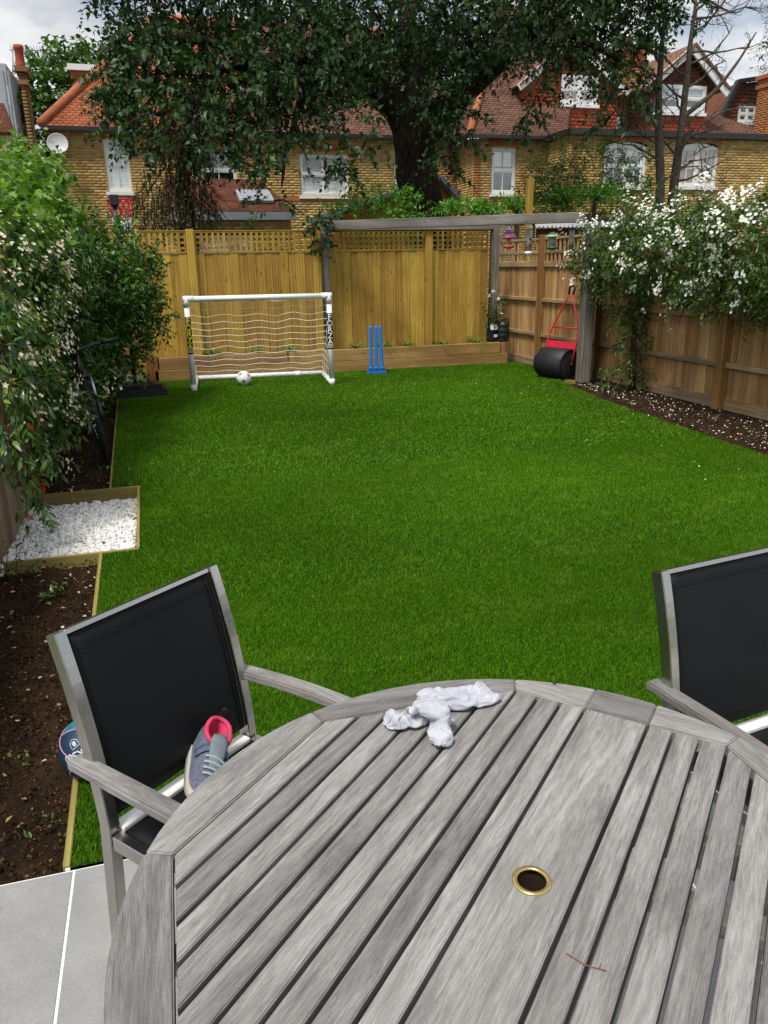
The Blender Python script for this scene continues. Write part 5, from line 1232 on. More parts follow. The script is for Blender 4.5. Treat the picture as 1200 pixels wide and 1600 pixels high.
# net
q = MB(); ns, nt = 17, 12
def netp(s, t):
    a = GL.lerp(GR, s) + up_ * (GH - .03); b_ = BLp.lerp(BRp, s) + up_ * .05
    p = a.lerp(b_, t ** 1.25); p.z = a.z + (b_.z - a.z) * t
    sag = math.sin(math.pi * min(1, t)) * .06
    return p + Vector((mnoise.noise(Vector((s * 3, t * 3, 1))) * .03, .05 * mnoise.noise(Vector((s * 4, t * 2, 5))) + sag, -.028 * math.sin(s * math.pi * 4) ** 2 * (1 - t * .3) + mnoise.noise(Vector((s * 6, t * 5, 3))) * .018))
for j in range(nt + 1): q.tube([netp(i / 32, j / nt) for i in range(33)], .0034, 4, False)
for i in range(ns + 1): q.tube([netp(i / ns, j / 22) for j in range(23)], .0028, 4, False)
for s0, Pp, Bp in ((0, GL, BLp), (1, GR, BRp)):
    for j in range(1, nt):
        a = Pp + up_ * (GH * (1 - j / nt)); b_ = netp(s0, j / nt); q.tube([a, (a + b_) / 2 + Vector((0, 0, -.03)), b_], .0024, 4, False)
    for j in range(1, 6):
        t = j / 6; a = netp(s0, 1 - t * .93 + .0) ; b_ = Vector((0, 0, .06)) + Pp.lerp(Bp, 1 - t); q.tube([a, b_], .002, 4, False)
q.build('net', M_net, goal, world=True)['kind'] = 'stuff'
for g_, m_l in ((GL, M_yellow), (GR, M_yellow)):
    z0, z1 = .50, .98
    q = MB(); q.tube([g_ + up_ * z0, g_ + up_ * z1], r_ + .0015, 18); st = q.build('sticker', M_sticker, goal, world=True)
    vdir = Vector((g_.x, g_.y, 0)).normalized()          # lettering wraps the side of the post that faces the house
    ux = Vector((vdir.y, -vdir.x, 0))
    for k, chx in enumerate('FORZA'):
        me = text_mesh(chx, .112, .0006, .0012); bmx = bmesh.new(); bmx.from_mesh(me); bmesh.ops.triangulate(bmx, faces=bmx.faces); bmesh.ops.subdivide_edges(bmx, edges=bmx.edges, cuts=3, use_grid_fill=True); bmx.to_mesh(me); bmx.free(); zc = z1 - .055 - k * .083
        for v in me.vertices:
            x, y, z = v.co; ang = (x * 1.05) / (r_ + .003); rr = r_ + .0035 + z
            p = g_ + up_ * (zc + y * .95) + (-vdir * math.cos(ang) + ux * math.sin(ang)) * rr; v.co = p - Vector(goal.location)
        o = link('letter', me, m_l if g_ is GL else M_whiteprint, None); o.parent = st; o.location = Vector(goal.location) - Vector(goal.location)
        # the sticker already sits at minus the goal's place, so shift its children back
        o.location = Vector(goal.location)
    for k in range(3):
        q = MB(); zc = z0 + .02 + .018 * k; q.tube([g_ + up_ * zc, g_ + up_ * (zc + .007)], r_ + .003, 18); o = q.build('stripe', M_whiteprint, None); o.parent = st

# ---- football
fb = empty('football', (1.105, 10.98, .105), 0.4, 'white football with yellow green and pink patches in front of the net', 'ball')
bm = bmesh.new(); bmesh.ops.create_icosphere(bm, subdivisions=4, radius=.105); me = bpy.data.meshes.new('cover'); bm.to_mesh(me); bm.free()
me.polygons.foreach_set('use_smooth', [True] * len(me.polygons)); link('cover', me, plain('ball_white', 'e6e6e2', 0.35, var=0.03), fb)
gold = (1 + 5 ** .5) / 2
ic = [Vector(v).normalized() for v in [(0, s * 1, t * gold) for s in (1, -1) for t in (1, -1)] + [(s * 1, t * gold, 0) for s in (1, -1) for t in (1, -1)] + [(t * gold, 0, s * 1) for s in (1, -1) for t in (1, -1)]]
pc = [M_yellow, plain('green_patch', '3aa05a', .4), plain('pink_patch', 'd86a5a', .4), plain('grey_patch', '6a6e78', .4)]
Rm = Matrix.Rotation(.5, 3, 'X') @ Matrix.Rotation(.3, 3, 'Y')
for i, v in enumerate(ic):
    v = Rm @ v; a = v.orthogonal().normalized(); b_ = v.cross(a); q = MB(); vs = [v * .1065]
    for k in range(5):
        t = 2 * math.pi * k / 5; w = 2 * math.pi * (k + .5) / 5
        for tt, s in ((t, .36), (w, .17)): vs.append((v + (a * math.cos(tt) + b_ * math.sin(tt)) * s).normalized() * .1062)
    q.add(vs, [(0, 1 + k, 1 + (k + 1) % 10) for k in range(10)], True); q.build('patch', pc[i % 4], fb)
# ---- cricket stumps
stp = empty('cricket_stumps', (3.17, 11.44, 0), -.08, 'bright blue plastic cricket stumps standing on the lawn against the raised bed', 'stumps')
q = MB(); q.box((0, 0, .025), (.29, .12, .05)); q.build('base', M_blue, stp, .01, 2)
for k in (-1, 0, 1):
    q = MB(); q.lathe([(.030, .05), (.030, .12), (.027, .14), (.026, .68), (.023, .70), (.016, .715)], (0, 0, 0), 12); q.build('stump', M_blue, stp, loc=(k * .088, 0, 0), rot=(0, (.004, .0, -.035)[k + 1], 0))
    q = MB(); q.lathe([(.037, .045), (.037, .10), (.032, .11)], (0, 0, 0), 12); q.build('socket', M_blue, stp, loc=(k * .088, 0, 0))

# ---- bins on the raised bed
bn = empty('kitchen_caddy', (5.33, 11.99, .345), .3, 'small black caddy with white labels on its front at the end of the raised bed', 'bin')
q = MB(); q.prism([(-.075, -.06, 0), (.075, -.06, 0), (.075, .06, 0), (-.075, .06, 0)], (0, 0, .17)); q.build('body', M_black, bn, .01)
q = MB(); q.box((0, 0, .18), (.17, .14, .022)); q.build('lid', M_black, bn, .006)
for xx, zz, w, h, tl in ((-.04, .235, .07, .085, -.3), (.045, .235, .07, .085, -.3)):
    q = MB(); q.box((0, 0, 0), (w, .012, h)); q.build('white_card', M_whiteprint, bn, .003, loc=(xx, -.02, zz), rot=(tl, .12 if xx < 0 else -.1, 0))
q = MB(); q.box((0, -.0615, .10), (.07, .003, .045)); q.build('label', M_whiteprint, bn)
wb = empty('water_butt', (5.50, 11.98, .345), .2, 'dark green ribbed plastic container with carry handle in the far right corner', 'container')
M_dgreen = plain('dark_green_plastic', '16211c', .45, var=.2)
q = MB(); pr = []
for i in range(15):
    z = .30 * i / 14; rr = .095 + .012 * math.sin(z / .30 * math.pi) + (.004 if i % 4 < 2 else -.003); pr.append((rr, z))
q.lathe([(.08, 0)] + pr + [(.06, .33), (.03, .335)], (0, 0, 0), 18); q.build('body', M_dgreen, wb)
q = MB(); q.lathe([(.035, .33), (.035, .355), (.03, .36)], (0, 0, 0), 12); q.build('cap', M_black, wb)
q = MB(); q.tube([(.03, 0, .34), (.06, 0, .37), (.10, 0, .36), (.115, 0, .28), (.112, 0, .12), (.10, 0, .04)], .011, 8); q.build('handle', M_black, wb)

# ---- lawn roller
lr = empty('lawn_roller', (5.43, 9.97, 0), rad(17), 'black lawn roller with red handle leaning on the fence beside the grey post', 'lawn roller')
R0r, Lr = .215, .50
Ry = Matrix.Rotation(rad(90), 3, 'X')
q = MB(); q.lathe([(R0r - .02, -Lr / 2 - .002), (R0r, -Lr / 2 + .01), (R0r, Lr / 2 - .01), (R0r - .02, Lr / 2 + .002)], (0, 0, R0r), 40, Ry); q.build('drum', M_blackrough, lr)
for s in (-1, 1):
    q = MB(); q.tube([(math.cos(t) * (R0r - .012), s * (Lr / 2 + .004), R0r + math.sin(t) * (R0r - .012)) for t in np.linspace(0, 2 * math.pi, 32, endpoint=False)], .010, 6, closed=True); q.build('rim', M_black, lr)
    q = MB(); q.tube([(0, s * (Lr / 2 - .01), R0r), (0, s * (Lr / 2 + .045), R0r)], .018, 10); q.build('axle', M_black, lr)
y_ = Lr / 2 + .03
tp = (.22, 0, .88)
for s in (-1, 1):
    q = MB(); q.tube([(0, s * y_, R0r), (.055, s * y_, R0r + .25), (.13, s * (y_ - .03), .70), (.19, s * .07, 1.06), (.205, s * .04, 1.15)], .012, 8); q.build('handle_bar', M_red, lr)
q = MB(); q.tube([(.13, -(y_ - .03), .70), (.13, y_ - .03, .70)], .011, 8); q.build('cross_bar', M_red, lr)
q = MB(); q.box((.062, 0, .455), (.012, 2 * y_ - .01, .12), M=Matrix.Rotation(rad(14), 3, 'Y')); q.build('scraper_plate', M_red, lr, .003)
q = MB(); q.tube([(.205, -.04, 1.15), (.225, -.05, 1.24), (.235, 0, 1.27), (.225, .05, 1.24), (.205, .04, 1.15)], .015, 8); q.build('grip', M_black, lr)

# ---- basketball hoop
bh = empty('basketball_stand', (-.22, 10.62, 0), 0.05, 'portable basketball stand with black base and red white blue net poking above the shrub', 'basketball stand')
q = MB(); q.prism([(-.36, -.22, .0), (.27, -.22, 0), (.27, .3, 0), (-.36, .3, 0)], (0, 0, .11)); q.build('base', M_blackrough, bh, .02, 2)
q = MB(); q.prism([(-.32, -.17, .11), (.23, -.17, .11), (.19, .24, .11), (-.28, .24, .11)], (0, 0, .05)); q.build('base_top', M_blackrough, bh, .02, 2)
q = MB(); q.box((-.05, -.235, .004), (.66, .02, .012)); q.build('base_edge', plain('grey_strip', '8a8f92', .5), bh)
q = MB(); q.tube([(-.12, .1, .15), (-.12, .12, 1.0), (-.13, .12, 1.8), (-.12, .1, 2.46)], .026, 12); q.build('pole', M_black, bh)
for s in (-1, 1):
    q = MB(); q.tube([(-.12 + s * .2, -.12, .155), (-.12 + s * .02, .08, .42)], .012, 6); q.build('brace', M_black, bh)
q = MB(); q.box((.06, .0, .165), (.12, .04, .012)); q.build('handle', M_black, bh)
q = MB(); q.box((-.12, .1, 2.40), (.11, .09, .13)); q.build('bracket', M_black, bh, .01)
hc = Vector((-.05, .33, 2.42)); HR = .155
q = MB(); q.tube([hc + Vector((math.cos(t) * HR, math.sin(t) * HR, 0)) for t in np.linspace(0, 2 * math.pi, 24, endpoint=False)], .010, 8, closed=True); q.tube([Vector((-.1, .12, 2.41)), hc + Vector((-.03, -HR, 0))], .012, 6); q.build('rim', M_red, bh)
nets = [MB(), MB(), MB()]
for k in range(12):
    for s in (1, -1):
        pts = []
        for j in range(13):
            t = j / 12; a = 2 * math.pi * k / 12 + s * t * 1.6; rr = HR * (1 - .42 * t ** .8); pts.append(hc + Vector((math.cos(a) * rr, math.sin(a) * rr, -.42 * t)))
        for i, (j0, j1) in enumerate(((0, 6), (6, 10), (10, 12))): nets[i].tube(pts[j0:j1 + 1], .0075 if i == 0 else .006, 5, False)
nb = None
for i, mt in enumerate((M_red, M_whiteprint, plain('blue_cord', '2a4c9a', .7))):
    o = nets[i].build('net_section', mt, bh); o['kind'] = 'stuff'

# ---- bicycle
bk = empty('mountain_bike', (-.555, 7.08, 0), 0, 'black mountain bike half hidden in the hedge, front wheel at the lawn edge', 'bicycle')
# built along +Y (rear) from the front hub, then leaned left
LM = Matrix.Rotation(rad(-7), 3, 'Y'); SM = Matrix.Rotation(rad(9), 3, 'Z')
def bp(p): return SM @ (LM @ Vector(p))
M_tyre = plain('tyre_rubber', '17171a', .75, var=.2, bump=.5); M_alu = plain('brushed_stanchion', 'b8bcc0', .3, 0.9, var=.05); M_frame = plain('black_frame', '1a1b20', .3, var=.1)
WR = .335
def wheel(yc):
    wh = empty('wheel', (0, 0, 0)); wh.parent = bk
    q = MB(); q.tube([bp((0, yc + math.cos(t) * (WR - .025), WR + math.sin(t) * (WR - .025))) for t in np.linspace(0, 2 * math.pi, 40, endpoint=False)], .027, 10, closed=True)
    for k in range(72):
        t = 2 * math.pi * k / 72; c_ = Vector((0, yc + math.cos(t) * (WR + .001), WR + math.sin(t) * (WR + .001)))
        for xx in (-.014, .014):
            M_ = (SM @ LM @ Matrix.Rotation(t, 3, 'X')); q.box(bp(c_ + Vector((xx + (.004 if k % 2 else -.004), 0, 0))), (.012, .010, .012), M=M_)
    q.build('tyre', M_tyre, wh)
    q = MB(); q.tube([bp((0, yc + math.cos(t) * (WR - .055), WR + math.sin(t) * (WR - .055))) for t in np.linspace(0, 2 * math.pi, 40, endpoint=False)], .010, 6, closed=True); q.build('rim', M_frame, wh)
    q = MB()
    for k in range(28):
        t = 2 * math.pi * k / 28; q.tube([bp((.03 if k % 2 else -.03, yc + math.cos(t + .25) * .02, WR + math.sin(t + .25) * .02)), bp((0, yc + math.cos(t) * (WR - .06), WR + math.sin(t) * (WR - .06)))], .0012, 3, False)
    q.build('spokes', M_alu, wh)['kind'] = 'stuff'
    q = MB(); q.tube([bp((-.05, yc, WR)), bp((.05, yc, WR))], .018, 8); q.build('hub', M_frame, wh)
wheel(0.0); wheel(1.07)
hd0, hd1 = (0, .24, .70), (0, .30, .86)
for s in (-1, 1):
    q = MB(); q.tube([bp((s * .065, -.01, WR - .01)), bp((s * .065, .08, .52))], .021, 10); q.build('fork_leg', M_frame, bk)
    q = MB(); q.tube([bp((s * .065, .08, .52)), bp((s * .065, .19, .70))], .016, 10); q.build('stanchion', M_alu, bk)
q = MB(); q.tube([bp((-.085, .20, .705)), bp((.085, .20, .705))], .026, 8); q.build('fork_crown', M_frame, bk)
q = MB(); q.tube([bp((-.06, .075, .525)), bp((-.04, .06, .575)), bp((.04, .06, .575)), bp((.06, .075, .525))], .014, 8); q.build('fork_arch', M_frame, bk)
fr = MB(); fr.tube([bp((0, .20, .69)), bp((0, .26, .84)), bp((0, .28, .89))], .024, 8); fr.tube([bp((0, .22, .74)), bp((0, .66, .33))], .024, 8); fr.tube([bp((0, .26, .83)), bp((0, .78, .72))], .018, 8); fr.tube([bp((0, .66, .33)), bp((0, .82, .86))], .018, 8)
for s in (-1, 1): fr.tube([bp((s * .03, .68, .33)), bp((s * .06, 1.07, WR))], .012, 6); fr.tube([bp((s * .03, .78, .70)), bp((s * .06, 1.07, WR))], .010, 6)
fr.build('frame', M_frame, bk)
q = MB(); q.tube([bp((0, .28, .89)), bp((0, .21, .93))], .02, 8); q.build('stem', M_frame, bk)
q = MB(); q.tube([bp((-.34, .27, .965)), bp((-.12, .22, .95)), bp((0, .20, .93)), bp((.12, .22, .95)), bp((.34, .27, .965))], .014, 8); q.build('handlebar', M_frame, bk)
for s in (-1, 1):
    q = MB(); q.tube([bp((s * .23, .245, .958)), bp((s * .36, .275, .967))], .019, 10); q.build('grip', M_black, bk)
    q = MB(); q.tube([bp((s * .19, .235, .955)), bp((s * .20, .18, .94)), bp((s * .29, .17, .93))], .007, 6); q.build('brake_lever', M_frame, bk)
    q = MB(); q.tube([bp((s * .18, .22, .955)), bp((s * .12, .08, .96)), bp((s * .05, .10, .86)), bp((s * .05, .16, .70))], .004, 5, False); q.build('cable', M_black, bk)
q = MB(); q.tube([bp((0, .70, .93)), bp((0, .84, .94)), bp((0, .96, .95))], [.02, .05, .07], 10); q.build('saddle', M_black, bk)

# ---- bird feeders on the pergola beam, stake, neighbour's shed and trellis
def hang(p, zt):
    q = MB(); q.tube([p, (p[0], p[1], zt)], .003, 4); return q
Yb = 10.35
p = at(795, 376, Yb); f1 = empty('bird_feeder', p, 0, 'pink and purple hanging bird house feeder under the grey beam', 'bird feeder')
M_pink = plain('pink_paint', 'd87a94', .5); M_purple = plain('purple_paint', '8a68a0', .5)
q = MB(); q.lathe([(.10, .0), (.105, .02), (.06, .06), (.055, .065)], (0, 0, .03), 16); q.build('roof_tier', M_pink, f1)
q = MB(); q.lathe([(.065, .09), (.05, .13), (.02, .16), (.008, .18)], (0, 0, 0), 14); q.build('roof_cap', M_purple, f1)
q = MB(); q.lathe([(.03, -.07), (.03, .03)], (0, 0, 0), 10); q.build('tube', M_blind_b, f1)
q = MB(); q.lathe([(.02, -.11), (.075, -.09), (.085, -.065), (.07, -.06)], (0, 0, 0), 16); q.build('tray', plain('coral_paint', 'c05a50', .5), f1)
hang((0, 0, .17), 2.08 - p.z).build('hook', M_gutter, f1)
Yb = 10.15
p = at(826, 376, Yb); f2 = empty('bird_feeder', p, 0, 'tall pale grey tube bird feeder hanging left of the fence post', 'bird feeder')
M_fgrey = plain('feeder_grey', '9a938a', .5, var=.15)
q = MB(); q.lathe([(.042, -.14), (.042, .15)], (0, 0, 0), 14); q.build('tube', M_fgrey, f2)
q = MB(); q.lathe([(.048, .15), (.05, .17), (.03, .185)], (0, 0, 0), 14); q.build('cap', M_blind_w, f2)
q = MB(); q.lathe([(.05, -.175), (.05, -.15), (.043, -.14)], (0, 0, 0), 14); q.build('base', M_blind_w, f2)
for zz in (-.06, .02):
    q = MB(); q.tube([(0, -.043, zz), (0, -.05, zz)], .014, 8); q.tube([(-.07, -.03, zz - .03), (.07, -.03, zz - .03)], .004, 5); q.build('port', M_gutter, f2)
hang((0, 0, .18), 2.08 - p.z).build('hook', M_gutter, f2)
Yb = 9.95
p = at(863, 374, Yb); f3 = empty('bird_feeder', p, 0, 'seed feeder with pale green conical roof hanging right of the fence post', 'bird feeder')
q = MB(); q.lathe([(.11, .03), (.10, .045), (.03, .085), (.008, .095)], (0, 0, 0), 18); q.build('roof', plain('pale_green', '9ab08c', .5), f3)
q = MB(); q.lathe([(.052, -.09), (.052, .035)], (0, 0, 0), 14); q.build('tube', M_fgrey, f3)
q = MB(); q.lathe([(.02, -.14), (.08, -.12), (.085, -.095), (.055, -.09)], (0, 0, 0), 16); q.build('tray', plain('mid_green', '3a5a40', .5), f3)
hang((0, 0, .09), 2.07 - p.z).build('hook', M_gutter, f3)
p = at(893, 374, 9.8); f4 = empty('bird_feeder', p, 0, 'wire tube bird feeder half hidden by the white flowers at the beam end', 'bird feeder')
q = MB(); q.lathe([(.035, -.12), (.035, .12)], (0, 0, 0), 12); q.build('tube', M_fgrey, f4)
q = MB(); q.lathe([(.045, .12), (.04, .14), (.02, .15)], (0, 0, 0), 12); q.build('cap', M_dgreen, f4)
q = MB(); q.lathe([(.05, -.16), (.055, -.13), (.035, -.12)], (0, 0, 0), 12); q.build('base', M_dgreen, f4)
hang((0, 0, .15), 2.07 - p.z).build('hook', M_gutter, f4)
p = at(826, 340, 13.0); sk = empty('timber_stake', (p.x, 13, 0), 0, 'square new timber stake standing up behind the grey beam', 'stake')
zt = at(826, 279, 13.0).z; q = MB(); q.box((0, 0, zt / 2), (.105, .1, zt)); q.build('stake', M_newfence, sk, .006)
sh = empty('garden_shed', (7.1, 13.4, 0), 0, 'dark red brown neighbouring shed with white scalloped roof trim seen above the fence', 'shed')
a, b_ = at(836, 360, 13.2), at(925, 345, 13.2)
q = MB(); zb = MB()
M_shed = wood('shed_board', '2c1612', '4a241c', '5e3226', 'X', per_obj=.3)
k = 0
for k in range(18):
    q = MB(); q.box((0, 0, 0), (1.9, .025, .115)); q.build('shed_board', M_shed, sh, .003, loc=(a.x + .05 + .95, 13.25 + .0, .06 + .12 * k), rot=(.12, 0, 0), world=True)
q = MB(); q.bar((a.x - .1, 13.9, 2.30), (a.x + 2.1, 13.9, 2.30), 1.6, .06); q.build('roof', M_gutter, sh, world=True)
q = MB()
for i in range(26):
    x = a.x - .06 + .082 * i; q.prism([(x, 13.08, 2.26), (x + .075, 13.08, 2.26), (x + .075, 13.08, 2.19), (x + .056, 13.08, 2.165), (x + .019, 13.08, 2.165), (x, 13.08, 2.19)], (0, .015, 0))
q.build('scalloped_trim', M_whiteprint, sh, world=True)['kind'] = 'stuff'
nt_ = empty('neighbour_trellis', (6.2, 13.4, 0), 0, 'pale square trellis beyond the fence corner behind the pink feeder', 'trellis')
M_tr = plain('grey_green_paint', '8a9488', .7)
for i in range(8):
    q = MB(); q.box((0, 0, 0), (.03, .02, 2.3)); q.build('trellis_lath', M_tr, nt_, loc=(5.95 + .15 * i, 13.4, 1.15), world=True)
for z in (1.5, 1.75, 2.0, 2.25):
    q = MB(); q.box((0, 0, 0), (1.2, .02, .03)); q.build('trellis_lath', M_tr, nt_, loc=(6.5, 13.42, z), world=True)
# ================================================================== TABLE
def m_teak(name='weathered_teak', warm=0.0, tint=1.0):
    t = NT(name)
    co = t.objco((0.05, 1, 1), 30); co2 = t.objco((0.2, 1, 1), 30); cb = t.objco((1, 1, 1), 30)
    fib = t.noise(co, 800, 5, 0.72, 0.5); fib2 = t.noise(co, 210, 7, 0.7, 0.8); blot = t.noise(co2, 17, 7, 0.7, 0.5); spk = t.noise(t.objco((0.5, 1, 1), 30), 380, 3, 0.6); bigb = t.noise(cb, 5, 4)
    base = t.ramp(t.math('ADD', t.math('MULTIPLY', fib, 0.5), t.math('MULTIPLY', fib2, 0.5)), [(0.30, hx('4e4d4b')), (0.45, hx('82807e')), (0.58, hx('a19f9c')), (0.74, hx('bab8b4'))])
    # arched growth rings in some slats
    rco = t.n('VectorMath', {0: t.objco((0.28, 1.0, 1.0), 30), 1: t.n('CombineXYZ', {0: 0.0, 1: t.math('MULTIPLY', t.math('SUBTRACT', t.objrand(), 0.5), 0.05), 2: 0.0}).outputs[0]}, operation='ADD').outputs[0]
    rings = t.n('TexWave', {'Vector': rco, 'Scale': 34.0, 'Distortion': 3.0, 'Detail': 3.0, 'Detail Scale': 2.0, 'Detail Roughness': 0.6}, wave_type='RINGS', rings_direction='SPHERICAL').outputs['Fac']
    base = t.mix(t.math('MULTIPLY', t.ramp(blot, [(0.5, (0, 0, 0)), (0.7, (0.4, 0.4, 0.4))]), rings), base, hx('d0ceca'))
    base = t.mix(t.ramp(blot, [(0.32, (0.65, 0.65, 0.65)), (0.52, (0, 0, 0))]), base, hx('565452'))
    base = t.mix(t.ramp(spk, [(0.62, (0, 0, 0)), (0.76, (0.30, 0.30, 0.30))]), base, hx('e2e1de'))
    base = t.mix(t.ramp(bigb, [(0.50, (0, 0, 0)), (0.75, (0.45, 0.45, 0.45))]), base, hx('878580' if not warm else '8a6a52'))
    hsv = t.n('HueSaturation', {'Color': base, 'Saturation': 0.9, 'Value': t.math('ADD', 0.60 * tint, t.math('MULTIPLY', t.objrand(), 0.38))}).outputs[0]
    h = t.math('ADD', t.math('MULTIPLY', fib, 0.6), t.math('MULTIPLY', fib2, 0.6))
    t.set(base=hsv, rough=0.72, spec=0.3, normal=t.bump(h, 0.35, 0.0012)); return t.m
M_teak = m_teak()
M_teak_arm = m_teak('worn_teak_arm', 1.0, 0.97)
TA = rad(44.0)
table = empty('garden_table', (0.432, 0.80, 0), TA, 'round weathered grey slatted wooden garden table with a brass parasol hole', 'table')
TZ = 0.74; AP = 0.492; RO = 0.577
tb = 0.034
def slat(v0, v1):
    lim = AP * math.sqrt(2) - 0.0035
    pts = []
    for v, in ((v0,), (v1,)): pass
    def um(v): return min(AP - 0.0015, lim - abs(v))
    br = 0.2039
    vs = [v0] + [b for b in (-br, br) if v0 < b < v1] + [v1]
    right = [(um(v), v) for v in vs]; left = [(-um(v), v) for v in reversed(vs)]
    return right + left
def slat_obj(v0, v1, name='slat'):
    poly = slat(v0, v1); cv = (v0 + v1) / 2
    q = MB(); q.prism([(u, v - cv, -tb) for u, v in poly], (0, 0, tb)); return q.build(name, M_teak, table, 0.0018, 2, loc=(0, cv, TZ + rng.uniform(-.0008, .0004)))
gap = 0.0074; pitch = 0.04835
for s in (1, -1):
    e = 0.0575 if s > 0 else 0.0655
    p_ = (AP - 0.002 - e) / 9
    for k in range(9):
        a = e + p_ * k + gap / 2; b_ = e + p_ * (k + 1) - gap / 2
        if k == 8: b_ = AP - 0.0025
        slat_obj(*( (a, b_) if s > 0 else (-b_, -a)))
# centre plank with a round hole
pv0, pv1 = -0.0655 + gap / 2, 0.0575 - gap / 2; hu, hv, hr = 0.008, -0.003, 0.0225
q = MB(); nH = 32
for zz in (0.0, -tb):
    ring = [(hu + hr * math.cos(2 * math.pi * k / nH + math.pi / 4), hv + hr * math.sin(2 * math.pi * k / nH + math.pi / 4), zz) for k in range(nH)]
    sq = []
    hw = pv1 - hv; lw = hv - pv0
    for k in range(nH):
        a = 2 * math.pi * k / nH + math.pi / 4; c_, s_ = math.cos(a), math.sin(a); m_ = max(abs(c_), abs(s_)); sx, sy = c_ / m_, s_ / m_
        sq.append((hu + sx * 0.06, hv + (sy * hw if sy > 0 else sy * lw), zz))
    q.add(ring + sq, [(k, (k + 1) % nH, nH + (k + 1) % nH, nH + k) for k in range(nH)])
b0 = 0; n2 = 2 * nH
q.f += [(k, (k + 1) % nH, n2 + (k + 1) % nH, n2 + k) for k in range(nH)]; q.sm += [True] * nH
for k in range(nH):
    a = 2 * math.pi * (k + .5) / nH + math.pi / 4
    if abs(math.sin(a)) > abs(math.cos(a)): q.f.append((nH + k, nH + (k + 1) % nH, n2 + nH + (k + 1) % nH, n2 + nH + k)); q.sm.append(False)
for u0, u1 in ((-AP + .0015, hu - .06), (hu + .06, AP - .0015)):
    q.add([(u0, pv0, 0), (u1, pv0, 0), (u1, pv1, 0), (u0, pv1, 0), (u0, pv0, -tb), (u1, pv0, -tb), (u1, pv1, -tb), (u0, pv1, -tb)], [(0, 1, 2, 3), (4, 7, 6, 5), (0, 4, 5, 1), (3, 2, 6, 7)] + ([(0, 3, 7, 4)] if u0 < hu - .1 else [(1, 5, 6, 2)]))
me = bpy.data.meshes.new('centre_plank'); me.from_pydata(q.v, [], q.f); bm = bmesh.new(); bm.from_mesh(me); bmesh.ops.remove_doubles(bm, verts=bm.verts, dist=1e-5); bmesh.ops.recalc_face_normals(bm, faces=bm.faces)
es = [e for e in bm.edges if len(e.link_faces) == 2 and e.calc_face_angle(0) > .6 and abs(e.verts[0].co.z) < 1e-5 and abs(e.verts[1].co.z) < 1e-5 and min(abs(e.verts[0].co.y - pv0), abs(e.verts[0].co.y - pv1)) < 1e-4]
bmesh.ops.bevel(bm, geom=es, offset=.0018, segments=2, affect='EDGES'); bm.to_mesh(me); bm.free(); link('centre_plank', me, M_teak, table, (0, 0, TZ))
M_brass = plain('polished_brass', 'd9c07a', .25, 1.0, var=.06)
q = MB(); pr = [(.0205, -.006), (.0205, .0015), (.0222, .0030), (.0262, .0030), (.0285, .0012), (.0285, .0002), (.0218, .0002), (.0218, -.006), (.0205, -.006)]
n_ = 40; vs = []; fs = []
for r, z in pr[:-1]:
    for k in range(n_): a = 2 * math.pi * k / n_; vs.append((r * math.cos(a), r * math.sin(a), z))
m_ = len(pr) - 1
for i in range(m_):
    for k in range(n_): fs.append((i * n_ + k, i * n_ + (k + 1) % n_, ((i + 1) % m_) * n_ + (k + 1) % n_, ((i + 1) % m_) * n_ + k))
q.add(vs, fs, True); q.build('parasol_ring', M_brass, table, loc=(hu, hv, TZ))
q = MB(); q.tube([(0, 0, -.007), (0, 0, -.20)], .0212, 24, False); q.build('hole_shade_tube', plain('hole_shade_brown', '2a1c10', .7), table, loc=(hu, hv, TZ))  # dark tube added inside the hole; its colour stands in for the shade there
q = MB(); q.lathe([(.0205, -.2), (.0205, -.195)], (0, 0, 0), 20); q.build('hole_shade_cap', M_black, table, loc=(hu, hv, TZ))  # black cap added to close the tube so the hole looks dark
# rim: eight segments with straight inner and round outer edges; the two across the grain are in three pieces
def rim_piece(k, t0, t1):
    """segment k; t0..t1 positions along its inner edge (local y)"""
    half = AP * math.tan(math.pi / 8)
    def ang(t): return math.atan2(t, AP)
    g_ = 0.0006
    pts = [(AP + .001, t0 + g_), (AP + .001, t1 - g_)]
    a0 = ang(t0) if abs(t0) > half * .999 else math.asin(t0 / RO); a1 = ang(t1) if abs(t1) > half * .999 else math.asin(t1 / RO)
    n = 10
    arc = [(RO * math.cos(a1 + (a0 - a1) * i / n), RO * math.sin(a1 + (a0 - a1) * i / n) + (-g_ if i == 0 else g_ if i == n else 0)) for i in range(n + 1)]
    poly = pts + arc
    q = MB(); q.prism([(-(y), x - AP, 0) for x, y in poly], (0, 0, -.027))       # grain (local X) along the rim
    a = k * math.pi / 4
    o = q.build('rim_segment', M_teak, table, 0.0028, 3, loc=(AP * math.cos(a), AP * math.sin(a), TZ + rng.uniform(-.0004, .0006)), rot=(0, 0, a - math.pi / 2)); return o
half = AP * math.tan(math.pi / 8)
for k in range(8):
    if k in (0, 4):
        c0, c1 = (-0.0655, 0.0575) if k == 0 else (-0.0575, 0.0655)
        for t0, t1 in ((-half, c0), (c0, c1), (c1, half)): rim_piece(k, t0, t1)
    else: rim_piece(k, -half, half)
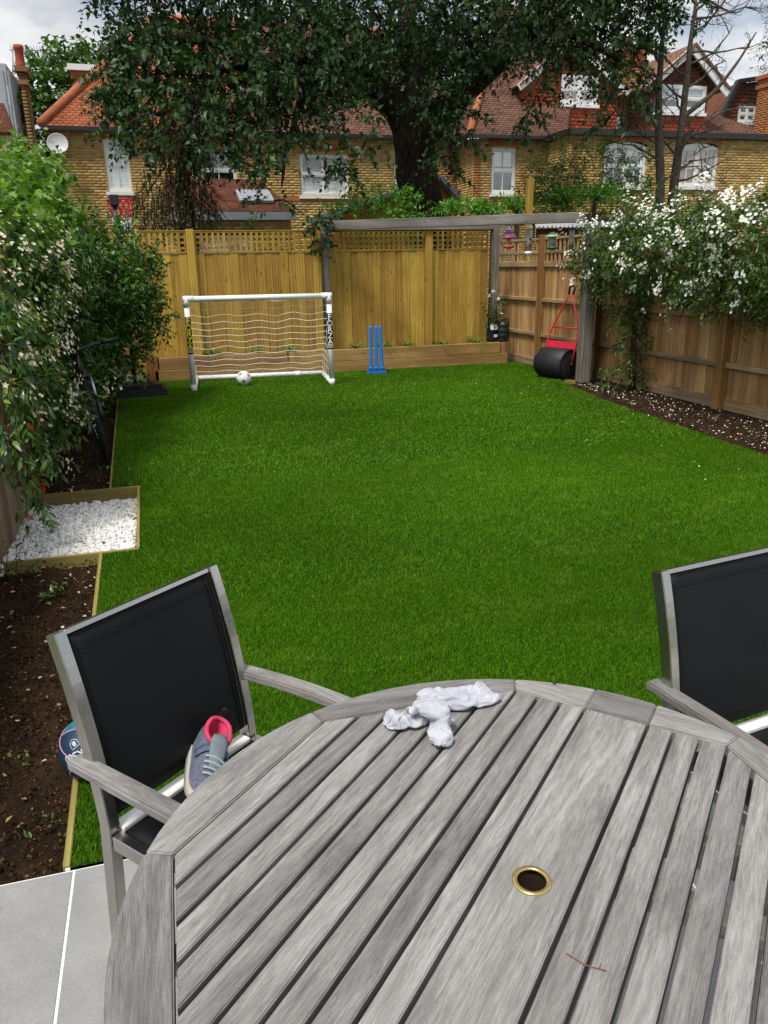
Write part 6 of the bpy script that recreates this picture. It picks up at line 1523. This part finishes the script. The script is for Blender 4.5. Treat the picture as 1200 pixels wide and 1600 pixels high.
# underframe
for v_ in (-.30, .12, .30):
    q = MB(); q.box((0, 0, 0), (.045, .90 if v_ == .12 else .80, .028)); q.build('batten', M_teak, table, .002, loc=(v_, 0, TZ - tb - .016))
for k in range(4):
    a = math.pi / 4 + k * math.pi / 2
    q = MB(); q.box((0, 0, .335), (.055, .055, .67)); q.build('leg', M_teak, table, .004, loc=(.40 * math.cos(a), .40 * math.sin(a), 0))
    a2 = k * math.pi / 2; q = MB(); q.box((0, 0, 0), (.51, .022, .055)); q.build('apron', M_teak, table, .002, loc=(.283 * math.cos(a2), .283 * math.sin(a2), .66), rot=(0, 0, a2 + math.pi / 2))
# small debris on the table
tw = empty('fallen_twig', (0.44, .80, TZ), 0, 'tiny reddish twig lying across the slats below the brass ring', 'twig')
c0, c1, c2 = atz(885, 1490, TZ + .002), atz(915, 1508, TZ + .003), atz(948, 1517, TZ + .002)
q = MB(); q.tube([c0, c1, c2], [.0008, .0008, .0006], 5); q.tube([c1.lerp(c2, .6), atz(940, 1505, TZ + .004)], [.0006, .0003], 4); q.build('twig', plain('red_twig', '7a4a3a', .7), tw, world=True)
cb_ = empty('seed_pod', atz(866, 1069, TZ), 0, 'tiny dark seed pod on the far rim of the table', 'seed')
q = MB(); q.lathe([(.001, 0), (.0035, .002), (.004, .004), (.001, .006)], (0, 0, 0), 8); q.build('pod', M_twig, cb_)

# ================================================================== CHAIRS
def m_brushed():
    t = NT('brushed_steel'); co = t.objco((1, 1, .04)); a = t.noise(co, 400, 3)
    t.set(base=t.ramp(a, [(.3, hx('b4b1ac')), (.7, hx('c6c3be'))]), metal=1.0, rough=t.math('ADD', .19, t.math('MULTIPLY', a, .08))); return t.m
M_steel = m_brushed()
def m_sling():
    t = NT('black_sling'); co = t.objco()
    w = t.n('TexChecker', {'Vector': co, 'Scale': 700.0}).outputs['Fac']; f = t.noise(co, 5, 4)
    t.set(base=t.ramp(t.math('ADD', t.math('MULTIPLY', w, .3), t.math('MULTIPLY', f, .6)), [(.2, hx('060809')), (.8, hx('101417'))]), rough=.6, spec=.25, normal=t.bump(w, .25, .0006)); return t.m
M_sling = m_sling()
def sweep_rect(q, pts, w, d):
    """rectangular section (w along x, d across) swept along points in the y-z plane"""
    n = len(pts); vs = []
    for i, p in enumerate(pts):
        p = Vector(p); t = (Vector(pts[min(i + 1, n - 1)]) - Vector(pts[max(i - 1, 0)])).normalized(); nn = Vector((0, t.z, -t.y))
        for sx, sn in ((-1, -1), (1, -1), (1, 1), (-1, 1)): vs.append(p + Vector((sx * w / 2, 0, 0)) + nn * sn * d / 2)
    fs = [(3, 2, 1, 0), tuple(4 * (n - 1) + k for k in range(4))]
    for i in range(n - 1):
        for k in range(4): fs.append((4 * i + k, 4 * i + (k + 1) % 4, 4 * i + 4 + (k + 1) % 4, 4 * i + 4 + k))
    q.add(vs, fs)
HW = .212
def backy(z):
    t = max(0, z - .46); return .200 + .035 * max(0, .46 - z) / .46 + .08 * t + .30 * t * t
def make_chair(loc, rz, label):
    r = empty('garden_chair', loc, rz, label, 'chair', 'black sling garden chairs around the table')
    for s in (-1, 1):
        q = MB(); zs = [0, .2, .40, .46] + list(np.linspace(.50, .888, 12)); sweep_rect(q, [(s * HW, backy(z), z) for z in zs], .026, .036); q.build('rear_leg', M_steel, r, .002, 2)
        q = MB(); sweep_rect(q, [(s * HW, -.235, z) for z in (0, .3, .59)], .026, .032); q.build('front_leg', M_steel, r, .002)
        q = MB(); q.box((s * HW, -.018, .425), (.024, .398, .036)); q.build('side_rail', M_steel, r, .002)
        # timber arm, outside the back post, slightly bowed
        n = 12; q = MB(); vs = []; fs = []
        for i in range(n + 1):
            t = i / n; y = .262 - .545 * t; zz = .594 + .010 * math.sin(t * math.pi) ; xx = s * (HW + .019 + .008 * math.sin(t * math.pi)); w = .0195 + .002 * math.sin(t * math.pi)
            vs += [Vector((xx - w, y, zz)), Vector((xx + w, y, zz)), Vector((xx + w, y, zz + .023)), Vector((xx - w, y, zz + .023))]
        fs = [(0, 1, 2, 3), tuple(4 * n + k for k in (3, 2, 1, 0))] + [(4 * i + k, 4 * i + 4 + k, 4 * i + 4 + (k + 1) % 4, 4 * i + (k + 1) % 4) for i in range(n) for k in range(4)]
        q.add([v - Vector((xx, 0, .61)) for v in vs], fs)
        # grain runs along the arm: turn the mesh so that its own X is the long axis
        for i, v in enumerate(q.v): q.v[i] = (v[1], -v[0], v[2])
        q.build('armrest', M_teak_arm, r, .004, 2, loc=(xx, 0, .61), rot=(0, 0, math.pi / 2))
    q = MB(); q.box((0, .194, .436), (2 * HW - .03, .036, .028)); q.build('rear_rail', plain('steel_sky_reflection', 'dedcd6', .35, .0, var=.03) if 'steel_sky_reflection' not in bpy.data.materials else bpy.data.materials['steel_sky_reflection'], r, .003)  # steel rail; the sky it reflects is put into a pale non-metal colour
    q = MB(); q.box((0, -.222, .425), (2 * HW - .03, .024, .036)); q.build('front_rail', M_steel, r, .002)
    q = MB(); sweep_rect(q, [(0, backy(.878), .878), (0, backy(.888), .888)], 2 * HW - .027, .024); q.build('top_rail', M_steel, r, .001)
    # seat sling and back sling as thin curved sheets
    def sheet(fn, nu, nv, th, nm, mat, hem=None):
        P = [[Vector(fn(i / nu, j / nv)) for i in range(nu + 1)] for j in range(nv + 1)]
        vs = [p for row in P for p in row]; N_ = []
        for j in range(nv + 1):
            for i in range(nu + 1):
                du = P[j][min(i + 1, nu)] - P[j][max(i - 1, 0)]; dv = P[min(j + 1, nv)][i] - P[max(j - 1, 0)][i]; N_.append(du.cross(dv).normalized())
        m1 = len(vs); q = MB(); k_ = nu + 1
        fs = [(j * k_ + i, j * k_ + i + 1, (j + 1) * k_ + i + 1, (j + 1) * k_ + i) for j in range(nv) for i in range(nu)]
        fs2 = [tuple(m1 + v for v in reversed(f)) for f in fs]
        edge = [(i, 0) for i in range(nu)] + [(nu, j) for j in range(nv)] + [(i, nv) for i in range(nu, 0, -1)] + [(0, j) for j in range(nv, 0, -1)]
        ids = [j * k_ + i for i, j in edge]
        side = [(ids[(a + 1) % len(ids)], ids[a], m1 + ids[a], m1 + ids[(a + 1) % len(ids)]) for a in range(len(ids))]
        q.add([v + n_ * th / 2 for v, n_ in zip(vs, N_)] + [v - n_ * th / 2 for v, n_ in zip(vs, N_)], fs + fs2 + side, True)
        return q.build(nm, mat, r)
    sheet(lambda u, v: ((u - .5) * (2 * HW - .032), -.21 + v * .385, .438 - .012 * math.sin(u * math.pi) * math.sin(v * math.pi)), 10, 10, .004, 'seat_sling', M_sling)
    def bk_(u, v):
        z = .475 + v * .405; return ((u - .5) * (2 * HW - .030), backy(z) - .006 + .010 * math.sin(u * math.pi) * math.sin(v * math.pi) ** .5, z)
    sheet(bk_, 12, 14, .004, 'back_sling', M_sling)
    hem = MB()
    for v in (.915, .985):
        hem.tube([Vector(bk_(u, v)) + Vector((0, -.0028, 0)) for u in np.linspace(.04, .96, 14)], .0014, 5)
    for u in (.035, .965): hem.tube([Vector(bk_(u, v)) + Vector((0, -.0028, 0)) for v in np.linspace(.01, .985, 14)], .0014, 5)
    hem.build('stitched_hem', M_sling, r)
    return r
make_chair((0.088, 1.462, 0), rad(40), 'chair at the left of the table, with the shoe on its seat')
make_chair((1.340, 1.192, 0), rad(8), 'empty chair at the right edge beside the table')

# ================================================================== SHOE ON THE LEFT CHAIR
def loft(q, rings, closed_ends=True):
    n = len(rings[0]); vs = [p for r in rings for p in r]; fs = []
    for i in range(len(rings) - 1):
        for k in range(n): fs.append((i * n + k, i * n + (k + 1) % n, (i + 1) * n + (k + 1) % n, (i + 1) * n + k))
    if closed_ends: fs.append(tuple(range(n - 1, -1, -1))); fs.append(tuple((len(rings) - 1) * n + k for k in range(n)))
    q.add(vs, fs, True)
SHOE_LOC = (-0.002, 1.660, .472); SHOE_RZ = rad(-92)
shoe = empty('child_shoe', SHOE_LOC, SHOE_RZ, 'small grey sports shoe with bright pink lining sitting on the left chair', 'shoe')
shoe.rotation_euler = (-.58, 0, SHOE_RZ); shoe.scale = (1.12, 1.12, 1.12)
M_shoe = plain('grey_knit', '63667a', .8, var=.3, nscale=120, bump=.6); M_sole = plain('shoe_sole', 'b0ada4', .6, var=.06); M_pinkf = plain('pink_lining', 'c8385e', .8, var=.12, nscale=60, bump=.3); M_strap = plain('strap_grey', '4c6070', .7, var=.12, nscale=90, bump=.4); M_lace = plain('lace', '94a4a8', .8)
# local x: heel (0) to toe (.20)
def width(x): return .030 + .010 * math.sin(min(1, x / .15) * math.pi / 2) - (max(0, x - .15) / .06) ** 2 * .024
xsole = [-.008, 0, .02, .05, .08, .11, .14, .165, .185, .198, .203]
rg = []
for x in xsole:
    w = max(.006, width(max(x, 0)) * (0.72 if x < 0 else .9 if x < .01 else 1)); lift = .012 * max(0, (x - .14) / .06) ** 1.5; h = .024 if x < .1 else .020
    rg.append([Vector((x, w * c * (abs(c) ** -.25 if abs(c) > 1e-6 else 1), lift + (0 if s < 0 else h))) for c, s in ((-1, -1), (-.5, -1), (.5, -1), (1, -1), (1.04, 0.2), (1, 1), (.5, 1), (-.5, 1), (-1, 1), (-1.04, .2))])
q = MB(); loft(q, rg); q.build('sole', M_sole, shoe)
def hgt(x):
    pts = [(-.006, .088), (.01, .086), (.03, .076), (.06, .070), (.085, .072), (.11, .060), (.14, .048), (.17, .042), (.19, .034), (.2, .026)]
    for (a, b_), (c, d) in zip(pts[:-1], pts[1:]):
        if a <= x <= c: return b_ + (d - b_) * (x - a) / (c - a)
    return pts[-1][1]
# upper: open collar from x=0 to .075
NX = 15; rg = []; xs_ = np.linspace(-.004, .199, 22)
for x in xs_:
    w = width(max(x, 0)) * .96; H_ = hgt(x); ring = []
    if x <= .072:           # open U section
        op = math.sin(min(1, max(0, (x + .004) / .076)) * math.pi) ** .5
        topw = w * (.55 + .25 * op)
    else: topw = 0
    for k in range(17):
        t = k / 16 * 2 - 1
        if topw: z = .016 + (H_ - .016) * (1 - (1 - abs(t)) ** 1.0) if False else .016 + (H_ - .016) * min(1, (1 - abs(t)) * 1.15); y = math.copysign(1, t) * (w - (w - topw) * ((z - .016) / (H_ - .016)) ** 2)
        else: a = (t + 1) / 2 * math.pi; y = -w * math.cos(a) * (1 if True else 0); z = .016 + (H_ - .016) * math.sin(a) ** .75
        ring.append(Vector((x, y, z)))
    rg.append(ring)
q = MB(); vs = [p for r in rg for p in r]; fs = []; m_ = 17
for i in range(len(rg) - 1):
    for k in range(m_ - 1):
        if xs_[i + 1] <= .075 and k in (7, 8): continue
        fs.append((i * m_ + k, i * m_ + k + 1, (i + 1) * m_ + k + 1, (i + 1) * m_ + k))
q.add(vs, fs, True); back_r = rg[0]; c_ = [v.copy() for v in back_r]
q.add([*back_r, Vector((-.012, 0, .05))], [(k, k + 1, 17) for k in range(16)], True)
up = q.build('upper', M_shoe, shoe); sm = up.modifiers.new('thick', 'SOLIDIFY'); sm.thickness = .003
# padded pink collar and lining
col = []; zz = lambda x: hgt(x) + .002
for t in np.linspace(0, 2 * math.pi, 28, endpoint=False):
    x = .034 + .037 * -math.cos(t); y = .0275 * math.sin(t); col.append(Vector((x, y, zz(x))))
q = MB(); q.tube(col, .0050, 8, closed=True); q.build('collar', M_pinkf, shoe)
rg2 = [[Vector((.034 + (p.x - .034) * s, p.y * s, p.z - d)) for p in col] for s, d in ((.97, .001), (.92, .018), (.86, .038))]
q = MB(); loft(q, rg2, False); n0 = len(rg2[0]); q.add(rg2[-1], [tuple(range(n0))]); q.build('lining', M_pinkf, shoe)
q = MB(); loft(q, [[Vector((x, y * w, z + .004 * (1 - y * y))) for y in np.linspace(-1, 1, 7)] + [Vector((x, y * w, z - .004)) for y in np.linspace(1, -1, 7)] for x, w, z in ((.058, .015, .086), (.066, .018, .083), (.08, .019, .077), (.10, .017, .067), (.13, .012, .053))]); q.build('tongue', plain('tongue_grey', '6f7a84', .8, nscale=80, bump=.3), shoe)
def over(x, ext=.003, n=13, f=1.0):
    w = width(x) * .96 + ext; H_ = hgt(x) + ext
    return [Vector((x, -w * math.cos(a), .016 + (H_ - .016) * math.sin(a) ** .75)) for a in np.linspace(math.pi * .12, math.pi * .88, n)]
q = MB()
a, b_ = over(.073, .006), over(.094, .006); q.add(a + b_, [(i, i + 1, 14 + i, 13 + i) for i in range(12)], True); o = q.build('strap', M_strap, shoe); sm = o.modifiers.new('thick', 'SOLIDIFY'); sm.thickness = .003
for k in range(4):
    x = .104 + .013 * k; ln = over(x, .0045)[3:10]; ln2 = over(x + .008, .0045)[3:10]
    q = MB(); q.tube([ln[i].lerp(ln2[i], i / 6) for i in range(7)], .0026, 6); q.build('lace', M_lace, shoe)
q = MB(); q.box((-.006, 0, .100), (.003, .012, .024)); q.tube([(-.006, -.005, .112), (-.006, .005, .112)], .003, 6); q.build('heel_tab', M_black, shoe, .001)
q = MB(); q.tube([(.085, .030, .060), (.083, .046, .072), (.078, .062, .066), (.082, .07, .05)], .0022, 6); q.build('lace_loop', M_black, shoe)

# ================================================================== SOCKS
M_sock = None
def m_sock():
    t = NT('white_cotton'); co = t.objco(); a = t.noise(co, 30, 5); b_ = t.noise(co, 500, 3); rib = t.n('TexWave', {'Vector': co, 'Scale': 160.0, 'Distortion': 1.5}).outputs['Fac']
    base = t.ramp(a, [(.35, hx('a2a4ae')), (.6, hx('b7b9c2')), (.8, hx('a8a6a8'))])
    t.set(base=base, rough=.95, spec=.1, sheen=.3, normal=t.bump(t.math('ADD', t.math('MULTIPLY', b_, .6), t.math('MULTIPLY', rib, .4)), .35, .001)); return t.m
M_sock = m_sock()
def sock_tube(pts, radii, flat, seed, n=30, step=.0045):
    P = [Vector(p) for p in pts]; C = []; R_ = []; G_ = []; L = len(P) - 1
    for i in range(L):
        p0, p1, p2, p3 = P[max(i - 1, 0)], P[i], P[i + 1], P[min(i + 2, L)]
        M = max(2, int((p2 - p1).length / step))
        for k in range(M):
            t = k / M; C.append(0.5 * ((2 * p1) + (p2 - p0) * t + (2 * p0 - 5 * p1 + 4 * p2 - p3) * t * t + (3 * p1 - p0 - 3 * p2 + p3) * t ** 3)); R_.append(radii[i] + (radii[i + 1] - radii[i]) * t); G_.append((i + t) / L)
    C.append(P[-1]); R_.append(radii[-1]); G_.append(1.0)
    t0 = (C[1] - C[0]).normalized()
    lead = [(C[0] - t0 * R_[0] * math.sin(a) * .9, R_[0] * math.cos(a)) for a in (1.4, 1.1, .8, .5, .25)]
    C = [c for c, _ in lead] + C; R_ = [r for _, r in lead] + R_; G_ = [0.0] * 5 + G_; N = len(C); vs = []; gs = []
    for i, c in enumerate(C):
        t = (C[min(i + 1, N - 1)] - C[max(i - 1, 0)]).normalized(); x = t.cross(Vector((0, 0, 1))).normalized(); y = x.cross(t)
        for k in range(n):
            a = 2 * math.pi * k / n; p = c + (x * math.cos(a) + y * math.sin(a) * flat) * R_[i]
            nz = [mnoise.noise(p * 60 + Vector(v)) for v in ((seed, 0, 0), (0, seed, 0), (0, 0, seed))]
            p += Vector(nz) * .0024 * min(1, G_[i] * 3)
            p.z = max(p.z, TZ + .004); vs.append(p); gs.append(min(1.0, max(0.0, (G_[i] - .18) / .3)))
    fs = [(i * n + k, i * n + (k + 1) % n, (i + 1) * n + (k + 1) % n, (i + 1) * n + k) for i in range(N - 1) for k in range(n)]
    fs.append(tuple(range(n - 1, -1, -1)))
    return vs, fs, gs
SOCKS = [
    ([atz(600, 1138, TZ + .024), atz(628, 1123, TZ + .023), atz(660, 1108, TZ + .024), atz(690, 1094, TZ + .026)], [.025, .0255, .024, .025], 3.1, 'white sock with its plump rounded toe pointing left'),
    ([atz(696, 1156, TZ + .021), atz(692, 1138, TZ + .024), atz(690, 1116, TZ + .036), atz(677, 1100, TZ + .060), atz(656, 1088, TZ + .064), atz(642, 1080, TZ + .058)], [.023, .0245, .026, .0245, .025, .026], 7.7, 'white sock whose folded toe points towards the viewer'),
    ([atz(664, 1086, TZ + .030), atz(690, 1080, TZ + .034), atz(716, 1078, TZ + .032), atz(738, 1076, TZ + .030), atz(757, 1070, TZ + .032), atz(770, 1060, TZ + .038)], [.028, .033, .034, .031, .030, .033], 12.4, 'bunched white sock with open cuff nearest the far table rim')]
# the socks are let fall as cloth on the table top, then kept as plain meshes
cv_, cf_, cg_, cuts = [], [], [], []
for p, r, sd_, lab in SOCKS:
    a, b_, g_ = sock_tube(p, r, .9, sd_); o_n = len(cv_); cv_ += a; cf_ += [tuple(i + o_n for i in q) for q in b_]; cg_ += g_; cuts.append((o_n, len(cv_), len(cf_)))
me = bpy.data.meshes.new('sock_cloth'); me.from_pydata([tuple(v) for v in cv_], [], cf_)
ob = bpy.data.objects.new('sock_cloth', me); COL.objects.link(ob)
vg = ob.vertex_groups.new(name='leg')
for i, w in enumerate(cg_): vg.add([i], w, 'REPLACE')
q = MB(); q.span((-.2, .7, TZ - .1), (1.2, 1.9, TZ)); rest = q.build('sock_rest', None); rest.modifiers.new('c', 'COLLISION'); rest.collision.thickness_outer = .002; rest.collision.cloth_friction = 20
cm = ob.modifiers.new('cloth', 'CLOTH'); st_ = cm.settings
st_.quality = 5; st_.mass = .15; st_.tension_stiffness = 12; st_.compression_stiffness = 8; st_.shear_stiffness = 4; st_.bending_stiffness = .05; st_.air_damping = 3
st_.vertex_group_shrink = 'leg'; st_.shrink_min = -0.05; st_.shrink_max = -.19
cc = cm.collision_settings; cc.use_self_collision = True; cc.self_distance_min = .002; cc.distance_min = .002; cc.collision_quality = 3; cc.self_friction = 15
cm.point_cache.frame_start = 1; cm.point_cache.frame_end = 40
for f_ in range(1, 18): scene.frame_set(f_)
dg = bpy.context.evaluated_depsgraph_get(); done = bpy.data.meshes.new_from_object(ob.evaluated_get(dg))
VV = [v.co.copy() for v in done.vertices]
scene.frame_set(1); bpy.data.objects.remove(ob); bpy.data.objects.remove(rest); bpy.data.meshes.remove(done)
f0 = 0
for (p, r, sd_, lab), (v0, v1, f1) in zip(SOCKS, cuts):
    e = empty('sock', Vector((p[0].x, p[0].y, TZ)), 0, lab, 'sock', 'crumpled socks on the table')
    q = MB(); q.add(VV[v0:v1], [tuple(i - v0 for i in f) for f in cf_[f0:f1]], True); f0 = f1
    o = q.build('knit', M_sock, e, world=True); o.modifiers.new('thick', 'SOLIDIFY').thickness = .0018; o.modifiers.new('soft', 'SUBSURF').render_levels = 1

# ================================================================== BASKETBALL
bb = empty('basketball', (-0.338, 2.36, .098), 0, 'dark blue and teal basketball with pink seams on the soil behind the left chair', 'ball')
BR = .107
M_navy = plain('navy_rubber', '12304c', .5, var=.15, nscale=60, bump=.4); M_teal = plain('teal_rubber', '1f6f86', .5, var=.15, nscale=60, bump=.4); M_seam = plain('pink_seam', 'c08a9c', .6); M_logo = plain('ball_print', 'c8ccd4', .6)
vw = Vector((0.375, -2.40, CAM_H - .105)).normalized()       # towards the camera: print faces about this way
rx = Vector((0, 0, 1)).cross(vw).normalized(); uy = vw.cross(rx)
def bdir(a, b_): return (vw + rx * math.tan(a) + uy * math.tan(b_)).normalized()
# two coloured shells, split on a great circle
bm = bmesh.new(); bmesh.ops.create_uvsphere(bm, u_segments=48, v_segments=28, radius=BR); nrm = (uy * .85 - vw * .40 + rx * .25).normalized()
for nm, mat, s in (('cover_panel', M_navy, 1), ('cover_panel', M_teal, -1)):
    b2 = bm.copy(); bmesh.ops.bisect_plane(b2, geom=b2.verts[:] + b2.edges[:] + b2.faces[:], plane_co=nrm * .018, plane_no=nrm, clear_outer=(s > 0), clear_inner=(s < 0))
    me = bpy.data.meshes.new(nm); b2.to_mesh(me); b2.free(); me.polygons.foreach_set('use_smooth', [True] * len(me.polygons)); link(nm, me, mat, bb)
bm.free()
def ring(nv, off=0.0, rr=.0022):
    nv = nv.normalized(); a = nv.orthogonal().normalized(); b_ = nv.cross(a); R_ = math.sqrt(BR * BR - off * off)
    q = MB(); q.tube([nv * off + (a * math.cos(t) + b_ * math.sin(t)) * R_ for t in np.linspace(0, 2 * math.pi, 48, endpoint=False)], rr, 5, closed=True); q.build('seam', M_seam, bb)
ring(nrm, .018); ring((rx * .9 + uy * .2 + vw * .15)); ring((uy * .75 + vw * .8), .045); ring((uy * .9 - vw * .3), -.07)
def on_ball(s, size, ca, cb, rot, nm):
    me = text_mesh(s, size, .0004, .0006); cr, sr = math.cos(rot), math.sin(rot)
    for v in me.vertices:
        x, y, z = v.co; X, Y = x * cr - y * sr, x * sr + y * cr; d = bdir(ca, cb); ax = (rx - d * rx.dot(d)).normalized(); ay = d.cross(ax); p = (d * BR + ax * X + ay * Y).normalized() * (BR + .0008 + z); v.co = p
    link(nm, me, M_logo, bb)
on_ball('K500', .034, rad(-36), rad(-9), rad(196), 'lettering')
on_ball('B', .022, rad(-32), rad(15), rad(200), 'emblem')
def shield(ca, cb, s):
    d0 = bdir(ca, cb); ax = (rx - d0 * rx.dot(d0)).normalized(); ay = d0.cross(ax)
    pts = [(-1, 1), (1, 1), (1, -.2), (.6, -.8), (0, -1.1), (-.6, -.8), (-1, -.2), (-1, 1)]; cr, sr = math.cos(rad(200)), math.sin(rad(200))
    q = MB(); q.tube([(d0 * BR + ax * s * (x * cr - y * sr) + ay * s * (x * sr + y * cr)).normalized() * (BR + .001) for x, y in pts], .0012, 4); q.build('emblem', M_logo, bb)
shield(rad(-32), rad(15), .014)
